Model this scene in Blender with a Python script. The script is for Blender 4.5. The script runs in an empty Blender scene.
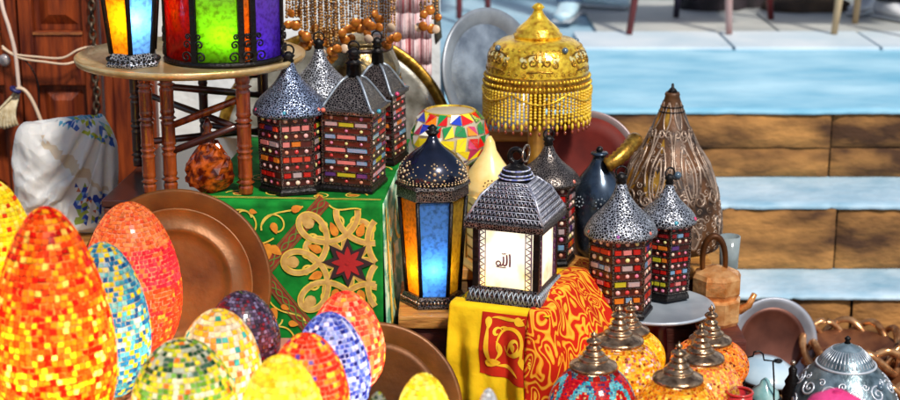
import bpy, bmesh, math, random
from mathutils import Vector, Matrix
S = bpy.context.scene
COL = S.collection
PI = math.pi
sin, cos, tan = math.sin, math.cos, math.tan
R = random.Random(7)

# ------------------------------------------------------------------ camera
H = 1.75; TH = math.radians(15); FP = 1600.0
cam_d = bpy.data.cameras.new('camera'); cam = bpy.data.objects.new('camera', cam_d); COL.objects.link(cam)
cam.location = (0, 0, H); cam.rotation_euler = (PI/2 - TH, 0, 0)
cam_d.sensor_width = 36; cam_d.lens = FP/900*36; cam_d.clip_end = 200; cam_d.clip_start = .05
cam_d.dof.use_dof = True; cam_d.dof.focus_distance = 3.55; cam_d.dof.aperture_fstop = 3.6
S.camera = cam

def W(px, py, Y):
    """point of the plane y = Y seen at a pixel of the 900x400 photograph"""
    a = (px-450)/FP; b = (200-py)/FP
    d = Vector((a, cos(TH)+b*sin(TH), -sin(TH)+b*cos(TH)))
    return Vector((0, 0, H)) + d*(Y/d.y)
def WZ(px, py, z):
    a = (px-450)/FP; b = (200-py)/FP
    d = Vector((a, cos(TH)+b*sin(TH), -sin(TH)+b*cos(TH)))
    return Vector((0, 0, H)) + d*((z-H)/d.z)
def row(z, Y):
    return 200 + FP*tan(math.atan2(H-z, Y)-TH)
class Fr:
    """local frame of a thing standing at height z, depth Y, centred on column px"""
    def __init__(s, px, z, Y):
        p = W(px, row(z, Y), Y)
        s.o = Vector((p.x, Y, z)); s.Y = Y; s.px = px
        s.dep = Y*cos(TH) + (H-z)*sin(TH); s.m = s.dep/FP
    def r(s, n): return n*s.m
    def z(s, py): return W(s.px, py, s.Y).z - s.o.z

# ------------------------------------------------------------------ colour and materials
def lin(c): return ((c+.055)/1.055)**2.4 if c > .04045 else c/12.92
def rgb(r, g, b): return (lin(r/255), lin(g/255), lin(b/255), 1)
MATS = {}
def mat(name, col, col2=None, scale=12, lo=.35, hi=.65, tex='noise', rough=.5, metal=0, bump=0, bscale=None, btex='noise',
        coat=0, emit=0, attr=False, trans=0, spec=.5, stretch=None, detail=4, bdist=.01, sheen=0):
    if name in MATS: return MATS[name]
    m = bpy.data.materials.new(name); m.use_nodes = True
    nt = m.node_tree; N = nt.nodes; L = nt.links
    p = N['Principled BSDF']; out = N['Material Output']
    p.inputs['Roughness'].default_value = rough; p.inputs['Metallic'].default_value = metal
    p.inputs['Coat Weight'].default_value = coat; p.inputs['Coat Roughness'].default_value = .08
    p.inputs['Specular IOR Level'].default_value = spec
    if sheen: p.inputs['Sheen Weight'].default_value = sheen
    tc = N.new('ShaderNodeTexCoord'); src = tc.outputs['Object']
    if stretch:
        mp = N.new('ShaderNodeMapping'); mp.inputs['Scale'].default_value = stretch
        L.new(src, mp.inputs['Vector']); src = mp.outputs['Vector']
    def texnode(kind, sc):
        if kind == 'noise':
            t = N.new('ShaderNodeTexNoise'); t.inputs['Scale'].default_value = sc; t.inputs['Detail'].default_value = detail
            o = t.outputs['Fac']
        elif kind == 'edge':
            t = N.new('ShaderNodeTexVoronoi'); t.feature = 'DISTANCE_TO_EDGE'; t.inputs['Scale'].default_value = sc; o = t.outputs['Distance']
        elif kind == 'voro':
            t = N.new('ShaderNodeTexVoronoi'); t.inputs['Scale'].default_value = sc; o = t.outputs['Distance']
        elif kind == 'wave':
            t = N.new('ShaderNodeTexWave'); t.inputs['Scale'].default_value = sc; t.inputs['Distortion'].default_value = 6
            t.inputs['Detail'].default_value = 3; o = t.outputs['Fac']
        L.new(src, t.inputs['Vector']); return o
    c_out = None
    if attr:
        a = N.new('ShaderNodeAttribute'); a.attribute_name = 'Col'; c_out = a.outputs['Color']
        if col2:
            f = texnode(tex, scale); mx = N.new('ShaderNodeMix'); mx.data_type = 'RGBA'; mx.blend_type = 'MULTIPLY'
            rp = N.new('ShaderNodeValToRGB'); rp.color_ramp.elements[0].position = lo; rp.color_ramp.elements[1].position = hi
            rp.color_ramp.elements[0].color = col2
            L.new(f, rp.inputs['Fac']); mx.inputs[0].default_value = 1
            L.new(c_out, mx.inputs[6]); L.new(rp.outputs['Color'], mx.inputs[7]); c_out = mx.outputs[2]
    elif col2:
        f = texnode(tex, scale)
        rp = N.new('ShaderNodeValToRGB'); e = rp.color_ramp.elements
        e[0].position = lo; e[1].position = hi; e[0].color = col; e[1].color = col2
        L.new(f, rp.inputs['Fac']); c_out = rp.outputs['Color']
    else:
        # a slight unevenness of the one colour
        f = texnode('noise', scale)
        rp = N.new('ShaderNodeValToRGB'); e = rp.color_ramp.elements
        e[0].position = .25; e[1].position = .8
        e[0].color = (col[0]*.78, col[1]*.78, col[2]*.78, 1); e[1].color = tuple(min(1, x*1.15) for x in col[:3])+(1,)
        L.new(f, rp.inputs['Fac']); c_out = rp.outputs['Color']
    if attr and emit > .3:
        dk = N.new('ShaderNodeMix'); dk.data_type = 'RGBA'; dk.blend_type = 'MULTIPLY'; dk.inputs[0].default_value = 1
        dk.inputs[7].default_value = (.30, .30, .30, 1); L.new(c_out, dk.inputs[6]); L.new(dk.outputs[2], p.inputs['Base Color'])
    else:
        L.new(c_out, p.inputs['Base Color'])
    if emit:
        L.new(c_out, p.inputs['Emission Color']); p.inputs['Emission Strength'].default_value = emit
    if bump:
        f = texnode(btex, bscale or scale*3); b = N.new('ShaderNodeBump')
        b.inputs['Strength'].default_value = bump; b.inputs['Distance'].default_value = bdist
        L.new(f, b.inputs['Height']); L.new(b.outputs['Normal'], p.inputs['Normal'])
    if trans:
        t = N.new('ShaderNodeBsdfTranslucent'); mx = N.new('ShaderNodeMixShader'); mx.inputs[0].default_value = trans
        L.new(c_out, t.inputs['Color']); L.new(p.outputs[0], mx.inputs[1]); L.new(t.outputs[0], mx.inputs[2])
        L.new(mx.outputs[0], out.inputs['Surface'])
    MATS[name] = m; return m

# ------------------------------------------------------------------ mesh builder
class MB:
    def __init__(s): s.v = []; s.f = []; s.mi = []; s.sm = []; s.c = []
    def add(s, vs, fs, mi=0, smooth=True, col=None, M=None):
        o = len(s.v)
        s.v += [tuple(M @ Vector(p)) if M is not None else tuple(p) for p in vs]
        for f in fs:
            s.f.append([o+i for i in f]); s.mi.append(mi); s.sm.append(smooth); s.c.append(col)
        return s
    def lathe(s, prof, n=32, mi=0, smooth=True, col=None, M=None, rot=0, cap=(True, True), sc=(1, 1)):
        vs = []; fs = []
        for r, z in prof:
            for k in range(n):
                a = rot+2*PI*k/n; vs.append((r*cos(a)*sc[0], r*sin(a)*sc[1], z))
        for i in range(len(prof)-1):
            for k in range(n):
                k2 = (k+1) % n; fs.append((i*n+k, i*n+k2, (i+1)*n+k2, (i+1)*n+k))
        if cap[0] and prof[0][0] > 1e-5: fs.append(tuple(range(n))[::-1])
        if cap[1] and prof[-1][0] > 1e-5: fs.append(tuple((len(prof)-1)*n+k for k in range(n)))
        return s.add(vs, fs, mi, smooth, col, M)
    def box(s, c, d, mi=0, col=None, M=None, taper=1):
        x, y, z = c; a, b, h = d[0]/2, d[1]/2, d[2]/2
        vs = [(x-a, y-b, z-h), (x+a, y-b, z-h), (x+a, y+b, z-h), (x-a, y+b, z-h)]
        a *= taper; b *= taper
        vs += [(x-a, y-b, z+h), (x+a, y-b, z+h), (x+a, y+b, z+h), (x-a, y+b, z+h)]
        return s.add(vs, [(3, 2, 1, 0), (4, 5, 6, 7), (0, 1, 5, 4), (1, 2, 6, 5), (2, 3, 7, 6), (3, 0, 4, 7)], mi, False, col, M)
    def tube(s, pts, r, n=8, mi=0, closed=False, col=None, M=None, flat=1):
        P = [Vector(p) for p in pts]; m = len(P); vs = []; fs = []
        rr = r if isinstance(r, (list, tuple)) else [r]*m
        up = None
        for i in range(m):
            if closed: t = P[(i+1) % m]-P[i-1]
            else: t = P[min(i+1, m-1)]-P[max(i-1, 0)]
            t.normalize()
            if up is None:
                up = Vector((0, 0, 1)) if abs(t.z) < .9 else Vector((1, 0, 0))
            a = t.cross(up)
            if a.length < 1e-6: a = t.cross(Vector((0, 1, 0.1)))
            a.normalize(); b = a.cross(t).normalized(); up = b
            for k in range(n):
                w = 2*PI*k/n; vs.append(P[i]+a*cos(w)*rr[i]+b*sin(w)*rr[i]*flat)
        for i in range(m if closed else m-1):
            j = (i+1) % m
            for k in range(n):
                k2 = (k+1) % n; fs.append((i*n+k, i*n+k2, j*n+k2, j*n+k))
        if not closed:
            fs.append(tuple(range(n))[::-1]); fs.append(tuple((m-1)*n+k for k in range(n)))
        return s.add(vs, fs, mi, True, col, M)
    def ball(s, c, r, n=12, m=7, mi=0, col=None, sc=(1, 1, 1), M=None):
        prof = [(r*sin(PI*i/m), -r*cos(PI*i/m)) for i in range(m+1)]
        prof[0] = (r*.02, -r); prof[-1] = (r*.02, r)
        T = Matrix.Translation(c) @ Matrix.Diagonal((*sc, 1))
        return s.lathe(prof, n, mi, True, col, (M @ T) if M is not None else T)
    def ring(s, c, R_, r, M=None, n=24, k=8, mi=0, sc=(1, 1, 1)):
        pts = [(R_*cos(2*PI*i/n)*sc[0], R_*sin(2*PI*i/n)*sc[1], 0) for i in range(n)]
        T = Matrix.Translation(c)
        return s.tube(pts, r, k, mi, True, None, T @ M if M is not None else T)
    def grid(s, fn, nu, nv, mi=0, col=None, flip=False, smooth=True):
        vs = [fn(i/nu, j/nv) for j in range(nv+1) for i in range(nu+1)]
        fs = []
        for j in range(nv):
            for i in range(nu):
                a = j*(nu+1)+i; q = (a, a+1, a+nu+2, a+nu+1); fs.append(q[::-1] if flip else q)
        return s.add(vs, fs, mi, smooth, col)
    def ribbon(s, pts, w, surf, off=.0012, mi=0, taper=False, closed=False):
        """flat band along a 2-D curve laid on surf(u, v)"""
        P = [Vector((p[0], p[1])) for p in pts]; m = len(P); vs = []; fs = []
        for i in range(m):
            if closed: t = P[(i+1) % m]-P[i-1]
            else: t = P[min(i+1, m-1)]-P[max(i-1, 0)]
            if t.length < 1e-9: t = Vector((1, 0))
            t.normalize(); nn = Vector((-t.y, t.x))
            ww = w/2*(max(.12, sin(PI*(i+.3)/(m-.4))) if taper else 1)
            for sg in (-1, 1):
                q = P[i]+nn*ww*sg; vs.append(spt(surf, q.x, q.y, off))
        for i in range(m if closed else m-1):
            j = (i+1) % m; fs.append((2*i, 2*i+1, 2*j+1, 2*j))
        return s.add(vs, fs, mi, True)
    def patch(s, pts, surf, off=.0012, mi=0):
        c = Vector((sum(p[0] for p in pts)/len(pts), sum(p[1] for p in pts)/len(pts)))
        vs = [spt(surf, c.x, c.y, off)]+[spt(surf, p[0], p[1], off) for p in pts]
        n = len(pts); return s.add(vs, [(0, 1+i, 1+(i+1) % n) for i in range(n)], mi, True)
    def build(s, name, mats, parent=None, loc=(0, 0, 0), rot=(0, 0, 0), bevel=0, recalc=True, solid=0, sub=0):
        me = bpy.data.meshes.new(name); me.from_pydata(s.v, [], s.f)
        for m in (mats if isinstance(mats, (list, tuple)) else [mats]): me.materials.append(m)
        me.polygons.foreach_set('material_index', s.mi); me.polygons.foreach_set('use_smooth', s.sm)
        if any(c is not None for c in s.c):
            at = me.color_attributes.new('Col', 'FLOAT_COLOR', 'CORNER'); buf = []
            for p, c in zip(me.polygons, s.c): buf += list(c or (.5, .5, .5, 1))*p.loop_total
            at.data.foreach_set('color', buf)
        if recalc:
            b = bmesh.new(); b.from_mesh(me); bmesh.ops.recalc_face_normals(b, faces=b.faces)
            if bevel: bmesh.ops.bevel(b, geom=list(b.edges), offset=bevel, segments=2, affect='EDGES', profile=.6, material=-1)
            b.to_mesh(me); b.free()
        o = bpy.data.objects.new(name, me); COL.objects.link(o)
        o.location = loc; o.rotation_euler = rot
        if parent: o.parent = parent
        if solid:
            q = o.modifiers.new('thickness', 'SOLIDIFY'); q.thickness = solid; q.offset = 0
        if sub:
            q = o.modifiers.new('smooth', 'SUBSURF'); q.levels = sub; q.render_levels = sub
        return o
def spt(surf, u, v, off):
    p = Vector(surf(u, v)); e = 1e-3
    n = (Vector(surf(u+e, v))-p).cross(Vector(surf(u, v+e))-p)
    if n.length < 1e-12: return p
    return p+n.normalized()*off
def thing(name, label, cat, loc, rotz=0, group=None):
    o = bpy.data.objects.new(name, None); COL.objects.link(o); o.empty_display_size = .05
    o.location = loc; o.rotation_euler = (0, 0, rotz); return tag(o, label, cat, group)
def tag(o, label, cat, group=None):
    o['label'] = label; o['category'] = cat
    if group: o['group'] = group
    return o
def struct(o): o['kind'] = 'structure'; return o
def lamp_light(parent, loc, power, col=(1, .8, .5), r=.012):
    d = bpy.data.lights.new('bulb_light', 'POINT'); d.energy = power; d.color = col; d.shadow_soft_size = r
    o = bpy.data.objects.new('bulb_light', d); COL.objects.link(o); o.parent = parent; o.location = loc
    return o
def spiral(cx, cy, r0, turns, start=0, sgn=1, n=26, rend=.15):
    return [(cx+r0*(1-(1-rend)*i/n)*cos(start+sgn*2*PI*turns*i/n), cy+r0*(1-(1-rend)*i/n)*sin(start+sgn*2*PI*turns*i/n)) for i in range(n+1)]
def bez(p0, p1, p2, p3, n=14):
    r = []
    for i in range(n+1):
        t = i/n; a = (1-t)**3; b = 3*t*(1-t)**2; c = 3*t*t*(1-t); d = t**3
        r.append(tuple(a*p0[k]+b*p1[k]+c*p2[k]+d*p3[k] for k in range(len(p0))))
    return r
def leaf(cx, cy, l, w, ang):
    pts = []
    for i in range(12):
        t = i/12*2*PI; x = l/2*cos(t); y = w/2*sin(t)*(1-.5*cos(t))*abs(sin(t))**.3
        pts.append((cx+x*cos(ang)-y*sin(ang), cy+x*sin(ang)+y*cos(ang)))
    return pts

# ------------------------------------------------------------------ materials
M_black = mat('black_iron', (.012, .010, .010, 1), rough=.35, metal=.6, bump=.3, bscale=160, spec=.5)
M_darkbody = mat('dark_lacquer', (.025, .006, .006, 1), (.09, .012, .010, 1), scale=60, rough=.3, coat=.3)
M_filig = mat('silver_filigree', (.50, .52, .58, 1), (.008, .008, .012, 1), scale=160, tex='edge', lo=.045, hi=.115, rough=.35, metal=.55, bump=.6, bscale=150, btex='edge', bdist=.003)
M_filig_blue = mat('blue_grey_filigree', (.36, .44, .62, 1), (.006, .008, .022, 1), scale=175, tex='edge', lo=.045, hi=.12, rough=.3, metal=.6, bump=.6, bscale=165, btex='edge', bdist=.003)
M_filig_dk = mat('dark_filigree', (.30, .25, .22, 1), (.006, .004, .005, 1), scale=190, tex='edge', lo=.03, hi=.10, rough=.3, metal=.7, bump=.5, bscale=190, btex='edge', bdist=.002)
M_stone = mat('glass_stone', (1, 1, 1, 1), attr=True, rough=.12, coat=.6)
M_tile = mat('lit_mosaic_tile', (1, 1, 1, 1), (.62, .55, .5, 1), scale=90, lo=.3, hi=.6, attr=True, rough=.2, coat=.12, spec=.3, emit=.36, trans=.6)
M_tile_dim = mat('mosaic_tile', (1, 1, 1, 1), (.55, .5, .45, 1), scale=90, lo=.3, hi=.6, attr=True, rough=.14, coat=.3, emit=.12, trans=.5)
M_tile_dark = mat('unlit_mosaic_tile', (1, 1, 1, 1), attr=True, rough=.2, coat=.5)
def grout(n, c, e=.25): return mat('grout_'+n, c, rough=.6, emit=e*.6, trans=.35)
M_gold = mat('polished_gold', (.42, .17, .008, 1), (1.0, .66, .05, 1), scale=60, lo=.3, hi=.58, rough=.2, metal=.55, bump=.5, bscale=150, detail=8, bdist=.003)
M_gold_dk = mat('aged_gold', (.20, .09, .012, 1), (.55, .30, .04, 1), scale=70, rough=.32, metal=.8, bump=.3, bscale=200, bdist=.002)
M_bead = mat('amber_bead', (.90, .50, .015, 1), (1.0, .72, .05, 1), scale=60, rough=.2, coat=.3, trans=.15)
M_brass = mat('worn_brass', (.16, .09, .05, 1), (.60, .47, .36, 1), scale=55, rough=.27, metal=.9, bump=.25, bscale=90, bdist=.003)
M_copper = mat('brown_copper', (.04, .012, .003, 1), (.19, .062, .008, 1), scale=7, lo=.3, hi=.7, rough=.46, metal=.3, bump=.13, bscale=45, spec=.3, detail=9)
M_copper_hi = mat('bright_copper', (.58, .21, .05, 1), (.92, .50, .20, 1), scale=30, rough=.22, metal=.45, bump=.2, bscale=90)
M_silver = mat('aged_silver', (.15, .18, .22, 1), (.42, .47, .52, 1), scale=14, rough=.38, metal=.6, bump=.4, bscale=140, bdist=.003)
M_silver_hi = mat('bright_silver', (.55, .58, .64, 1), (.75, .78, .82, 1), scale=14, rough=.3, metal=.5)
M_wood = mat('red_brown_wood', (.07, .009, .003, 1), (.26, .045, .008, 1), scale=8, stretch=(6, 6, .7), rough=.5, bump=.25, bscale=30, coat=.06, spec=.25)
M_wood_hi = mat('worn_wood', (.16, .035, .008, 1), (.40, .14, .03, 1), scale=14, stretch=(1, 4, 4), rough=.5, bump=.4, bscale=50)
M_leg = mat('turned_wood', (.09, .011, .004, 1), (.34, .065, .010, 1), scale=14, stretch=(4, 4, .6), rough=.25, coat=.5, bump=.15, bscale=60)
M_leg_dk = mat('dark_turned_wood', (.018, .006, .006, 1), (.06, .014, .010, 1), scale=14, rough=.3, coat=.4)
M_board = mat('orange_wood', (.30, .11, .02, 1), (.60, .28, .06, 1), scale=10, stretch=(1, 7, 7), rough=.5, bump=.3, bscale=40)
M_crate = mat('dark_red_board', (.055, .010, .006, 1), (.13, .022, .010, 1), scale=8, stretch=(1, 5, 5), rough=.6, bump=.3, bscale=40)
M_plaster = mat('pale_plaster', (.70, .74, .76, 1), (.88, .88, .86, 1), scale=5, rough=.85, bump=.5, bscale=30)
M_cord = mat('beige_cord', (.62, .46, .32, 1), rough=.5)

# ------------------------------------------------------------------ setting
o = MB().add([(-30, -4, 0), (30, -4, 0), (30, 60, 0), (-30, 60, 0)], [(0, 1, 2, 3)], 0, False).build(
    'ground', mat('dusty_ground', (.06, .045, .035, 1), (.16, .12, .09, 1), scale=3, rough=.9, bump=.4, bscale=25)); struct(o)
M_tread = mat('sky_tinted_stone', (.17, .45, .62, 1), (.46, .72, .84, 1), scale=4.2, lo=.3, hi=.75, rough=.65, bump=.45, bscale=14, detail=9, bdist=.012, stretch=(.8, 1.3, 1.3))  # blue of the skylight is put into the tread colour
M_riser = mat('brown_sandstone', (.060, .022, .006, 1), (.46, .21, .055, 1), scale=4.5, lo=.36, hi=.66, rough=.9, bump=.5, bscale=24, detail=9, stretch=(1, 1, 2.4), bdist=.02)
M_slab = mat('pale_slab', (.48, .60, .68, 1), (.66, .72, .76, 1), scale=3, rough=.6, bump=.3, bscale=25, detail=8)
M_floor = mat('paving_stone', (.30, .32, .32, 1), (.50, .50, .47, 1), scale=2.5, rough=.75, bump=.4, bscale=20, detail=8)
M_floorb = mat('blue_paving', (.20, .38, .50, 1), (.38, .55, .66, 1), scale=2.5, rough=.7, bump=.4, bscale=20, detail=8)
M_joint = mat('dark_joint', (.055, .035, .022, 1), rough=.9)
XS0, XS1 = -.02, 5.2
steps = [(4.60, 0.0, .220), (4.85, .220, .434), (5.197, .434, .666)]
ends = [4.85, 5.197, 6.33]
mb = MB(); jr = random.Random(3)
for i, ((Y0, z0, z1), Ye) in enumerate(zip(steps, ends)):
    # riser of separate sandstone blocks, then the tread slabs standing a little proud
    x = XS0
    cuts = [XS0]
    base = [1.22, 1.22, 1.27][i]
    for xx in (.45, base, 1.95, 2.8, 3.6, 4.4): cuts.append(xx+jr.uniform(-.04, .04) if xx != base else xx)
    cuts.append(XS1)
    def course(x0, x1, za, zb2):
        # one rough faced stone
        nx2, nz2 = max(4, int((x1-x0)/.025)), max(3, int((zb2-za)/.02)); dp = jr.uniform(-.008, .008); sd2 = jr.uniform(0, 50)
        from mathutils import noise as nz3
        def ff(u, v):
            e = min(u*(x1-x0), (1-u)*(x1-x0), v*(zb2-za), (1-v)*(zb2-za)); x = x0+.003+(x1-x0-.006)*u; z = za+.002+(zb2-za-.004)*v
            q = nz3.noise(Vector((x*9+sd2, 3, z*22)))*.006+nz3.noise(Vector((x*30+sd2, 7, z*50)))*.003
            return (x, Y0+dp+q+.012*max(0, 1-e/.012), z)
        mb.grid(ff, nx2, nz2, 1)
    for a, b in zip(cuts[:-1], cuts[1:]):
        if i == 2:
            zm2 = z0+(z1-.012-z0)*.46; xm = a+(b-a)*jr.uniform(.35, .65)
            course(a, b, zm2, z1-.012); course(a, xm, z0, zm2); course(xm, b, z0, zm2)
        else: course(a, b, z0, z1-.012)
    mb.box(((XS0+XS1)/2, Y0+.075, (z0+z1-.03)/2), (XS1-XS0, .09, z1-.014-z0), 2)
    tc_ = [XS0, XS1]
    for a, b in zip(tc_[:-1], tc_[1:]):
        nx_ = int((b-a)/.02); vs = []; fs = []
        wob = 0
        for k in range(nx_+1):
            x = a+.002+(b-a-.004)*k/nx_
            wob = wob*.75+jr.uniform(-.004, .004); chip = .012 if jr.random() < .04 else 0
            yf = Y0-.010+wob+chip
            vs += [(x, yf+.004, z1-.013), (x, yf, z1-.005+wob*.2), (x, yf+.005, z1+wob*.25-chip*.3), (x, yf+.06, z1), (x, Ye+.05, z1)]
        for k in range(nx_):
            for q in range(4): fs.append((5*k+q, 5*k+5+q, 5*k+6+q, 5*k+1+q))
        mb.add(vs, fs, 0 if i == 2 else 3, True)
M_tread2 = mat('pale_sky_tinted_stone', (.24, .43, .56, 1), (.56, .70, .79, 1), scale=6, lo=.3, hi=.7, rough=.65, bump=.45, bscale=30, detail=9)  # lower treads, paler, with the skylight's blue in the colour too
o = mb.build('steps', [M_tread, M_riser, M_joint, M_tread2], recalc=True); struct(o)
o = MB().box(((XS0+XS1)/2, 11.2, .33), (XS1-XS0+6, 9.7, .664), 0).build('upper_pavement', M_floorb); struct(o)
# paving of the landing above: slabs with joints
mb = MB()
y = 6.36; r_i = 0
while y < 9.5:
    d = [.42, .55, .6, .62, .7, .7][min(r_i, 5)]
    x = .52+.1*(r_i % 2)
    while x < 5:
        w = jr.uniform(.55, .8); mb.box((x+w/2, y+d/2, .6725), (w-.012, d-.012, .013+jr.uniform(0, .003)), 0 if r_i else 1); x += w
    y += d; r_i += 1
o = mb.build('pavement', [M_floor, M_slab], bevel=.004); struct(o)
# wall between the shutters and the steps
wt = thing('plaster_wall', 'pale plastered wall behind the turned legs of the tray table', 'wall', (-.70, 4.85, 0))
MB().box((0, 0, 1.3), (1.34, .3, 2.6), 0).build('wall_body', M_plaster, wt)
wf = thing('plaster_wall', 'pale wall closing the far side of the upper pavement', 'wall', (1.5, 11.5, 0))
MB().box((0, 0, 2.3), (14, .3, 4.6), 0).build('wall_body', M_plaster, wf)

# ------------------------------------------------------------------ left shutters
def shutter(px0, px1, label, panels):
    Y = 4.5; a = W(px0, 60, Y).x; b = W(px1, 60, Y).x; w = b-a-.006; t = thing('wooden_shutter', label, 'shutter', ((a+b)/2, Y, 0), 0, 'wooden shutter leaves')
    zt = 2.15; st = min(.045, w*.18)
    zs = [W(60, p, Y).z for p in panels]     # panel edges, alternately top / bottom, going down
    edges = [zt]+zs+[0.02]
    f = MB()
    f.box((-w/2+st/2, 0, zt/2+.01), (st, .045, zt-.02)); f.box((w/2-st/2, 0, zt/2+.01), (st, .045, zt-.02))
    for k in range(0, len(edges), 2):
        if k+1 < len(edges):
            f.box((0, 0, (edges[k]+edges[k+1])/2), (w-2*st-.001, .044, edges[k]-edges[k+1]))
    f.build('frame', M_wood, t, bevel=.003)
    for k in range(1, len(edges)-1, 2):
        z1, z0 = edges[k], edges[k+1]; ww = w-2*st
        p = MB(); p.box((0, .010, (z0+z1)/2), (ww-.002, .012, z1-z0-.002))
        p.add([(-ww/2+.016, .004, z0+.016), (ww/2-.016, .004, z0+.016), (ww/2-.016, .004, z1-.016), (-ww/2+.016, .004, z1-.016),
               (-ww/2+.045, -.014, z0+.045), (ww/2-.045, -.014, z0+.045), (ww/2-.045, -.014, z1-.045), (-ww/2+.045, -.014, z1-.045)],
              [(4, 5, 6, 7), (0, 1, 5, 4), (1, 2, 6, 5), (2, 3, 7, 6), (3, 0, 4, 7)], 0, False)
        p.build('panel', M_wood, t)
        e = MB(); e.box((0, -.0245, z0-.006), (ww, .006, .007)); e.build('worn_edge', M_wood_hi, t)
    return t
shutter(-78, 22, 'reddish brown shutter leaf behind the hanging white cord', [-330, -150, -140, 30, 84, 190, 230, 420])
shutter(22, 101, 'reddish brown shutter leaf with worn panel edge above the plastic bag', [-330, -150, -140, 30, 84, 190, 230, 420])
shutter(103, 156, 'plain dark red shutter leaf just left of the tray table legs', [-330, -150, -130, -20, 250, 420])
# chain down the shutter edge
ch = thing('hanging_chain', 'dark twisted chain hanging down the edge of the brown shutter', 'chain', W(102, 190, 4.46))
mb = MB(); zt = 2.1-ch.location.z; k = 0; z = 0
while z < zt:
    Mx = Matrix.Rotation(PI/2, 4, 'X') @ Matrix.Rotation(0, 4, 'Z')
    if k % 2: Mx = Matrix.Rotation(PI/2, 4, 'Z') @ Mx
    mb.ring((.002*sin(k), 0, z), .011, .0035, Mx, 12, 6, 0, (.75, 1.25, 1)); z += .0205; k += 1
mb.build('links', mat('chain_iron', (.015, .012, .010, 1), (.20, .14, .09, 1), scale=60, rough=.4, metal=.7), ch)
MB().box((0, 0.016, zt), (.03, .03, .02)).build('hook_plate', M_black, ch)
# cords
def cord(name, label, pts, r, m, Y=4.42):
    P = [W(p[0], p[1], p[2] if len(p) > 2 else Y) for p in pts]
    dense = []
    for i in range(len(P)-1):
        p0 = P[max(i-1, 0)]; p1 = P[i]; p2 = P[i+1]; p3 = P[min(i+2, len(P)-1)]
        for k in range(8):
            t = k/8; dense.append(.5*((2*p1)+(p2-p0)*t+(2*p0-5*p1+4*p2-p3)*t*t+(3*p1-p0-3*p2+p3)*t**3))
    dense.append(P[-1])
    return tag(MB().tube(dense, r, 8).build(name, m), label, 'cord')
cord('cord', 'thick white cord hanging down the left edge of the shutters', [(-6, -60), (1, 0), (9, 28), (15, 52), (18, 78), (19, 90)], .0058, mat('white_cord', (.72, .55, .45, 1), rough=.5))
cord('cord', 'upper beige wire sagging across the shutter to the tray', [(2, 46, 4.43), (14, 54), (38, 57), (62, 58), (78, 50), (90, 47), (104, 49, 4.2), (112, 54, 3.86)], .0033, M_cord)
cord('cord', 'lower beige wire dipping across the shutter to the tray', [(2, 48, 4.42), (20, 58), (45, 62), (66, 64), (82, 59), (100, 55, 4.2), (114, 58, 3.84)], .0033, M_cord)
cord('cord', 'thin dark wire hanging in front of the lower shutter panel', [(20, 56, 4.44), (30, 66), (37, 80), (39, 95), (38, 120)], .0022, M_black)
tb = thing('cord_bundle', 'bundled loop of beige straps with blue tie hanging by the shutter', 'strap bundle', W(13, 118, 4.42))
F0 = .0029
mb = MB()
for k in range(9):
    a = k/8-.5
    mb.tube(bez((.018, -.005*k % 3*.01, .085), (.01+a*.02, -.012, .05), (-.03+a*.05, -.015, .02), (-.025+a*.075, -.008, -.03+.02*abs(a))), [.006]*15, 6, flat=.5)
mb.build('straps', mat('pale_strap', (.45, .34, .18, 1), (.72, .62, .42, 1), scale=60, rough=.7), tb)
mb = MB(); mb.tube(bez((.018, -.008, .085), (.05, -.01, .10), (.07, -.01, .03), (.085, -.01, -.02)), .0055, 6); mb.build('loose_strap', M_cord, tb)
mb = MB(); mb.ring((.015, -.008, .082), .012, .006, Matrix.Rotation(.5, 4, 'Y'), 14, 6); mb.build('tie', mat('dark_blue_tie', (.015, .015, .10, 1), rough=.5), tb)
tag(MB().lathe([(.004, 0), (.016, .001), (.018, .006), (.012, .012), (.003, .013)], 14).build('shutter_knob', mat('grey_knob', (.4, .36, .36, 1), rough=.3, metal=.3), None, W(5, 60, 4.475), (PI/2, 0, 0)), 'small round grey knob on the leftmost shutter', 'knob')

# ------------------------------------------------------------------ plain furniture that carries the stock
def bench(name, label, x0, x1, y0, y1, z, cat='bench', mt=None, mbod=None, th=.03, legs=False):
    t = thing(name, label, cat, ((x0+x1)/2, (y0+y1)/2, 0)); w = x1-x0; d = y1-y0
    MB().box((0, 0, z-th/2), (w, d, th)).build('top_board', mt or M_board, t, bevel=.004)
    b = MB()
    n = max(2, int((z-th)/.11)); hh = (z-th-.002)/n
    for k in range(n): b.box((0, 0, hh*(k+.5)+.001), (w-.03, d-.03, hh-.004))
    b.box((0, 0, (z-th)/2), (w-.04, d-.04, z-th-.004))
    b.build('side_boards', mbod or M_crate, t, bevel=.002); return t
TZ = .62
xa = WZ(366, 390, TZ).x
bench('display_table', 'low wooden display table under the glowing egg lamps', -1.05, xa, 2.2, 3.12, TZ, 'table', mat('pinkish_table_top', (.35, .13, .07, 1), (.55, .25, .16, 1), scale=9, rough=.5, bump=.2, bscale=60))
bench('display_table', 'narrow front table under the small pale egg tops', xa+.004, .16, 2.2, 2.62, TZ, 'table')
bench('wooden_crate', 'dark crate under the large leaning copper tray', -.86, -.40, 3.14, 3.46, .48, 'crate')
bench('wooden_crate', 'low dark crate under the brown tray below the wooden shelf', -.33, .0, 3.13, 3.38, .245, 'crate')
bench('wooden_stool', 'orange edged wooden shelf board under the lit blue paned lantern', -.118, .042, 3.44, 3.70, .555, 'shelf')
bench('wooden_bench', 'long low bench behind the lit lanterns', -.10, .66, 3.80, 4.30, .555, 'bench')
bench('wooden_crate', 'crate under the copper pot beside the plate stand', .605, .712, 3.62, 4.0, .43, 'crate', M_crate)
TC = .44
bench('display_table', 'low table under the front globe lamps with brass caps', .185, .60, 2.72, 3.19, TC, 'table', M_crate)
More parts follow.
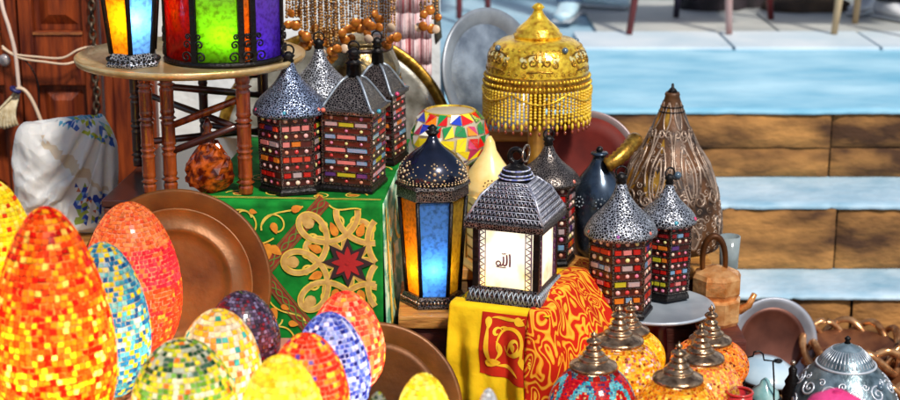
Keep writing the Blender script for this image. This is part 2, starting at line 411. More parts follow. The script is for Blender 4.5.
bench('display_table', 'low table under the rear globe lamps with brass caps', .30, .645, 3.20, 3.44, TC, 'table', M_crate)
bench('wooden_crate', 'crate under the embossed silver dome', .76, 1.12, 3.42, 3.80, .22, 'crate')
bench('wooden_crate', 'tall crate carrying the grey oval tray behind the gold lamp', .04, .26, 4.36, 4.55, .78, 'crate')
bench('wooden_crate', 'tall crate carrying the crumpled plastic bag', -1.26, -.86, 3.72, 4.16, .62, 'crate')
bench('wooden_crate', 'low crate carrying the patinated gold rimmed tray', -.62, -.12, 4.26, 4.56, .38, 'crate')

# chest under the green cloth
CH = .80; cfr = W(378, 205, 3.5); CRZ = math.radians(-4)
chest = thing('wooden_chest', 'dark wooden chest under the green patterned cloth', 'chest', (cfr.x, 3.5, 0), CRZ)
mb = MB()
mb.box((-.32, .33, CH/2-.01), (.632, .65, CH-.02)); mb.build('chest_body', M_crate, chest, bevel=.004)
MB().box((-.32, .33, CH-.009), (.638, .656, .018)).build('lid', M_leg_dk, chest, bevel=.003)

# ------------------------------------------------------------------ green cloth with strapwork
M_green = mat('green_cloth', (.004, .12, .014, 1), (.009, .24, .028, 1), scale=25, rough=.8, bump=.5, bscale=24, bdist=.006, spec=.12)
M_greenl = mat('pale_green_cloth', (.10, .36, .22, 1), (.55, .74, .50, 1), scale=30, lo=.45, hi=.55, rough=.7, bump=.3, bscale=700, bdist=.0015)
M_tan = mat('tan_applique', (.50, .27, .06, 1), (.68, .42, .12, 1), scale=60, rough=.7)
M_yel = mat('yellow_applique', (.72, .48, .04, 1), (.86, .62, .10, 1), scale=60, rough=.7)
M_redap = mat('red_applique', (.22, .018, .008, 1), (.34, .04, .015, 1), scale=60, rough=.7)
M_oran = mat('orange_applique', (.62, .17, .01, 1), (.8, .30, .02, 1), scale=60, rough=.7)
gc = thing('green_cloth', 'green cloth with tan strapwork rosette draped over the chest', 'cloth', (cfr.x, 3.5, 0), CRZ)
s_px = (3.5*cos(TH)+(H-.7)*sin(TH))/FP
def gx(px): return (px-378)*s_px          # local x of a column on the front face
def gz(py): return W(378, py, 3.5).z      # local z of a row on the front face
def gfront(u, v):                          # u, v in local metres; gentle folds
    lo = max(0, CH-v)
    return Vector((u, -.012-.006*lo/.3*(1+sin(u*24+1))-.004*sin(u*60)*lo, v))
def gside(u, v):
    lo = max(0, CH-v)
    return Vector((.012+.010*lo/.3*(1+sin(u*30)), u, v))
zb = CH-.34; xl = gx(196)
mb = MB()
def fr_(u, v):
    x = xl+(.012-xl)*u; z = CH+.006+(zb-.02*sin(u*7)-CH)*v
    p = gfront(x, z); return p
mb.grid(fr_, 60, 30)
mb.grid(lambda u, v: (xl+(.012-xl)*u, -.012+.66*v, CH+.006+.0008*sin(u*40)*sin(v*30)), 30, 20)
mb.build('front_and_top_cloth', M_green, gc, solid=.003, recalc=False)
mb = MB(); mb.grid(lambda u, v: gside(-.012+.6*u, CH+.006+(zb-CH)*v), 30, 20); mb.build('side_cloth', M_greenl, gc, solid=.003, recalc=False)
def P(px, py): return (gx(px), gz(py))
def PL(pts): return [P(*p) for p in pts]
gf = lambda u, v: gfront(u, v)
OFF = .0045
def goff(surf):  # outward of the front face is -y ; ribbons use cross product, so keep u right / v up -> normal -y
    return surf
b1 = MB(); b2 = MB(); b3 = MB(); b4 = MB()
# diamond bands
for seg in ([(326, 199), (262, 272)], [(262, 272), (318, 340)]):
    n = 30; pts = [(seg[0][0]+(seg[1][0]-seg[0][0])*i/n, seg[0][1]+(seg[1][1]-seg[0][1])*i/n) for i in range(n+1)]
    b1.ribbon(PL(pts), .032, gf, .0038)
    dx, dy = seg[1][0]-seg[0][0], seg[1][1]-seg[0][1]; L_ = math.hypot(dx, dy); nx, ny = -dy/L_, dx/L_
    for ph in (0, PI):
        w = [(p[0]+nx*2.6*sin(i*.9+ph), p[1]+ny*2.6*sin(i*.9+ph)) for i, p in enumerate(pts)]
        b2.ribbon(PL(w), .0026, gf, .0052)
    for sg in (-5.4, 5.4):
        b2.ribbon(PL([(p[0]+nx*sg, p[1]+ny*sg) for p in pts]), .0014, gf, .0052)
b1.build('red_border', M_redap, gc); 
b2.build('braided_trim', mat('olive_trim', (.12, .22, .03, 1), rough=.7), gc)
# rosette
cx, cy = 348, 261
b5_ = MB()
def hypo(R_, a, b, n=160, ph=0, k=7):
    return [(cx+R_*(a*cos(t+ph)+b*cos(-k*t+ph)), cy+.98*R_*(a*sin(t+ph)+b*sin(-k*t+ph))) for t in [2*PI*i/n for i in range(n)]]
def clip(pts, fn, **k):
    run = []
    for p in pts+[pts[0]]:
        if p[0] < 377.5 and 206 < p[1] < 338: run.append(p)
        else:
            if len(run) > 2: fn(run)
            run = []
    if len(run) > 2: fn(run)
for R_, a, b, ph, k in ((66, .68, .30, 0, 7), (56, .40, .40, PI/8, 3)):
    pts = hypo(R_, a, b, 240, ph, k)
    clip(pts, lambda q: b3.ribbon(PL(q), .0150, gf, .0036+.00025*k))
    clip(pts, lambda q: b4.ribbon(PL(q), .0098, gf, .0042+.00025*k))
for k in range(8):
    a = k*PI/4+PI/8
    lf = leaf(cx+36*cos(a), cy+36*sin(a), 15, 8, a)
    if all(q[0] < 377 and 206 < q[1] for q in lf): b5_.patch(PL(lf), gf, .0062)
    for sg in (1, -1):
        c0 = (cx+42*cos(a)+sg*7*sin(a), cy+42*sin(a)-sg*7*cos(a))
        sp = spiral(c0[0], c0[1], 7, .9, a+PI, sg)
        clip(sp, lambda q: b3.ribbon(PL(q), .0050, gf, .0040))
    a2 = k*PI/4
    lf = leaf(cx+57*cos(a2), cy+57*sin(a2), 16, 11, a2)
    if all(q[0] < 377 and 206 < q[1] for q in lf): b4.patch(PL(lf), gf, .006)
b5_.build('orange_petals', M_oran, gc); b3.build('strapwork_outline', M_yel, gc); b4.build('strapwork', M_tan, gc)
# red star
b5 = MB(); b6 = MB()
star = [(cx+(27 if i % 2 == 0 else 15)*cos(i*PI/8), cy+(25 if i % 2 == 0 else 13)*sin(i*PI/8)) for i in range(16)]
b6.patch(PL(star), gf, .0062)
for k in range(8):
    a = k*PI/4; b5.patch(PL(leaf(cx+9*cos(a), cy+9*sin(a), 15, 6.2, a)), gf, .0076)
b5.patch(PL([(cx+2*cos(i*PI/4), cy+2*sin(i*PI/4)) for i in range(8)]), gf, .009)
b6.build('star_ground', mat('dark_star_cloth', (.03, .012, .012, 1), rough=.8), gc); b5.build('star_petals', mat('bright_red_applique', (.42, .012, .012, 1), rough=.7), gc)
# vines left of the band and below
b7 = MB(); b8 = MB()
vin = [bez((232, 212), (250, 205), (262, 222), (254, 232)), spiral(276, 226, 15, 1.05, PI*.9, 1), spiral(243, 218, 9, .8, 0, -1),
       bez((262, 225), (272, 208), (288, 214), (304, 206)), bez((238, 236), (250, 246), (262, 246), (274, 238)),
       bez((268, 300), (280, 318), (300, 306), (304, 322)), bez((252, 322), (270, 330), (284, 318), (292, 334)), spiral(272, 318, 9, .9, 0, 1),
       bez((330, 204), (340, 214), (350, 204), (362, 208))]
for q in vin: b7.ribbon(PL(q), .0036, gf, .0042)
for (x, y, l, a) in ((275, 228, 12, 1.2), (262, 245, 10, .3), (268, 251, 16, 1.5), (276, 250, 14, .6), (259, 252, 14, 2.4), (298, 208, 12, -.3), (240, 222, 9, 1), (247, 240, 10, -.5),
                     (273, 312, 12, 1.2), (284, 306, 9, .4), (292, 322, 10, .2), (258, 300, 9, 1.9), (254, 212, 8, .2)):
    b8.patch(PL(leaf(x, y, l, l*.6, a)), gf, .0055)
tp = lambda u, v: Vector((u, v, CH+.0078))
for (u, v, r_, st, sg) in ((-.06, .05, .03, 0, 1), (-.14, .04, .025, 2, -1), (-.24, .06, .035, 1, 1), (-.33, .05, .03, 3, -1), (-.05, .16, .04, 1, -1), (-.30, .20, .04, 0, 1), (-.40, .08, .03, 2, 1), (-.04, .30, .04, 0, 1)):
    b7.ribbon(spiral(u, v, r_, 1.2, st, sg), .004, tp, .0012); b8.patch(leaf(u, v, .03, .016, st), tp, .0018)
for v in (.012, .020): b7.ribbon([(-.40, v), (-.2, v), (.005, v)], .003, tp, .0012)
b7.build('vine', M_yel, gc); b8.build('vine_leaves', M_oran, gc)
# pale pattern on the side
b9 = MB(); b10 = MB()
gs = lambda u, v: gside(u, v)
for (u, v, r_, st, sg) in ((.06, .72, .035, 0, 1), (.14, .62, .05, 1, -1), (.25, .70, .06, 2, 1), (.08, .56, .04, 3, 1), (.30, .56, .05, 1, 1), (.42, .68, .06, 0, -1)):
    b9.ribbon(spiral(u, v, r_, 1.2, st, sg), .009, gs, .004)
    b10.patch(leaf(u, v, .04, .02, st), gs, .006)
b9.ribbon([(.015, CH-.01), (.015, zb+.01)], .012, gs, .004)
b9.build('side_vine', M_yel, gc); b10.build('side_leaves', mat('teal_applique', (.10, .42, .40, 1), (.2, .55, .48, 1), scale=30, rough=.7), gc)

# ------------------------------------------------------------------ round trays (leaning)
def tray(name, label, px, py, Y, rpx, lean, yaw, prof, mats, n=72, cat='tray', parts=None):
    c = W(px, py, Y); dep = Y*cos(TH)+(H-c.z)*sin(TH); r = rpx*dep/FP
    t = thing(name, label, cat, c, 0, 'round metal trays')
    t.rotation_euler = (PI/2-lean, 0, yaw)
    for (nm, pr, m_) in prof:
        MB().lathe([(a*r, b*r) for a, b in pr], n, cap=(False, False)).build(nm, m_, t)
    return t
def dish(a0, z0): pass
M_rimb = mat('brown_tray_rim', (.07, .022, .004, 1), (.27, .095, .014, 1), scale=9, lo=.3, hi=.7, rough=.42, metal=.35, bump=.13, bscale=45, detail=9)
tray('round_tray', 'large plain brown copper tray leaning beside the green cloth', 176, 285, 3.30, 96, math.radians(18), .05,
     [('rim', [(.80, .03), (.965, .085), (1, .085), (1, .06), (.97, .05), (.80, -.005)], M_copper),
      ('well', [(.001, .0), (.45, .0), (.54, .01), (.56, .03), (.60, .03), (.63, .012), (.78, .012), (.80, .03), (.80, -.005), (.6, -.012), (.001, -.012)], M_rimb)], None)
tray('round_tray', 'brown copper tray half hidden below the wooden shelf', 374, 411, 3.20, 89, math.radians(20), .05,
     [('rim', [(.78, .02), (.955, .075), (1, .075), (1, .05), (.96, .04), (.78, -.015)], M_rimb),
      ('well', [(.001, 0), (.70, 0), (.78, .02), (.78, -.015), (.001, -.015)], M_copper)], None)
M_patina = mat('grey_patina', (.16, .145, .11, 1), (.50, .48, .42, 1), scale=18, rough=.45, metal=.35, bump=.35, bscale=120, detail=10, bdist=.003)
tray('round_tray', 'huge grey patinated tray with a gold rim behind the jewelled lanterns', 336, 151, 4.38, 121, math.radians(10), 0,
     [('rim', [(.91, .03), (.94, .06), (.985, .065), (1, .05), (1, .02), (.90, -.005)], M_gold_dk),
      ('well', [(.001, 0), (.86, 0), (.91, .03), (.90, -.005), (.001, -.012)], M_patina)], None)
tray('round_tray', 'grey silver tray with broad rim behind the gold fringed lamp', 489, 74, 4.44, 66, math.radians(14), math.radians(43),
     [('rim', [(.76, .0), (.82, .05), (.95, .085), (1, .08), (1, .05), (.8, -.015)], mat('grey_tray_rim', (.20, .22, .25, 1), (.40, .43, .47, 1), scale=10, rough=.4, metal=.4)),
      ('well', [(.001, 0), (.76, 0), (.8, -.015), (.001, -.015)], M_silver)], None)
tray('round_tray', 'dark red tray with grey rim beside the gold lamp fringe', 586, 164, 4.22, 53, math.radians(20), -.1,
     [('rim', [(.88, .10), (.97, .16), (1, .15), (1, .11), (.88, .04)], mat('pinkish_grey_rim', (.34, .25, .25, 1), rough=.35, metal=.3)),
      ('well', [(.001, 0), (.6, 0), (.88, .10), (.88, .04), (.6, -.04), (.001, -.04)], mat('dark_red_tray', (.08, .006, .004, 1), (.17, .016, .010, 1), scale=9, rough=.6, spec=.2))], None)
tray('metal_bowl', 'silver rimmed bowl with reddish inside leaning on the lowest step', 771, 341, 4.34, 45, math.radians(12), .1,
     [('rim', [(.76, .11), (.88, .17), (.97, .20), (1, .18), (.97, .14), (.76, .05)], mat('frosted_silver', (.24, .25, .29, 1), (.44, .45, .50, 1), scale=9, rough=.4, metal=.5)),
      ('well', [(.001, 0), (.45, .01), (.66, .05), (.76, .11), (.76, .05), (.62, .0), (.001, -.05)], mat('reddish_bowl', (.07, .018, .010, 1), (.16, .05, .03, 1), scale=9, rough=.42, metal=.4))], None, cat='bowl')

# ------------------------------------------------------------------ tray table with turned legs
F = Fr(196, CH+.009, 3.72); TT = thing('tray_table', 'round brass tray on turned dark red folding legs', 'table', F.o, .0)
rt = F.r(112); zt = W(196, 57, 3.72).z-F.o.z
MB().lathe([(.001, -.012), (rt*.9, -.012), (rt*.985, -.006), (rt, .002), (rt, .008), (rt*.985, .010), (rt*.95, .0), (.001, .0)], 72).build(
    'tray_top', mat('tray_brass', (.50, .30, .10, 1), (.74, .56, .28, 1), scale=14, rough=.35, metal=.5, bump=.2, bscale=90), TT, (0, 0, zt))
def turned(h, r, dx=0):
    pr = [(r*.9, 0)]
    for i in range(1, 61):
        t = i/60; z = h*t; q = 1.0
        for c in (.10, .36, .62, .90):
            d = abs(t-c)
            if d < .055: q = 1.0+.30*cos(d/.055*PI*2.5)*(1-d/.07)
        pr.append((r*q*.92, z))
    return pr
def leg_at(px, Y, hpx, m, par, r=.0165, top=None):
    p = W(px, 190, Y); x = p.x-F.o.x; y = Y-F.o.y
    h = (zt-.014) if top is None else top
    o = MB().lathe(turned(h, r), 16).build('leg', m, par, (x, y, .0)); return (x, y)
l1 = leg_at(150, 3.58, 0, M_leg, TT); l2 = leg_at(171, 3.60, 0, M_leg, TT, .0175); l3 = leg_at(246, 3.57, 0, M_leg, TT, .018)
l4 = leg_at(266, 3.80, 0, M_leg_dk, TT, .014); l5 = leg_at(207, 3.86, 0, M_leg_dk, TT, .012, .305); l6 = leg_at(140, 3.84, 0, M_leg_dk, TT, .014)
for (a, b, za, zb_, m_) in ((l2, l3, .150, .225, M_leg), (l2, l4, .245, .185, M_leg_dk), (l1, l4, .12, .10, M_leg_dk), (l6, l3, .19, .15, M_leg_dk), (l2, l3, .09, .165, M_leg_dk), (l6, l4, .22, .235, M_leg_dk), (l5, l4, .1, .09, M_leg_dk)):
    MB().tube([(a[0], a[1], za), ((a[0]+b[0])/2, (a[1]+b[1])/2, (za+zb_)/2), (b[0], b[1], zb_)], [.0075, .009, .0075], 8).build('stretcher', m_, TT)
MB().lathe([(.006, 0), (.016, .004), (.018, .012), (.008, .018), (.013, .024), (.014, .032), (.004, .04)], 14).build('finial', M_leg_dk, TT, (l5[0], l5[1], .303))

# ------------------------------------------------------------------ lanterns on the tray
tz = F.o.z+zt+.001
def pane_mat(n, c, tr=.72, e=0): return mat('pane_'+n, (c[0]*.55, c[1]*.5, c[2]*.55, 1), c, lo=.3, hi=.55, rough=.12, coat=.4, trans=tr, emit=e, scale=110, detail=6, bump=.35, bscale=60, bdist=.004)
def poly(n, r, rot): return [(r*cos(rot+2*PI*k/n), r*sin(rot+2*PI*k/n)) for k in range(n)]
def framed_body(t, n, rot, r0, r1, z0, z1, panes, fr=.006, mframe=None, inset=.93, top_band=.0):
    """panes between corner posts, radius r0 at the bottom and r1 at the top"""
    a = poly(n, r0, rot); b = poly(n, r1, rot)
    for k in range(n):
        MB().tube([(a[k][0], a[k][1], z0), (b[k][0], b[k][1], z1)], fr, 6).build('corner_post', mframe or M_black, t)
        k2 = (k+1) % n
        q = [Vector((a[k][0], a[k][1], z0)), Vector((a[k2][0], a[k2][1], z0)), Vector((b[k2][0], b[k2][1], z1)), Vector((b[k][0], b[k][1], z1))]
        q = [Vector((p.x*inset, p.y*inset, p.z)) for p in q]
        m = panes[k % len(panes)]
        MB().add(q, [(0, 1, 2, 3)], 0, False).build('pane', m, t, solid=.002)
lt = thing('blue_amber_lantern', 'black lantern with amber and pale blue panes at the left tray edge', 'lantern', (W(133, 50, 3.62).x, 3.62, tz), math.radians(5))
FL = Fr(133, tz, 3.62)
hex_rot = PI/6
r0 = FL.r(27)
MB().lathe([(r0*1.06, 0), (r0*1.08, .006), (r0*.92, .016), (r0*.90, .030)], 6, smooth=False, rot=hex_rot).build('base', M_filig, lt)
m = MB()
for k in range(30):
    a = 2*PI*k/30; m.ball((r0*1.02*cos(a)*.93, r0*1.02*sin(a)*.93, .014), .0038, 6, 5)
m.build('base_beading', M_black, lt)
amb = pane_mat('amber', (1, .50, .02, 1)); pblu = pane_mat('pale_blue', (.30, .62, 1, 1))
framed_body(lt, 6, hex_rot, r0*.86, r0*1.25, .030, .26, [pblu, amb, pblu, amb, pblu, amb], .006)
MB().lathe([(r0*1.32, .26), (r0*1.36, .275), (r0*1.0, .30), (r0*.5, .36), (r0*.3, .40), (.008, .43), (.006, .45)], 6, smooth=False, rot=hex_rot).build('roof', M_filig_dk, lt)
lamp_light(lt, (.004, -.034, .110), .9, (1, .92, .78), .014)
# drum
dt = thing('drum_lantern', 'wide drum lantern with red, green, orange and violet panes', 'lantern', (W(226, 50, 3.72).x, 3.70, tz))
FD = Fr(226, tz, 3.70); rd = FD.r(60)
drot = math.radians(-90-22.5+4)
MB().lathe([(rd*1.0, 0), (rd*1.02, .005), (rd*.99, .012)], 40).build('base', M_black, dt)
angs = [(-172, -112, 'red'), (-112, -66, 'green'), (-66, -54, 'orange'), (-54, -6, 'violet'), (-6, 60, 'red'), (60, 120, 'green'), (120, 188, 'violet')]
pm = {'red': pane_mat('red', (.62, .022, .012, 1)), 'green': pane_mat('green', (.42, .85, .04, 1)), 'orange': pane_mat('orange', (.95, .30, .02, 1)),
      'violet': pane_mat('violet', (.26, .12, .72, 1))}
for a0, a1, c in angs:
    n = max(3, int((a1-a0)/6)); m = MB(); vs = []; fs = []
    for i in range(n+1):
        a = math.radians(a0+(a1-a0)*i/n); vs += [(rd*.95*cos(a), rd*.95*sin(a), .012), (rd*.95*cos(a), rd*.95*sin(a), .26)]
    for i in range(n): fs.append((2*i, 2*i+2, 2*i+3, 2*i+1))
    m.add(vs, fs, 0, True).build('pane', pm[c], dt, solid=.002)
    a = math.radians(a0)
    MB().box((0, 0, .136), (.010, .014, .25)).build('post', M_black, dt, (rd*.965*cos(a), rd*.965*sin(a), 0), (0, 0, a))
    m = MB()
    for sg in (-1, 1):
        for (zz, rr_) in ((.024, .013), (.052, .010), (.07, .007)):
            sp = spiral(sg*(rr_+.006), zz, rr_, 1.3, PI if sg > 0 else 0, -sg)
            m.tube([(rd*1.0, p[0], p[1]) for p in sp], .0022, 5)
    m.build('scrollwork', M_black, dt, (0, 0, 0), (0, 0, a))
MB().lathe([(rd*1.0, .26), (rd*1.03, .268), (rd*.9, .285), (rd*.3, .36), (.01, .40)], 40).build('roof', M_filig_dk, dt)
lamp_light(dt, (.012, -.102, .066), .34, (1, .95, .75), .012); lamp_light(dt, (.075, -.075, .03), .12, (.75, .85, 1), .014); lamp_light(dt, (-.06, -.04, .15), .22, (1, .8, .7))

# ------------------------------------------------------------------ amber lamp
F = Fr(210, CH+.009, 3.60)
t = thing('amber_lamp', 'small crackled amber glass lamp between the tray table legs', 'lamp', F.o)
ra = F.r(26); za = F.z(148)
m = MB(); rr = random.Random(2)
n1, n2 = 20, 12
vs = []; fs = []
for i in range(n2+1):
    ph = PI*(.10+.88*i/n2)
    for k in range(n1):
        q = ra*(1+rr.uniform(-.09, .09)); a = 2*PI*(k+.5*(i % 2))/n1
        w_ = (1-.42*(i/n2)**1.5)*(1+.08*sin(2*a+i*.5)); vs.append((q*sin(ph)*cos(a)*w_+.004*i/n2, q*sin(ph)*sin(a)*w_, ra*.92-q*cos(ph)*(.95 if ph < PI/2 else 1.08)))
for i in range(n2):
    for k in range(n1):
        k2 = (k+1) % n1; a, b, c, d = i*n1+k, i*n1+k2, (i+1)*n1+k2, (i+1)*n1+k
        fs += [(a, b, c), (a, c, d)]
m.add(vs, fs, 0, False)
m.build('glass_body', mat('amber_glass', (.06, .006, .002, 1), (.48, .10, .008, 1), scale=55, lo=.42, hi=.66, rough=.22, coat=.6, trans=.3), t)
MB().lathe([(ra*.34, ra*1.84), (ra*.27, ra*1.93), (ra*.18, ra*2.1), (ra*.24, ra*2.2), (ra*.12, ra*2.35), (ra*.20, ra*2.5), (ra*.05, ra*2.85)], 16).build('cap', M_leg, t)
lamp_light(t, (0, 0, ra), .12, (1, .6, .2))

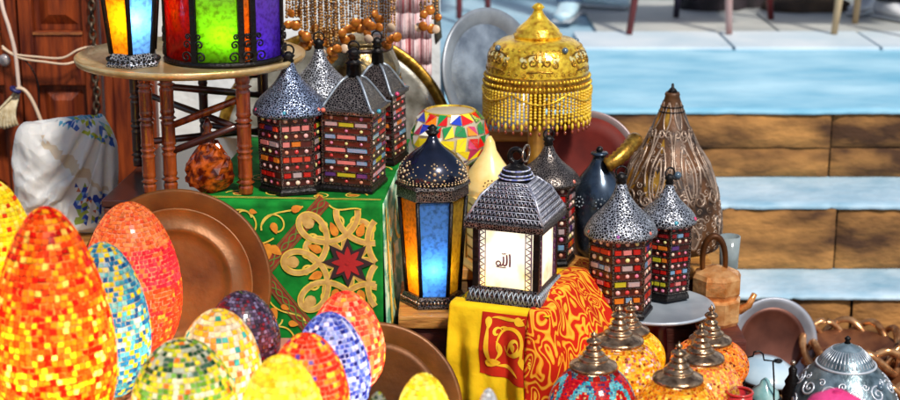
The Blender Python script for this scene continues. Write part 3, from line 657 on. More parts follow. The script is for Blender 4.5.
# ------------------------------------------------------------------ plastic bag
F = Fr(69, .62, 3.92)
BAG = [   # the settled folds of the bag, points of its skin in thousandths
15, -3, 27, 370, -190, 343, -79, -271, 176, -472, 9, 90, -94, 277, 176, 371, 202, 344, 198, -191, 767, -317, -207, 592, -288, 155, 553, 169, 173, 804, 486, 2, 978, 400, 0, 963, -74, -277, 147, -87, -246, 145, -83, -255, 117, -81, -256, 76, -109, -288, 71, -98, -293, 31, -83, -253, 18, -73, -224, 40,
-60, -192, 58, -50, -175, 22, -35, -137, 23, -21, -101, 23, -14, -78, 48, -1, -52, 56, 3, -29, 35, 39, -20, 23, 60, -40, 15, 89, -60, 10, 106, -79, 3, 158, -115, 6, 200, -143, 10, 248, -155, 15, 282, -165, 30, 315, -182, 58, 336, -192, 99, 350, -199, 144, 357, -200, 187, 360, -197, 229,
363, -194, 270, 366, -192, 308, 356, -215, 332, 328, -228, 321, 293, -236, 309, 270, -261, 295, 237, -255, 277, 216, -265, 262, 184, -289, 244, 152, -261, 229, 114, -240, 225, 73, -242, 222, 56, -283, 215, 34, -270, 198, 6, -242, 201, -19, -268, 183, -54, -267, 176, 369, 174, 339, 354, 147, 336, 371, 122, 329,
395, 98, 322, 405, 65, 313, 431, 43, 304, 463, 26, 295, 455, -8, 294, 431, -37, 296, 429, -74, 298, 454, -101, 298, 444, -132, 305, 418, -154, 313, 389, -138, 320, 372, -164, 332, 39, 15, 28, 64, 35, 21, 95, 55, 22, 129, 74, 24, 167, 93, 18, 204, 110, 32, 242, 128, 35, 276, 144, 55,
300, 149, 81, 320, 161, 121, 334, 177, 148, 335, 184, 191, 351, 190, 230, 360, 195, 269, 367, 199, 307, -447, 2, 66, -411, -6, 58, -385, -18, 29, -420, -14, 40, -432, -14, 19, -382, -11, 16, -341, -15, 15, -301, -1, 11, -244, -14, 5, -166, -21, -4, -133, -14, 4, -101, -11, 17, -71, 3, 26,
-35, 5, 38, -8, 4, 44, -107, -269, 158, -139, -276, 150, -150, -248, 132, -185, -231, 120, -221, -213, 115, -246, -196, 101, -281, -192, 86, -315, -183, 74, -342, -153, 66, -359, -124, 78, -385, -94, 81, -415, -77, 80, -436, -48, 82, -438, -32, 100, -458, -9, 98, -98, 249, 154, -98, 233, 122, -105, 208, 95,
-117, 239, 87, -119, 251, 64, -111, 256, 33, -96, 225, 18, -86, 209, 57, -68, 183, 38, -55, 161, 19, -40, 129, 18, -22, 116, 42, -12, 83, 34, -5, 54, 19, 5, 25, 21, -461, 33, 81, -442, 59, 76, -417, 77, 83, -414, 93, 69, -389, 114, 63, -354, 124, 78, -335, 149, 72, -300, 159, 86,
-285, 170, 96, -257, 195, 108, -260, 234, 115, -220, 242, 121, -191, 256, 140, -160, 270, 153, -126, 277, 163, -64, 257, 175, -42, 227, 183, -21, 194, 192, 9, 221, 202, 35, 253, 214, 69, 229, 221, 99, 206, 232, 142, 219, 234, 176, 250, 246, 203, 250, 257, 224, 213, 268, 256, 188, 276, 291, 194, 293,
318, 208, 314, 346, 217, 331, 472, -10, 947, 472, -26, 912, 479, -38, 873, 488, -50, 831, 494, -67, 789, 492, -86, 747, 484, -104, 704, 470, -118, 659, 453, -127, 613, 436, -127, 567, 419, -121, 523, 398, -121, 481, 380, -131, 442, 373, -150, 406, 373, -170, 373, 381, 188, 377, 385, 172, 413, 385, 158, 452,
383, 145, 493, 383, 129, 534, 389, 110, 576, 398, 91, 619, 410, 74, 663, 427, 61, 707, 449, 55, 751, 470, 56, 794, 489, 53, 835, 504, 42, 875, 507, 25, 912, 496, 13, 946, 192, -202, 735, 187, -212, 699, 180, -225, 660, 163, -247, 625, 151, -262, 586, 134, -268, 542, 113, -272, 498, 89, -271, 453,
64, -269, 410, 37, -264, 370, 12, -258, 330, -27, -246, 325, -39, -242, 281, -53, -249, 241, -69, -264, 209, 367, -206, 373, 354, -218, 405, 334, -221, 439, 313, -224, 474, 293, -214, 508, 280, -237, 546, 280, -213, 571, 285, -174, 594, 274, -134, 618, 253, -99, 647, 221, -95, 682, 205, -121, 713, 234, -154, 721,
242, -192, 737, 222, -215, 757, -332, -196, 561, -352, -193, 528, -379, -198, 496, -412, -210, 483, -435, -206, 445, -440, -177, 413, -449, -158, 372, -456, -140, 339, -437, -109, 312, -461, -96, 277, -483, -77, 241, -490, -61, 201, -507, -43, 170, -503, -23, 141, -497, -5, 111, -103, -257, 196, -127, -267, 219, -136, -305, 233,
-141, -273, 255, -150, -244, 281, -158, -290, 286, -187, -287, 307, -216, -267, 341, -234, -273, 386, -244, -285, 429, -265, -276, 462, -272, -232, 469, -290, -222, 507, -303, -245, 538, -303, -218, 563, -282, 162, 528, -276, 130, 513, -258, 150, 485, -239, 184, 470, -221, 215, 467, -214, 259, 469, -196, 279, 430, -175, 285, 387,
-174, 250, 361, -171, 256, 330, -159, 282, 302, -140, 255, 269, -141, 221, 250, -118, 233, 218, -111, 268, 200, -492, 29, 110, -487, 45, 143, -475, 59, 178, -475, 73, 212, -481, 97, 250, -470, 110, 294, -445, 116, 334, -416, 119, 371, -405, 138, 405, -396, 152, 444, -400, 191, 468, -364, 181, 487, -370, 156, 490,
-344, 157, 513, -316, 168, 535, 176, 206, 799, 202, 203, 777, 218, 182, 750, 242, 206, 722, 250, 177, 691, 264, 157, 659, 264, 197, 637, 288, 210, 601, 317, 209, 562, 304, 188, 529, 283, 162, 498, 303, 148, 461, 324, 166, 429, 342, 187, 401, 357, 212, 374, -76, 284, 206, -58, 286, 241, -39, 286, 278,
-19, 283, 318, 4, 272, 359, 23, 272, 405, 47, 254, 444, 67, 238, 487, 85, 225, 531, 99, 220, 578, 103, 235, 622, 112, 226, 667, 123, 214, 707, 136, 199, 743, 152, 185, 775, 487, -21, 989, 493, -48, 996, 474, -74, 1002, 440, -83, 1004, 420, -111, 1005, 397, -138, 1005, 381, -113, 988, 358, -86, 968,
321, -81, 953, 300, -109, 933, 302, -136, 901, 290, -165, 871, 269, -187, 846, 241, -198, 821, 217, -197, 795, 176, -167, 754, 149, -146, 742, 113, -131, 734, 74, -141, 728, 67, -178, 708, 48, -215, 692, 12, -240, 681, -31, -233, 668, -75, -239, 659, -118, -246, 652, -158, -253, 646, -195, -252, 637, -234, -244, 624,
-271, -249, 620, -297, -231, 605, -340, -190, 602, -367, -174, 612, -392, -157, 623, -415, -133, 633, -434, -112, 642, -450, -83, 649, -448, -47, 647, -441, -9, 645, -429, 28, 643, -437, 63, 635, -418, 95, 626, -389, 111, 612, -361, 112, 598, -332, 129, 587, -310, 138, 566, -256, 159, 558, -226, 173, 569, -189, 178, 575,
-153, 170, 590, -119, 155, 611, -84, 139, 631, -52, 118, 655, -11, 106, 670, 28, 121, 688, 29, 146, 725, 66, 147, 731, 95, 119, 741, 136, 121, 748, 173, 131, 756, 183, 157, 776, 180, 183, 835, 201, 192, 864, 232, 191, 889, 261, 173, 910, 297, 182, 931, 319, 153, 950, 341, 124, 968, 369, 144, 987,
388, 134, 1000, 385, 100, 1008, 420, 109, 1013, 451, 96, 1011, 460, 63, 1006, 487, 46, 999, 504, 22, 989, 400, -9, 970, 392, -19, 979, 377, -32, 990, 354, -51, 1010, 319, -73, 1030, 267, -74, 1055, 206, -43, 1075, 145, -104, 1080, 133, -156, 987, 149, -170, 948, 164, -155, 913, 156, -121, 885, 172, -115, 849,
186, -135, 817, 193, -163, 791, 493, 0, 1016, 489, 0, 1055, 467, 0, 1089, 449, 0, 1131, 423, 0, 1169, 389, 0, 1201, 359, 0, 1219, 357, 0, 1160, 360, 0, 1107, 370, 0, 1068, 381, 0, 1031, 390, 0, 995, 400, 0, 977, 406, 0, 969, 406, 0, 962, 389, -6, 975, 368, -12, 988, 335, -21, 1001,
297, -24, 1029, 228, -31, 1033, 151, -59, 981, 42, -81, 950, -93, -87, 917, -238, -146, 866, -268, -155, 814, -285, -177, 779, -300, -193, 742, -310, -201, 703, -320, -213, 667, -322, -215, 629, 389, 5, 966, 369, 12, 974, 337, 20, 988, 299, 32, 1015, 240, 43, 1015, 155, 14, 1003, 37, 12, 993, -91, 66, 953,
-198, 116, 829, -226, 129, 781, -237, 131, 742, -249, 139, 700, -260, 147, 661, -267, 142, 621, -273, 136, 583, 399, 8, 953, 391, 17, 955, 376, 30, 971, 352, 47, 992, 318, 68, 1015, 275, 56, 1062, 218, 60, 1106, 164, 129, 1086, 157, 160, 989, 162, 135, 956, 185, 143, 921, 175, 110, 898, 193, 103, 863,
209, 122, 833, 197, 152, 815, 402, 9, 957, 400, 10, 967, 392, 19, 961, 393, 11, 981, 388, 21, 976, 376, 33, 981, 384, 14, 1014, 380, 26, 1000, 370, 38, 1000, 350, 52, 1003, 376, 17, 1056, 373, 32, 1040, 362, 46, 1029, 345, 62, 1029, 316, 68, 1036, 367, 21, 1098, 367, 40, 1087, 356, 57, 1074,
338, 74, 1066, 306, 70, 1068, 265, 56, 1081, 361, 25, 1145, 361, 48, 1135, 352, 70, 1124, 329, 79, 1117, 298, 62, 1114, 255, 58, 1116, 205, 77, 1118, 361, 29, 1200, 357, 57, 1185, 346, 83, 1170, 315, 75, 1169, 279, 83, 1165, 238, 96, 1149, 203, 119, 1117, 178, 145, 1063, 376, 32, 1220, 361, 66, 1239,
337, 92, 1223, 312, 113, 1197, 295, 128, 1161, 271, 136, 1121, 241, 141, 1075, 212, 151, 1022, 184, 142, 990, 410, 32, 1186, 396, 65, 1203, 374, 98, 1210, 345, 88, 1179, 311, 89, 1147, 284, 96, 1111, 261, 106, 1072, 246, 117, 1031, 227, 126, 992, 207, 135, 955, 440, 31, 1149, 427, 64, 1163, 411, 99, 1177,
379, 119, 1168, 342, 119, 1145, 322, 106, 1109, 301, 93, 1071, 274, 87, 1035, 247, 88, 999, 221, 94, 964, 197, 101, 931, 461, 30, 1106, 452, 62, 1122, 432, 92, 1132, 397, 106, 1133, 382, 118, 1120, 348, 137, 1104, 312, 141, 1080, 288, 129, 1045, 276, 119, 1004, 262, 109, 964, 241, 102, 928, 217, 100, 894,
481, 29, 1067, 472, 59, 1080, 452, 88, 1089, 415, 93, 1091, 394, 117, 1087, 380, 125, 1074, 346, 131, 1058, 319, 159, 1038, 283, 163, 1015, 254, 152, 985, 241, 141, 946, 236, 136, 905, 226, 128, 867, 499, 27, 1030, 479, 50, 1039, 458, 76, 1046, 437, 103, 1051, 399, 95, 1049, 392, 126, 1043, 376, 134, 1030,
342, 126, 1013, 323, 159, 993, 290, 177, 974, 254, 180, 952, 223, 174, 925, 206, 161, 890, 200, 154, 852, 386, 14, 959, 374, 25, 968, 362, 22, 975, 353, 41, 985, 345, 36, 987, 324, 33, 995, 323, 61, 1005, 318, 54, 999, 300, 53, 1000, 276, 49, 1019, 286, 49, 1048, 292, 33, 1040, 280, 46, 1039,
248, 43, 1042, 206, 37, 1030, 221, 41, 1089, 224, 39, 1066, 219, 41, 1051, 201, 23, 1045, 165, 11, 1033, 107, 7, 1018, 158, 104, 1096, 153, 76, 1093, 145, 56, 1082, 126, 45, 1067, 95, 41, 1047, 46, 44, 1024, -17, 52, 994, 142, 162, 1008, 120, 146, 1022, 96, 126, 1029, 71, 116, 1022, 38, 105, 1006,
-4, 101, 977, -54, 98, 935, -119, 102, 883, 136, 164, 937, 108, 195, 915, 77, 178, 921, 49, 165, 912, 12, 157, 897, -35, 149, 878, -92, 156, 850, -160, 167, 821, -195, 148, 801, 145, 128, 918, 113, 152, 900, 89, 180, 873, 45, 195, 859, -2, 210, 846, -49, 209, 830, -93, 200, 812, -135, 187, 794,
-173, 169, 776, -208, 154, 758, 164, 147, 884, 129, 121, 877, 90, 135, 861, 68, 163, 831, 30, 187, 812, -14, 202, 796, -61, 204, 781, -105, 200, 764, -146, 186, 747, -182, 168, 730, -212, 144, 714, 155, 112, 860, 142, 150, 846, 113, 122, 833, 71, 120, 819, 44, 147, 793, 13, 174, 768, -28, 194, 749,
-73, 204, 733, -117, 201, 718, -152, 176, 701, -187, 160, 686, -225, 153, 673, 174, 109, 825, 135, 114, 821, 118, 150, 806, 92, 131, 791, 56, 110, 775, 19, 131, 756, -8, 158, 728, -44, 181, 705, -85, 195, 686, -129, 198, 672, -161, 172, 657, -199, 164, 644, -235, 155, 632, 191, 126, 794, 155, 115, 786,
115, 116, 781, 93, 148, 767, 61, 138, 758, 44, 109, 730, 1, 114, 715, -28, 140, 688, -62, 161, 664, -100, 180, 644, -140, 191, 627, -178, 180, 617, -208, 158, 603, -242, 146, 592, 374, 0, 978, 348, 7, 989, 348, -7, 991, 308, 15, 1004, 313, 0, 1006, 307, -15, 1006, 263, 25, 1032, 275, 10, 1034,
277, 1, 1021, 261, -14, 1032, 191, 25, 1002, 207, 15, 1008, 214, 4, 1014, 211, -13, 1002, 180, -27, 1009, 91, 8, 979, 122, 31, 969, 139, 10, 963, 141, -13, 961, 120, -29, 968, 91, -59, 955, -39, 17, 963, 5, 3, 946, 29, 21, 929, 39, -2, 920, 33, -30, 919, 7, -57, 922, -36, -76, 919,
-172, 78, 895, -141, 32, 923, -111, 10, 905, -87, 10, 878, -88, -19, 882, -104, -52, 883, -143, -78, 894, -184, -110, 873, -250, 111, 802, -272, 89, 822, -268, 59, 860, -249, 34, 853, -241, -1, 865, -248, -38, 862, -273, -75, 858, -303, -113, 845, -292, -144, 836, -265, 123, 762, -287, 102, 782, -308, 73, 798,
-333, 48, 817, -351, 18, 829, -347, -21, 824, -348, -60, 828, -337, -97, 818, -330, -135, 815, -308, -154, 796, -276, 132, 721, -303, 116, 742, -329, 94, 761, -349, 64, 776, -368, 31, 788, -384, -2, 800, -381, -43, 798, -377, -82, 797, -365, -119, 788, -348, -151, 776, -325, -174, 760, -287, 135, 679, -315, 124, 700,
-344, 110, 720, -366, 82, 736, -387, 51, 749, -404, 16, 761, -411, -24, 765, -408, -64, 765, -399, -104, 759, -383, -137, 748, -360, -164, 734, -336, -187, 720, -294, 134, 638, -323, 125, 657, -350, 110, 678, -378, 95, 693, -400, 66, 707, -417, 32, 717, -429, -5, 725, -430, -46, 727, -425, -85, 725, -412, -121, 717,
-391, -149, 706, -370, -176, 694, -346, -197, 680, -298, 125, 598, -326, 116, 615, -354, 103, 635, -388, 104, 654, -404, 73, 662, -431, 50, 677, -442, 12, 684, -442, -27, 686, -441, -66, 687, -431, -99, 683, -415, -128, 675, -394, -156, 664, -367, -173, 652, -346, -196, 640, 385, -16, 984, 360, -25, 1000, 374, -28, 991,
322, -36, 1015, 343, -40, 1013, 354, -44, 1007, 271, -37, 1046, 299, -51, 1039, 316, -59, 1030, 323, -62, 1034, 204, -59, 1008, 236, -57, 1031, 260, -44, 1044, 274, -54, 1047, 278, -62, 1053, 105, -85, 984, 154, -80, 1011, 189, -74, 1034, 210, -72, 1053, 218, -58, 1056, 219, -55, 1067, -16, -75, 953, 42, -66, 986,
88, -60, 1014, 118, -56, 1037, 137, -66, 1048, 138, -56, 1065, 140, -72, 1082, -157, -124, 916, -86, -106, 958, -30, -100, 988, 15, -101, 1010, 51, -108, 1021, 77, -110, 1025, 96, -118, 1023, 110, -139, 1014, -229, -158, 828, -189, -168, 840, -125, -151, 868, -67, -145, 895, -19, -149, 910, 19, -157, 920, 45, -167, 930,
74, -174, 924, 109, -169, 938, -246, -179, 790, -206, -179, 800, -163, -179, 814, -126, -189, 832, -80, -193, 846, -34, -203, 860, 11, -189, 872, 54, -171, 883, 96, -177, 897, 135, -181, 909, -265, -202, 757, -224, -200, 764, -182, -200, 774, -143, -210, 792, -97, -207, 802, -54, -192, 815, -9, -181, 827, 37, -175, 839,
80, -187, 854, 119, -191, 867, 148, -162, 873, -278, -210, 717, -240, -214, 730, -201, -222, 743, -162, -205, 752, -118, -194, 761, -73, -188, 771, -26, -183, 782, 20, -186, 795, 64, -198, 810, 103, -199, 824, 131, -167, 832, 135, -127, 848, -286, -214, 677, -253, -227, 691, -213, -224, 701, -174, -228, 714, -133, -212, 719,
-89, -204, 727, -43, -199, 738, 2, -201, 752, 44, -215, 770, 86, -207, 780, 112, -172, 790, 115, -133, 810, 152, -120, 812, -296, -231, 643, -260, -226, 650, -227, -241, 663, -186, -244, 676, -146, -236, 683, -104, -224, 688, -60, -217, 697, -16, -219, 710, 27, -229, 726, 68, -213, 736, 91, -176, 748, 94, -137, 769,
132, -124, 774, 167, -140, 780, 404, -9, 972, 394, -21, 982, 402, -10, 979, 377, -35, 993, 390, -23, 988, 393, -11, 986, 351, -54, 1010, 370, -38, 997, 380, -25, 997, 382, -13, 1007, 310, -76, 1030, 342, -59, 1018, 359, -44, 1014, 368, -30, 1024, 371, -16, 1042, 260, -59, 1068, 304, -69, 1055, 333, -71, 1048,
349, -53, 1051, 357, -37, 1063, 361, -20, 1082, 192, -63, 1102, 247, -47, 1095, 289, -56, 1090, 318, -71, 1094, 341, -65, 1097, 350, -45, 1112, 354, -24, 1131, 165, -136, 1052, 191, -106, 1106, 227, -70, 1129, 268, -60, 1140, 303, -62, 1142, 329, -74, 1147, 345, -55, 1164, 353, -29, 1188, 166, -158, 983, 195, -154, 1014,
217, -133, 1069, 241, -123, 1117, 267, -111, 1152, 290, -95, 1182, 322, -84, 1201, 346, -64, 1218, 369, -31, 1210, 183, -143, 947, 203, -131, 983, 223, -117, 1020, 244, -102, 1056, 270, -91, 1091, 301, -87, 1124, 330, -92, 1157, 357, -94, 1188, 381, -63, 1183, 402, -31, 1176, 179, -112, 916, 204, -103, 949, 233, -98, 982,
262, -99, 1017, 286, -108, 1055, 305, -120, 1094, 336, -123, 1125, 367, -103, 1146, 399, -95, 1162, 416, -62, 1151, 434, -30, 1142, 197, -114, 878, 222, -116, 910, 246, -122, 946, 266, -132, 985, 285, -144, 1024, 317, -144, 1056, 347, -123, 1080, 361, -90, 1103, 398, -90, 1119, 432, -94, 1129, 444, -61, 1114, 456, -29, 1101,
208, -139, 847, 227, -147, 880, 245, -157, 916, 269, -165, 952, 300, -162, 984, 329, -141, 1011, 337, -108, 1037, 360, -81, 1058, 394, -96, 1074, 423, -114, 1087, 442, -81, 1082, 464, -58, 1073, 476, -28, 1063, 210, -170, 821, 229, -178, 853, 254, -183, 883, 284, -176, 911, 310, -154, 940, 321, -124, 968, 326, -92, 996,
361, -81, 1012, 388, -104, 1030, 410, -128, 1045, 428, -95, 1044, 458, -77, 1041, 482, -54, 1036, 496, -25, 1028, 502, 39, 956, 490, 49, 920, 473, 51, 964, 473, 53, 881, 456, 57, 927, 449, 75, 970, 454, 55, 841, 441, 67, 887, 442, 89, 931, 444, 111, 974, 435, 62, 798, 429, 81, 845, 439, 104, 889,
436, 125, 933, 410, 112, 972, 418, 75, 754, 422, 97, 800, 436, 120, 844, 423, 137, 890, 401, 113, 929, 375, 105, 967, 408, 93, 707, 420, 114, 752, 430, 137, 797, 409, 143, 843, 391, 113, 882, 364, 112, 923, 383, 141, 957, 403, 111, 661, 419, 131, 703, 420, 153, 750, 395, 146, 794, 380, 113, 833,
354, 119, 876, 378, 147, 910, 361, 155, 944, 401, 129, 615, 417, 149, 655, 405, 165, 700, 383, 145, 743, 367, 114, 783, 343, 127, 827, 372, 153, 861, 353, 167, 898, 338, 128, 922, 402, 144, 569, 410, 166, 609, 387, 170, 650, 373, 142, 690, 353, 117, 731, 334, 136, 775, 366, 160, 810, 345, 178, 849,
332, 136, 873, 308, 149, 905, 402, 161, 526, 397, 180, 564, 373, 170, 602, 360, 140, 638, 334, 124, 678, 326, 149, 721, 359, 170, 757, 337, 189, 799, 323, 148, 823, 297, 147, 856, 295, 184, 884, 396, 179, 485, 379, 188, 521, 361, 167, 555, 345, 140, 590, 318, 132, 630, 320, 160, 669, 351, 182, 704,
325, 196, 746, 311, 160, 774, 285, 145, 804, 288, 183, 833, 260, 175, 863, 386, 193, 447, 365, 190, 480, 350, 165, 511, 331, 141, 545, 305, 142, 584, 315, 170, 621, 341, 191, 654, 312, 202, 695, 296, 173, 727, 278, 146, 755, 278, 181, 783, 256, 183, 814, 231, 189, 842, 373, 205, 410, 353, 189, 440,
338, 164, 469, 317, 143, 501, 294, 152, 540, 310, 179, 573, 330, 201, 607, 300, 206, 647, 279, 185, 681, 272, 149, 706, 265, 179, 737, 248, 196, 768, 222, 180, 796, 203, 206, 821, 163, 169, 747, 142, 180, 715, 162, 144, 721, 116, 188, 683, 147, 158, 684, 126, 128, 710, 89, 202, 648, 128, 176, 647,
112, 152, 677, 84, 124, 702, 64, 222, 612, 105, 195, 609, 96, 172, 637, 72, 145, 663, 43, 140, 695, 67, 247, 570, 77, 215, 573, 74, 176, 593, 52, 176, 633, 27, 145, 652, 5, 160, 690, 58, 254, 522, 39, 231, 544, 49, 191, 551, 39, 200, 592, 14, 164, 608, -8, 174, 647, 6, 138, 652,
35, 255, 478, 15, 262, 511, 21, 212, 511, 13, 209, 550, -7, 200, 581, -25, 183, 600, -24, 153, 616, -21, 117, 625, 2, 247, 440, 2, 244, 470, -10, 240, 479, -24, 210, 513, -18, 200, 541, -41, 202, 560, -44, 175, 576, -37, 136, 583, -65, 112, 610, -4, 245, 391, -18, 228, 426, -33, 265, 451,
-37, 221, 467, -46, 200, 497, -41, 240, 530, -53, 207, 538, -57, 158, 541, -80, 121, 563, -107, 124, 595, -23, 247, 344, -38, 221, 379, -47, 258, 402, -60, 242, 424, -73, 208, 452, -52, 243, 479, -76, 239, 506, -78, 191, 506, -100, 150, 525, -123, 117, 549, -148, 129, 583, -42, 248, 300, -59, 221, 333,
-79, 240, 368, -90, 267, 392, -97, 223, 407, -90, 232, 446, -83, 274, 470, -102, 227, 476, -120, 182, 488, -142, 146, 512, -165, 117, 538, -180, 143, 560, -65, 254, 262, -79, 223, 290, -103, 229, 328, -98, 274, 347, -119, 245, 368, -116, 230, 403, -113, 267, 429, -130, 270, 471, -148, 223, 480, -162, 178, 478,
-184, 142, 500, -205, 119, 529, -214, 153, 544, -87, 260, 228, -99, 227, 252, -123, 223, 288, -119, 265, 306, -142, 280, 344, -140, 242, 362, -148, 257, 397, -154, 285, 430, -174, 265, 471, -186, 220, 463, -202, 178, 469, -222, 145, 491, -242, 124, 521, -249, 159, 534, -339, 158, 555, -372, 162, 533, -355, 126, 556,
-401, 164, 503, -386, 129, 528, -386, 108, 567, -378, 151, 473, -413, 140, 498, -412, 122, 534, -418, 110, 581, -418, 158, 479, -398, 120, 460, -415, 109, 499, -430, 90, 542, -435, 77, 589, -420, 128, 447, -434, 124, 487, -417, 86, 460, -404, 72, 507, -413, 58, 554, -421, 43, 600, -434, 113, 404, -451, 103, 448,
-451, 88, 497, -430, 50, 472, -406, 32, 514, -417, 19, 560, -436, 9, 603, -433, 86, 367, -440, 79, 407, -462, 74, 452, -469, 51, 498, -443, 12, 486, -415, -7, 523, -432, -14, 562, -437, -31, 606, -461, 81, 328, -457, 56, 366, -465, 58, 405, -479, 38, 449, -484, 12, 493, -451, -22, 508, -436, -43, 526,
-446, -53, 564, -445, -70, 607, -483, 74, 287, -470, 44, 320, -491, 49, 363, -486, 23, 406, -490, -1, 444, -467, -21, 473, -457, -56, 486, -460, -76, 527, -462, -90, 568, -459, -104, 610, -503, 66, 245, -496, 37, 280, -505, 23, 324, -487, 13, 362, -488, -18, 396, -485, -40, 437, -458, -59, 460, -480, -86, 485,
-478, -107, 527, -461, -123, 567, -434, -129, 601, -503, 48, 204, -505, 27, 241, -497, 8, 281, -473, -2, 319, -485, -27, 350, -486, -54, 391, -472, -78, 429, -450, -98, 456, -472, -124, 482, -461, -141, 522, -435, -148, 558, -411, -146, 591, -488, 25, 174, -503, 12, 205, -498, -11, 239, -473, -22, 277, -468, -41, 320,
-477, -66, 344, -472, -90, 386, -463, -116, 422, -442, -135, 449, -459, -159, 482, -432, -161, 514, -409, -164, 548, -383, -163, 580, -489, 10, 137, -507, -6, 169, -492, -24, 198, -477, -41, 236, -469, -60, 277, -454, -76, 317, -467, -104, 341, -455, -124, 383, -457, -153, 416, -434, -171, 444, -436, -186, 487, -408, -185, 506,
-379, -177, 536, -359, -184, 570, -278, -239, 575, -269, -240, 546, -255, -247, 591, -253, -225, 513, -234, -234, 557, -216, -257, 596, -235, -242, 476, -213, -230, 519, -194, -243, 562, -174, -250, 602, -227, -269, 454, -202, -259, 494, -172, -236, 525, -152, -249, 569, -136, -252, 616, -209, -268, 425, -195, -244, 460, -160, -262, 493,
-141, -263, 540, -112, -250, 581, -93, -252, 626, -200, -249, 383, -172, -248, 418, -153, -228, 462, -124, -239, 505, -95, -261, 543, -71, -260, 589, -50, -253, 633, -175, -256, 341, -162, -228, 380, -143, -215, 425, -106, -227, 460, -77, -234, 504, -52, -239, 550, -27, -242, 595, -4, -244, 638, -151, -295, 328, -132, -255, 349,
-116, -222, 385, -101, -194, 429, -84, -189, 480, -57, -198, 526, -22, -205, 565, 3, -208, 609, 27, -212, 650, -125, -269, 305, -108, -291, 344, -107, -267, 384, -77, -233, 407, -54, -201, 442, -37, -178, 489, -22, -165, 539, -5, -164, 588, 16, -169, 631, 40, -174, 672, -125, -266, 292, -97, -254, 323, -81, -263, 367,
-69, -274, 411, -54, -249, 446, -14, -219, 466, 8, -192, 507, 26, -171, 552, 40, -155, 597, 51, -144, 642, 62, -140, 687, -122, -307, 271, -98, -296, 306, -68, -284, 338, -42, -274, 378, -31, -275, 429, -19, -271, 474, 15, -239, 502, 49, -210, 528, 67, -187, 569, 80, -169, 612, 93, -153, 654, 104, -140, 695,
-113, -276, 253, -93, -290, 286, -60, -311, 309, -37, -315, 351, -16, -310, 397, 4, -305, 444, 25, -287, 489, 50, -261, 528, 83, -231, 553, 105, -204, 586, 117, -188, 628, 128, -172, 668, 139, -158, 706, -92, -249, 231, -79, -253, 269, -61, -266, 307, -24, -284, 319, 5, -293, 358, 29, -297, 402, 51, -297, 448,
72, -289, 495, 92, -274, 540, 113, -251, 577, 138, -224, 605, 150, -207, 644, 158, -193, 684, 167, -180, 720, 247, -202, 778, 254, -166, 761, 267, -179, 802, 235, -128, 751, 259, -139, 789, 279, -152, 829, 229, -93, 732, 239, -101, 779, 256, -114, 822, 278, -126, 862, 262, -88, 696, 267, -81, 747, 271, -81, 797,
276, -86, 845, 284, -96, 892, 286, -119, 666, 297, -106, 714, 305, -95, 764, 311, -87, 813, 315, -81, 861, 318, -79, 908, 297, -162, 640, 308, -149, 688, 318, -137, 736, 328, -125, 785, 338, -114, 833, 346, -103, 879, 353, -94, 925, 293, -203, 617, 304, -191, 665, 316, -180, 713, 328, -168, 761, 340, -157, 809,
352, -146, 856, 363, -135, 902, 372, -124, 946, 290, -226, 591, 301, -214, 637, 313, -203, 684, 326, -191, 732, 339, -181, 779, 351, -173, 826, 364, -164, 875, 376, -156, 921, 387, -147, 964, 308, -208, 550, 323, -202, 595, 337, -197, 642, 352, -191, 689, 366, -184, 737, 380, -177, 784, 392, -166, 831, 403, -151, 879,
410, -136, 923, 415, -123, 966, 331, -216, 513, 348, -209, 555, 365, -201, 600, 379, -190, 646, 390, -175, 693, 398, -158, 740, 400, -143, 788, 402, -127, 834, 407, -111, 881, 417, -97, 925, 428, -88, 966, 353, -215, 476, 370, -204, 515, 383, -187, 557, 387, -167, 602, 387, -150, 649, 388, -133, 697, 394, -117, 744,
405, -103, 790, 421, -94, 836, 438, -90, 881, 453, -89, 924, 465, -84, 964, 369, -206, 440, 378, -187, 476, 379, -167, 517, 377, -145, 560, 382, -125, 605, 395, -111, 652, 411, -103, 699, 427, -100, 746, 444, -101, 792, 461, -99, 837, 476, -92, 881, 487, -78, 922, 492, -63, 960, 375, -188, 405, 374, -168, 441,
373, -149, 479, 381, -127, 519, 399, -113, 562, 418, -110, 608, 434, -113, 655, 449, -113, 703, 465, -109, 748, 481, -99, 792, 492, -83, 835, 497, -64, 877, 497, -47, 916, 491, -32, 953, 168, 216, 764, 191, 204, 739, 160, 225, 725, 206, 187, 710, 179, 205, 698, 152, 232, 683, 231, 212, 682, 193, 194, 669,
158, 204, 659, 144, 238, 639, 238, 181, 649, 219, 219, 639, 178, 203, 626, 138, 205, 616, 135, 243, 592, 253, 164, 615, 215, 181, 609, 205, 221, 593, 161, 215, 582, 120, 205, 570, 120, 245, 546, 249, 207, 593, 241, 172, 568, 198, 188, 562, 190, 219, 544, 144, 226, 535, 102, 208, 522, 100, 245, 500,
276, 212, 554, 234, 217, 546, 226, 181, 519, 183, 198, 515, 172, 216, 495, 128, 236, 486, 87, 216, 472, 76, 249, 455, 306, 215, 514, 263, 216, 506, 218, 226, 498, 208, 189, 470, 163, 202, 466, 149, 216, 445, 111, 229, 436, 72, 228, 424, 44, 255, 415, 295, 195, 481, 292, 221, 466, 248, 223, 457,
204, 235, 448, 189, 198, 422, 141, 203, 417, 120, 218, 401, 80, 215, 398, 60, 245, 378, 25, 261, 368, 274, 169, 450, 286, 201, 432, 274, 215, 420, 234, 227, 408, 191, 242, 396, 166, 209, 375, 120, 197, 369, 87, 219, 360, 55, 208, 353, 49, 245, 328, 11, 268, 320, 294, 154, 413, 266, 179, 402,
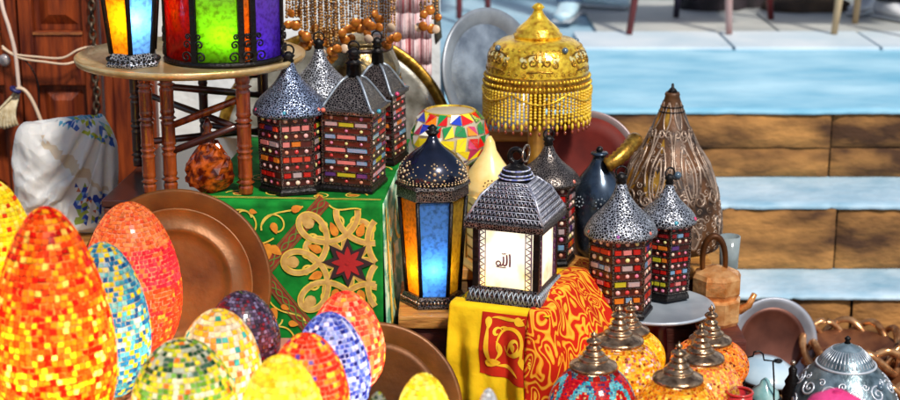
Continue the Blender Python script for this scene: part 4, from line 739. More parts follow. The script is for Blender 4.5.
273, 212, 384, 254, 222, 373, 212, 210, 364, 178, 233, 347, 140, 222, 332, 98, 207, 324, 55, 217, 320, 29, 201, 311, 24, 239, 286, -3, 272, 277, 315, 174, 384, 284, 161, 365, 263, 194, 354, 247, 228, 342, 228, 236, 329, 192, 209, 316, 149, 218, 310, 115, 245, 298, 73, 227, 287, 31, 216, 279,
6, 196, 271, -5, 233, 251, -26, 267, 241, 333, 196, 356, 304, 184, 337, 272, 172, 318, 253, 205, 306, 233, 243, 296, 205, 243, 283, 168, 214, 273, 122, 208, 271, 96, 237, 255, 54, 246, 252, 18, 223, 242, -10, 193, 231, -33, 226, 221, -51, 259, 210, -311, 142, 514, -296, 149, 485, -334, 150, 485,
-278, 185, 476, -317, 185, 479, -351, 186, 487, -261, 214, 461, -295, 216, 477, -334, 222, 484, -369, 212, 478, -252, 243, 468, -275, 220, 455, -314, 215, 453, -345, 206, 446, -365, 176, 452, -238, 268, 430, -277, 252, 429, -301, 218, 419, -328, 195, 410, -359, 182, 407, -375, 161, 412, -219, 289, 388, -262, 277, 388,
-283, 245, 381, -303, 208, 371, -343, 195, 364, -356, 162, 368, -392, 149, 376, -204, 261, 357, -240, 283, 343, -286, 279, 343, -315, 246, 341, -318, 207, 321, -353, 187, 326, -390, 169, 332, -426, 149, 337, -207, 248, 338, -237, 234, 334, -264, 258, 306, -307, 269, 296, -347, 245, 297, -353, 205, 280, -385, 183, 284,
-422, 172, 292, -451, 143, 293, -195, 269, 297, -216, 234, 293, -253, 214, 291, -295, 227, 279, -326, 248, 252, -371, 240, 250, -394, 202, 248, -408, 163, 244, -421, 142, 252, -449, 115, 254, -170, 272, 257, -209, 259, 251, -246, 239, 259, -273, 213, 244, -316, 199, 243, -347, 216, 215, -390, 226, 203, -422, 194, 204,
-442, 156, 208, -425, 121, 210, -453, 102, 211, -165, 243, 235, -180, 243, 224, -218, 233, 221, -254, 240, 210, -294, 221, 203, -325, 191, 194, -362, 185, 187, -394, 199, 160, -424, 170, 161, -440, 133, 166, -435, 96, 174, -467, 92, 170, -151, 221, 206, -184, 233, 197, -212, 246, 191, -229, 213, 181, -265, 229, 164,
-297, 207, 157, -330, 195, 149, -362, 172, 142, -392, 165, 125, -424, 147, 122, -430, 109, 129, -440, 74, 138, -473, 70, 134, -136, 250, 180, -166, 233, 166, -202, 224, 157, -237, 243, 153, -249, 206, 140, -283, 197, 132, -309, 191, 113, -338, 179, 104, -361, 145, 107, -393, 129, 100, -427, 124, 85, -444, 92, 95,
-449, 74, 102, -477, 56, 102, -329, -217, 537, -348, -218, 500, -328, -235, 507, -380, -229, 479, -346, -242, 479, -312, -227, 471, -399, -212, 445, -359, -217, 444, -334, -246, 437, -302, -262, 456, -415, -206, 407, -383, -229, 413, -346, -241, 424, -309, -253, 418, -274, -277, 424, -429, -190, 374, -404, -221, 387, -374, -251, 394,
-342, -277, 394, -302, -292, 391, -263, -288, 390, -434, -171, 343, -407, -203, 345, -396, -239, 351, -363, -269, 351, -324, -285, 349, -284, -291, 346, -242, -297, 349, -423, -144, 305, -411, -181, 300, -412, -221, 304, -374, -244, 306, -334, -257, 312, -299, -281, 310, -258, -278, 310, -216, -284, 310, -460, -131, 276, -446, -168, 267,
-428, -204, 256, -384, -214, 262, -342, -222, 273, -304, -248, 271, -278, -286, 270, -238, -297, 269, -196, -298, 272, -477, -110, 236, -464, -145, 227, -434, -170, 219, -393, -176, 228, -362, -211, 229, -338, -248, 235, -300, -268, 227, -255, -269, 231, -213, -266, 239, -175, -258, 256, -497, -95, 199, -464, -111, 195, -437, -138, 185,
-425, -176, 192, -403, -215, 197, -365, -233, 195, -320, -230, 202, -281, -230, 224, -240, -227, 239, -197, -225, 242, -167, -250, 243, -506, -75, 162, -486, -102, 157, -467, -135, 153, -442, -167, 149, -409, -195, 150, -382, -195, 172, -337, -205, 183, -296, -200, 197, -264, -225, 207, -224, -235, 203, -200, -264, 217, -168, -286, 225,
-502, -54, 129, -492, -85, 118, -467, -113, 114, -437, -138, 113, -405, -164, 113, -378, -168, 130, -351, -186, 146, -312, -207, 153, -273, -206, 164, -243, -228, 168, -209, -252, 175, -176, -272, 182, -141, -286, 193, -479, -30, 118, -462, -58, 111, -450, -78, 99, -421, -99, 107, -391, -124, 109, -370, -155, 93, -339, -160, 108,
-317, -182, 114, -276, -187, 127, -238, -196, 136, -207, -217, 145, -173, -233, 159, -144, -251, 171, -132, -255, 180, 220, -224, 722, 212, -228, 682, 228, -191, 700, 197, -230, 639, 209, -191, 660, 214, -153, 684, 175, -231, 598, 184, -192, 620, 186, -155, 646, 184, -118, 672, 151, -232, 558, 158, -193, 580, 156, -158, 609,
167, -119, 628, 208, -101, 637, 125, -233, 517, 128, -194, 543, 126, -159, 571, 153, -124, 582, 198, -113, 592, 240, -110, 602, 94, -234, 478, 95, -196, 505, 101, -160, 528, 141, -136, 535, 187, -129, 546, 227, -123, 555, 263, -145, 573, 59, -238, 442, 59, -200, 468, 85, -168, 480, 130, -156, 489, 171, -144, 499,
210, -137, 508, 251, -157, 525, 273, -187, 548, 26, -239, 403, 35, -199, 423, 72, -175, 434, 118, -169, 445, 148, -150, 452, 194, -152, 460, 237, -170, 476, 259, -199, 499, 270, -226, 525, -3, -238, 364, 19, -202, 376, 60, -183, 385, 104, -171, 395, 128, -164, 405, 178, -165, 411, 223, -181, 425, 245, -211, 450,
251, -237, 479, 273, -246, 498, -20, -234, 318, 14, -215, 328, 48, -194, 337, 92, -184, 347, 107, -183, 361, 148, -196, 381, 198, -205, 385, 233, -223, 399, 230, -249, 433, 262, -253, 449, 283, -221, 461, -19, -264, 286, 17, -245, 294, 37, -210, 292, 81, -209, 304, 88, -214, 324, 128, -226, 346, 172, -213, 339,
213, -233, 351, 212, -263, 385, 251, -260, 400, 273, -228, 414, 303, -233, 429, -33, -250, 252, -1, -263, 258, 27, -236, 254, 70, -236, 265, 62, -247, 300, 109, -248, 304, 147, -231, 298, 190, -246, 307, 201, -276, 338, 240, -268, 352, 262, -236, 366, 293, -242, 384, 322, -226, 395, -47, -255, 212, -22, -272, 222,
18, -270, 229, 58, -261, 230, 63, -268, 258, 90, -231, 263, 136, -241, 265, 176, -255, 269, 195, -288, 290, 226, -273, 306, 251, -243, 320, 282, -252, 339, 308, -230, 351, 342, -225, 362, 479, 5, 913, 464, -8, 877, 495, 11, 876, 459, -26, 838, 475, 4, 838, 507, 24, 837, 466, -41, 795, 457, -7, 798,
492, 9, 796, 504, 43, 795, 477, -53, 750, 449, -27, 755, 472, 2, 754, 504, 24, 752, 488, 56, 752, 486, -68, 705, 456, -44, 709, 452, -9, 709, 489, 8, 708, 502, 44, 707, 466, 57, 708, 490, -87, 659, 467, -57, 662, 441, -29, 665, 469, 0, 663, 502, 23, 661, 482, 56, 661, 442, 55, 663,
485, -108, 613, 479, -71, 613, 445, -48, 617, 449, -11, 616, 487, 6, 614, 495, 43, 613, 458, 56, 616, 420, 60, 619, 472, -125, 567, 485, -90, 566, 456, -63, 568, 436, -30, 569, 466, -3, 567, 495, 23, 565, 474, 55, 568, 434, 53, 572, 403, 76, 574, 454, -136, 522, 481, -111, 519, 469, -75, 519,
436, -51, 522, 446, -14, 520, 483, 5, 518, 485, 43, 519, 448, 54, 524, 411, 64, 528, 393, 97, 532, 432, -137, 479, 467, -129, 475, 476, -92, 472, 446, -68, 473, 432, -33, 473, 463, -6, 471, 488, 23, 471, 462, 52, 475, 423, 55, 481, 400, 84, 487, 380, 113, 491, 413, -133, 437, 447, -141, 433,
472, -114, 427, 459, -79, 426, 428, -54, 427, 444, -18, 425, 478, 4, 424, 474, 42, 426, 436, 51, 434, 405, 70, 441, 390, 103, 446, 368, 130, 451, 397, -129, 397, 426, -148, 393, 457, -131, 386, 466, -96, 381, 436, -72, 382, 430, -35, 381, 459, -8, 379, 477, 25, 379, 449, 48, 386, 412, 57, 395,
398, 91, 402, 375, 117, 408, 364, 147, 412, 379, -140, 362, 407, -145, 355, 439, -145, 348, 461, -117, 341, 447, -85, 338, 426, -55, 338, 441, -20, 337, 470, 6, 335, 458, 40, 339, 422, 48, 349, 402, 78, 357, 387, 109, 365, 361, 131, 371, 366, 161, 374, 341, 210, 294, 334, 202, 255, 313, 222, 276,
326, 196, 214, 312, 226, 234, 285, 209, 254, 317, 192, 171, 300, 216, 193, 275, 231, 217, 248, 205, 236, 307, 190, 126, 282, 204, 153, 265, 227, 178, 239, 226, 197, 210, 223, 226, 282, 172, 106, 269, 195, 108, 248, 215, 135, 232, 248, 157, 199, 238, 183, 185, 259, 218, 258, 153, 70, 242, 184, 92,
231, 209, 90, 207, 228, 120, 190, 263, 143, 168, 272, 175, 149, 256, 210, 232, 153, 50, 213, 157, 67, 201, 192, 74, 186, 217, 77, 167, 249, 103, 144, 273, 134, 120, 262, 172, 116, 225, 196, 200, 141, 30, 187, 158, 46, 167, 160, 66, 159, 197, 52, 142, 230, 64, 121, 262, 93, 96, 267, 131,
89, 231, 158, 73, 209, 193, 164, 121, 38, 157, 153, 22, 140, 165, 41, 121, 169, 60, 113, 208, 38, 97, 246, 54, 73, 265, 89, 59, 239, 122, 45, 213, 156, 35, 225, 190, 131, 94, 35, 123, 127, 22, 111, 164, 19, 93, 173, 41, 76, 184, 50, 67, 222, 27, 49, 254, 50, 27, 253, 89,
17, 219, 120, 3, 222, 157, 8, 254, 178, 96, 75, 34, 89, 106, 31, 78, 135, 18, 64, 173, 19, 45, 175, 40, 31, 197, 44, 21, 235, 19, 3, 247, 49, -12, 231, 84, -28, 219, 123, -21, 255, 143, -13, 220, 162, 61, 60, 37, 58, 88, 24, 47, 109, 20, 33, 144, 26, 18, 181, 20,
-1, 182, 49, -12, 218, 46, -25, 245, 18, -42, 249, 53, -56, 224, 87, -55, 252, 113, -45, 228, 131, -48, 198, 157, 30, 44, 34, 25, 71, 19, 19, 101, 35, 3, 118, 19, -12, 154, 27, -28, 189, 21, -44, 196, 61, -55, 221, 32, -69, 255, 20, -84, 235, 55, -90, 248, 88, -80, 235, 106,
-77, 203, 125, -67, 230, 148, -129, 252, 137, -130, 240, 108, -163, 254, 124, -139, 218, 84, -163, 238, 91, -199, 252, 114, -147, 239, 66, -171, 230, 66, -188, 241, 86, -229, 257, 97, -151, 243, 45, -177, 239, 39, -200, 245, 47, -223, 221, 76, -260, 233, 87, -137, 235, 28, -177, 248, 18, -215, 249, 36,
-240, 240, 62, -263, 207, 59, -274, 197, 72, -123, 201, 34, -166, 206, 21, -211, 222, 24, -254, 242, 22, -283, 228, 57, -304, 206, 54, -274, 170, 63, -110, 179, 56, -154, 191, 59, -200, 195, 45, -246, 199, 28, -291, 218, 19, -323, 212, 54, -316, 176, 51, -296, 133, 52, -98, 168, 19, -141, 176, 31,
-184, 166, 45, -233, 168, 53, -282, 179, 45, -326, 188, 19, -359, 183, 51, -337, 143, 42, -333, 113, 52, -81, 136, 19, -124, 140, 19, -169, 148, 17, -217, 156, 18, -266, 154, 26, -316, 152, 36, -359, 156, 19, -380, 143, 50, -352, 109, 30, -358, 90, 52, -62, 119, 41, -104, 122, 36, -148, 125, 29,
-194, 126, 22, -242, 126, 29, -294, 129, 29, -343, 125, 19, -391, 125, 18, -395, 104, 42, -370, 78, 27, -374, 82, 54, -47, 91, 28, -86, 93, 23, -128, 92, 23, -165, 98, 13, -220, 102, 14, -271, 99, 14, -319, 92, 27, -366, 87, 13, -417, 90, 20, -407, 65, 35, -378, 46, 33, -402, 57, 53,
-31, 63, 40, -69, 62, 28, -106, 62, 18, -145, 69, 13, -197, 66, -9, -254, 77, 9, -298, 78, 16, -347, 55, 24, -390, 54, 13, -438, 54, 27, -408, 33, 46, -378, 37, 40, -406, 43, 73, -18, 34, 43, -51, 33, 31, -87, 33, 18, -125, 34, 8, -135, 58, 5, -221, 39, -2, -281, 38, 4,
-324, 28, 9, -365, 23, 24, -413, 23, 16, -439, 18, 41, -401, 10, 23, -392, 11, 53, -429, 25, 61, -425, -6, 81, -399, -24, 54, -434, -30, 71, -398, -47, 27, -409, -56, 50, -404, -42, 70, -438, -45, 41, -411, -77, 43, -388, -66, 56, -378, -70, 61, -408, -44, 16, -432, -79, 23, -415, -92, 35,
-374, -86, 33, -364, -103, 44, -360, -38, 27, -385, -72, 26, -405, -111, 21, -396, -126, 45, -360, -124, 29, -340, -133, 44, -326, -42, 10, -341, -73, 22, -355, -100, 18, -375, -138, 30, -374, -162, 50, -332, -151, 46, -305, -154, 49, -274, -65, 7, -295, -82, 13, -314, -107, 18, -324, -131, 15, -341, -164, 36,
-349, -198, 50, -307, -184, 60, -272, -182, 57, -211, -63, 1, -232, -84, 12, -261, -108, 17, -287, -141, 22, -301, -169, 23, -305, -189, 37, -314, -226, 44, -281, -218, 74, -244, -210, 73, -154, -52, 10, -187, -72, 12, -213, -112, 19, -236, -138, 18, -258, -167, 41, -276, -196, 18, -281, -226, 37, -269, -240, 41,
-254, -254, 81, -240, -236, 97, -114, -32, 13, -137, -73, 16, -157, -104, 19, -184, -133, 18, -209, -168, 32, -227, -183, 31, -241, -222, 23, -239, -230, 42, -226, -252, 47, -220, -274, 83, -204, -250, 112, -79, -30, 19, -93, -65, 17, -113, -100, 21, -136, -135, 31, -160, -158, 27, -180, -183, 51, -192, -206, 18,
-208, -250, 18, -197, -236, 45, -187, -265, 60, -180, -270, 90, -172, -255, 117, -47, -25, 33, -62, -56, 39, -81, -86, 49, -97, -122, 53, -117, -157, 43, -134, -168, 54, -145, -196, 30, -159, -236, 18, -173, -274, 32, -155, -238, 52, -152, -269, 81, -153, -252, 106, -135, -263, 125, -20, -20, 61, -32, -44, 48,
-45, -77, 43, -58, -111, 38, -76, -145, 26, -88, -167, 40, -105, -201, 56, -113, -224, 19, -128, -266, 18, -135, -282, 52, -116, -246, 63, -117, -266, 99, -120, -247, 128, -105, -276, 130, 357, 171, 303, 353, 140, 297, 346, 166, 264, 375, 118, 289, 356, 135, 256, 347, 157, 223, 399, 93, 280, 379, 114, 247,
360, 132, 213, 358, 161, 181, 407, 57, 271, 402, 86, 236, 383, 109, 202, 364, 128, 168, 361, 159, 135, 436, 36, 261, 412, 51, 226, 403, 79, 190, 384, 100, 156, 370, 125, 122, 342, 146, 96, 460, 9, 253, 438, 27, 216, 415, 44, 180, 399, 68, 144, 379, 90, 110, 355, 115, 79, 318, 132, 62,
437, -21, 254, 446, -7, 210, 435, 12, 170, 411, 32, 134, 385, 53, 99, 362, 76, 65, 324, 96, 47, 282, 112, 40, 431, -59, 256, 437, -42, 213, 432, -25, 168, 421, -7, 126, 396, 14, 86, 366, 36, 54, 327, 56, 37, 287, 79, 26, 244, 95, 28, 440, -92, 258, 430, -81, 215, 431, -65, 170,
421, -46, 126, 402, -26, 82, 372, -5, 46, 334, 22, 25, 291, 50, 16, 250, 75, 16, 204, 81, 20, 443, -125, 263, 440, -115, 218, 433, -102, 173, 420, -86, 128, 401, -69, 85, 373, -48, 47, 344, -31, 22, 296, -2, 9, 259, 27, 6, 202, 46, 11, 153, 59, 13, 424, -152, 272, 424, -143, 229,
416, -133, 185, 409, -122, 138, 396, -109, 92, 370, -91, 50, 337, -75, 24, 316, -66, 9, 279, -5, 2, 198, 20, -5, 154, 33, 11, 123, 46, 14, 393, -144, 281, 398, -149, 239, 401, -152, 195, 396, -151, 152, 383, -143, 106, 361, -128, 62, 330, -110, 28, 298, -84, 6, 274, -75, -4, 204, -55, -6,
144, -12, 2, 118, 23, 5, 86, 24, 20, 374, -168, 294, 377, -172, 255, 382, -177, 212, 378, -178, 169, 368, -173, 123, 349, -162, 80, 322, -147, 42, 289, -133, 16, 253, -118, 6, 200, -116, -5, 143, -79, -3, 110, -52, 3, 87, -13, 9, 62, -1, 18, -48, -254, 156, -52, -238, 138, -23, -236, 169,
-46, -260, 103, -23, -264, 139, 6, -264, 168, -72, -293, 92, -33, -296, 114, 3, -297, 143, 35, -296, 175, -69, -293, 60, -38, -269, 83, -6, -262, 118, 28, -261, 150, 56, -257, 179, -54, -286, 24, -25, -302, 53, 7, -276, 76, 38, -255, 109, 68, -237, 142, 93, -233, 183, -38, -244, 21, -8, -278, 23,
22, -306, 45, 50, -298, 83, 83, -273, 115, 114, -250, 147, 128, -264, 190, -31, -223, 59, 5, -241, 40, 40, -269, 28, 71, -301, 45, 98, -309, 88, 127, -290, 127, 157, -266, 158, 171, -278, 201, -19, -197, 38, 15, -213, 62, 47, -244, 63, 86, -261, 44, 121, -294, 52, 147, -308, 92, 168, -306, 138,
188, -290, 180, 212, -272, 218, -6, -164, 23, 26, -193, 26, 58, -218, 44, 94, -234, 67, 129, -263, 68, 169, -286, 58, 187, -286, 105, 208, -291, 151, 221, -284, 194, 229, -268, 236, 9, -127, 20, 40, -156, 19, 72, -187, 21, 104, -217, 28, 139, -237, 54, 174, -247, 79, 214, -272, 71, 231, -271, 117,
240, -266, 166, 254, -266, 210, 263, -264, 254, 12, -106, 51, 44, -130, 48, 78, -154, 44, 113, -181, 41, 150, -206, 32, 187, -227, 50, 220, -236, 74, 256, -263, 92, 267, -251, 133, 275, -249, 181, 281, -244, 227, 287, -239, 269, 19, -78, 41, 50, -98, 33, 81, -123, 26, 116, -149, 17, 155, -174, 22,
194, -192, 37, 233, -214, 48, 265, -226, 74, 295, -244, 107, 301, -232, 153, 309, -231, 199, 315, -231, 242, 322, -229, 282, 30, -49, 28, 52, -68, 17, 76, -87, 19, 112, -123, 21, 145, -140, 11, 201, -167, 17, 239, -178, 32, 276, -199, 51, 308, -215, 80, 319, -218, 126, 329, -219, 172, 337, -220, 215,
345, -218, 256, 351, -217, 295,]
def bag():
    from mathutils import noise
    t = thing('plastic_bag', 'crumpled white plastic bag with a printed corner by the shutter', 'bag', F.o)
    b = bmesh.new(); bmesh.ops.create_icosphere(b, subdivisions=5, radius=1)
    faces = [[v.index for v in f.verts] for f in b.faces]; b.free()
    raw = [(BAG[3*k]/1000, BAG[3*k+1]/1000, BAG[3*k+2]/1000) for k in range(len(BAG)//3)]
    sx = F.r(107)/1.02; sz = F.z(113)/.985
    pos = [(x*sx, y*sx*.95, max(.001, z*(.95-.45*x)*sz)) for x, y, z in raw]
    body = MB(); corner = MB(); W1 = rgb(232, 230, 226); ci = {}; bi = {}
    cb, cc = [], []
    for f in faces:
        x = sum(raw[i][0] for i in f)/3; y = sum(raw[i][1] for i in f)/3; z = sum(raw[i][2] for i in f)/3
        n1 = noise.noise(Vector((x*16, y*16, z*16))); n2 = noise.noise(Vector((x*13+9, y*13, z*13+4)))
        if z > .98:
            c = rgb(50, 95, 185) if n1 > .30 else rgb(185, 195, 50) if n2 > .28 else rgb(90, 165, 195) if n1 < -.30 else rgb(226, 230, 238)
            cc.append((f, c))
        else:
            c = W1
            if x > .12 and .14 < z < .50 and y < .05:
                c = rgb(40, 70, 175) if n1 > .22 else rgb(120, 160, 215) if n1 > .12 else rgb(150, 165, 60) if n2 > .30 else rgb(210, 110, 60) if n2 < -.34 else W1
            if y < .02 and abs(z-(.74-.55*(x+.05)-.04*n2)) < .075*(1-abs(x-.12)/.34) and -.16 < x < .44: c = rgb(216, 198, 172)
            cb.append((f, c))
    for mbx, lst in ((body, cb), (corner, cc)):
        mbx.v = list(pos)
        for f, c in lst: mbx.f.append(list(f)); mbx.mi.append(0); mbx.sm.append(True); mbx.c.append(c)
    m_ = mat('white_plastic', (1, 1, 1, 1), (.86, .86, .88, 1), scale=12, attr=True, rough=.48, coat=.03, trans=.3, bump=.55, bscale=24, bdist=.014, btex='voro')
    for mbx, nm in ((body, 'bag_body'), (corner, 'printed_corner')):
        used = sorted({i for f in mbx.f for i in f}); mp2 = {i: k for k, i in enumerate(used)}
        mbx.v = [mbx.v[i] for i in used]; mbx.f = [[mp2[i] for i in f] for f in mbx.f]
        mbx.build(nm, m_, t, recalc=False, sub=1)
bag()

# ------------------------------------------------------------------ jewelled lanterns
PAL = [rgb(178, 28, 22)]*4+[rgb(196, 60, 38)]*2+[rgb(205, 120, 115)]*3+[rgb(172, 150, 150)]*2+[rgb(112, 150, 180)]*2+[rgb(176, 168, 40)]*2+[rgb(205, 112, 34)]*2+[rgb(84, 52, 110), rgb(120, 20, 26)]
DOT = [rgb(225, 170, 165), rgb(220, 150, 120), rgb(205, 60, 60), rgb(235, 205, 180), rgb(215, 120, 150), rgb(225, 215, 140)]
def prq(q):
    tb_ = [(0, 1), (.12, .955), (.28, .80), (.42, .60), (.6, .38), (.8, .22), (1, .13)]
    for (a, b), (c, d) in zip(tb_[:-1], tb_[1:]):
        if q <= c: return b+(d-b)*(q-a)/(c-a)
    return tb_[-1][1]
def jewelled(label, px, zbase, Y, rpx, y_eave, y_top, n=6, rot=0, roof='cone', rows=9, seed=1, roofm=None, ringtop=True):
    F = Fr(px, zbase, Y); rr = random.Random(seed)
    t = thing('jewelled_lantern', label, 'lantern', F.o, rot, 'jewelled lanterns')
    t.rotation_euler[0] = rr.uniform(-.012, .012); t.rotation_euler[1] = rr.uniform(-.02, .02)
    if roof == 'bell' and roofm is None: roofm = M_filig_dk
    r = F.r(rpx)/cos(PI/n)*.98 if n > 4 else F.r(rpx)*1.25
    ro = PI/n-PI/2; ze = F.z(y_eave); zt = F.z(y_top)
    z0, z1 = .018, ze-.006
    MB().lathe([(r*1.03, 0), (r*1.03, .007), (r*.97, .012), (r*.95, .02)], n, smooth=False, rot=ro).build('base', M_black, t)
    MB().lathe([(r*.93, .016), (r*.93, z1)], n, smooth=False, rot=ro).build('body', M_darkbody, t)
    ap = r*.93*cos(PI/n); side = 2*r*.93*sin(PI/n)
    rh = (z1-z0)/rows
    for k in range(n):
        st = MB(); dots = MB(); bars = MB()
        a = ro+2*PI*(k+.5)/n; nx, ny = cos(a), sin(a); tx, ty = -ny, nx
        Mx = Matrix(((tx, 0, nx, nx*ap), (ty, 0, ny, ny*ap), (0, 1, 0, 0), (0, 0, 0, 1)))
        for j in range(rows):
            zc = z0+rh*(j+.5)
            if j % 2 == 1:
                ws = rr.choice([[.30, .36, .30], [.30, .36, .30], [.26, .44, .26], [.48, .48], [.40, .28, .28]])
                x = -side*.46; co, cm = rr.choice(PAL), rr.choice(PAL)
                for wi, w in enumerate(ws):
                    wd = w*side*.94
                    if rr.random() < .04:
                        x += wd; continue
                    st.box((x+wd/2, zc+rr.uniform(-.0006, .0006), .0022), (wd-.003, rh*rr.uniform(.56, .68), .0044), 0, cm if wi == 1 else co, Mx, .86); x += wd
            else:
                for q in (-.31, 0, .31):
                    c = DOT[rr.randrange(len(DOT))]
                    d_r = min(rh*.30, side*.085)*rr.uniform(.85, 1.12)
                    dots.ball((q*side, zc, .001), d_r, 8, 5, 0, c, (1, 1, .55), Mx)
            bars.box((0, z0+rh*j, .002), (side*.99, .0016, .004), 0, None, Mx)
        bars.box((-side/2+.0015, (z0+z1)/2, .002), (.004, z1-z0, .006), 0, None, Mx)
        st.build('tile_inlay', M_stone, t); dots.build('cabochon_inlay', M_stone, t); bars.build('lattice', M_filig_dk, t)
    rm = roofm or M_filig
    e = r*1.10
    if roof == 'cone':
        pr = [(r*.9, ze-.012), (e, ze-.006), (e*1.01, ze)]
        for i in range(1, 15):
            q = i/14; pr.append((e*prq(q), ze+(zt-ze)*.80*q))
        zf = ze+(zt-ze)*.80
        MB().lathe(pr, n*4 if n > 4 else 24).build('roof', rm, t)
    else:
        # square lantern, bell-shaped pyramid
        pr = [(r*.95, ze-.010), (e, ze-.004), (e, ze+.003)]
        for i in range(1, 12):
            q = i/11; pr.append((e*(.92*(1-q)**.62*(1-.25*q)+.16*q), ze+(zt-ze)*.62*q))
        zf = ze+(zt-ze)*.62
        MB().lathe(pr, n, smooth=False, rot=ro).build('roof', rm, t)
        for k in range(n):
            a = ro+2*PI*k/n; MB().tube([(q*cos(a), q*sin(a), z) for q, z in pr[2:]], .0036, 6).build('roof_ridge', M_silver, t)
        MB().lathe([(e*.14, zf), (e*.19, zf+.004), (e*.17, zf+.028), (e*.22, zf+.03), (e*.05, zf+.042)], 12).build('chimney', M_black, t); zf += .04
    MB().lathe([(r*.09, zf-.004), (r*.17, zf+.004), (r*.13, zf+.010), (r*.2, zf+.016), (r*.06, zf+.026)], 12).build('finial', M_black, t)
    if ringtop:
        m = MB(); m.ring((0, 0, zf+.028), .013, .0022, Matrix.Rotation(PI/2, 4, 'X'), 18, 6); m.build('hanging_ring', M_black, t)
    jw = MB()
    for k in range(n):
        a = ro+2*PI*(k)/n+.2
        jw.ball((e*.93*cos(a), e*.93*sin(a), ze+.006), .0058, 8, 6, 0, [rgb(215, 60, 110), rgb(60, 150, 170), rgb(150, 70, 150), rgb(215, 110, 90)][rr.randrange(4)])
    jw.build('roof_jewels', M_stone, t)
    return t
gt = CH+.010
jewelled('hexagonal jewelled lantern with a silver cone roof next to the tray table leg', 294, gt, 3.62, 30, 109, 51, 6, .25, 'cone', 9, 4, M_filig_blue)
jewelled('jewelled lantern whose darker cone roof rises behind the square one', 322, gt, 3.86, 26, 92, 38, 6, .1, 'cone', 9, 9)
jewelled('square jewelled lantern with a tall bell roof at the chest front', 354, gt, 3.64, 30, 107, 56, 4, math.radians(-14), 'bell', 11, 2)
jewelled('square jewelled lantern partly hidden at the right rear of the chest', 381, gt, 3.90, 24, 92, 46, 4, math.radians(-18), 'bell', 10, 15)
jewelled('jewelled lantern with dark pear top behind the lit white lantern', 546, .556, 3.87, 26, 180, 137, 6, .2, 'cone', 9, 21, M_filig_dk)
zp = .515
jewelled('taller left jewelled lantern standing on the pale round plate', 620, zp+.007, 3.57, 29, 231, 172, 6, .15, 'cone', 9, 31, M_filig)
jewelled('narrower right jewelled lantern standing on the pale round plate', 664, zp+.007, 3.70, 23, 219, 176, 6, .5, 'cone', 11, 40, M_filig)
# plate stand
F = Fr(648, 0, 3.63)
t = thing('plate_stand', 'pale round plate on a dark red pillar stand', 'stand', F.o)
rp = .142
MB().lathe([(.001, zp-.01), (rp*.8, zp-.01), (rp*.98, zp-.002), (rp, zp+.004), (rp*.96, zp+.006), (rp*.9, zp), (.001, zp)], 56).build('plate', mat('pale_plate', (.38, .44, .50, 1), (.56, .62, .68, 1), scale=12, rough=.3, metal=.3), t)
MB().lathe([(.11, 0), (.11, .02), (.035, .04), (.026, .10), (.036, .2), (.024, .3), (.034, .40), (.03, .46), (.06, zp-.011)], 24).build('pillar', mat('dark_red_pillar', (.08, .006, .006, 1), (.14, .012, .010, 1), scale=20, rough=.3, coat=.4), t)

# ------------------------------------------------------------------ dark lantern with lit panes
F = Fr(433, .556, 3.55)
t = thing('onion_lantern', 'black onion topped lantern with lit amber and blue panes on the shelf board', 'lantern', F.o, math.radians(4))
n = 6; ro = math.radians(-90-30); r = F.r(33)
zA, zB = F.z(290), F.z(196)
MB().lathe([(r*1.0, 0), (r*1.0, .006), (r*.86, .012), (r*.92, .018), (r*.88, .026), (r*.80, zA)], n, smooth=False, rot=ro).build('base', M_filig_dk, t)
m = MB()
for k in range(48):
    a = 2*PI*k/48; q = r*.965*cos(PI/6)/cos((a-ro) % (PI/3)-PI/6); m.ball((q*cos(a), q*sin(a), .014), .0035, 6, 5)
m.build('base_beading', M_brass, t)
am2 = pane_mat('warm_amber', (1, .50, .03, 1), .75); bl2 = pane_mat('deep_blue', (.20, .50, 1.0, 1), .75); yl2 = pane_mat('dim_yellow', (.50, .36, .05, 1), .6)
framed_body(t, n, ro, r*.80, r*1.0, zA, zB, [bl2, yl2, bl2, am2, am2, am2], .0052)
ps = poly(n, r*.80, ro)
m = MB(); zc = F.z(183)
MB().lathe([(r*1.0, zB), (r*1.08, zB+.004), (r*1.06, zc-.002), (r*1.14, zc), (r*1.10, zc+.008)], n, smooth=False, rot=ro).build('eave', M_filig_dk, t)
zt = F.z(133)
prof = [(1.02, 0), (1.05, .10), (1.0, .25), (.86, .40), (.62, .54), (.36, .66), (.21, .76), (.15, .84), (.12, .9)]
dome_pr = [(r*a, zc+.008+(zt-zc)*b) for a, b in prof]
MB().lathe(dome_pr, 32, cap=(True, True)).build('dome', mat('blue_black_enamel', (.006, .007, .016, 1), (.016, .020, .045, 1), scale=20, rough=.2, metal=.5, coat=.6), t)
def lathe_surf(pr, n_rep=1):
    ln = [0]
    for (a, b), (c, d) in zip(pr[:-1], pr[1:]): ln.append(ln[-1]+math.hypot(c-a, d-b))
    def f(u, v):   # u angle in radians, v distance along the profile
        v = max(0, min(ln[-1]-1e-6, v))
        for i in range(len(pr)-1):
            if v <= ln[i+1]:
                q = (v-ln[i])/(ln[i+1]-ln[i]+1e-12); r_ = pr[i][0]+(pr[i+1][0]-pr[i][0])*q; z_ = pr[i][1]+(pr[i+1][1]-pr[i][1])*q
                return Vector((r_*cos(u), r_*sin(u), z_))
    f.length = ln[-1]; return f
def onto(surf, pts, r0):  # pts in metres around (u0, v0): x along the circumference
    return [(p[0]/r0, p[1]) for p in pts]
sf = lathe_surf(dome_pr)
m = MB(); rr = random.Random(4)
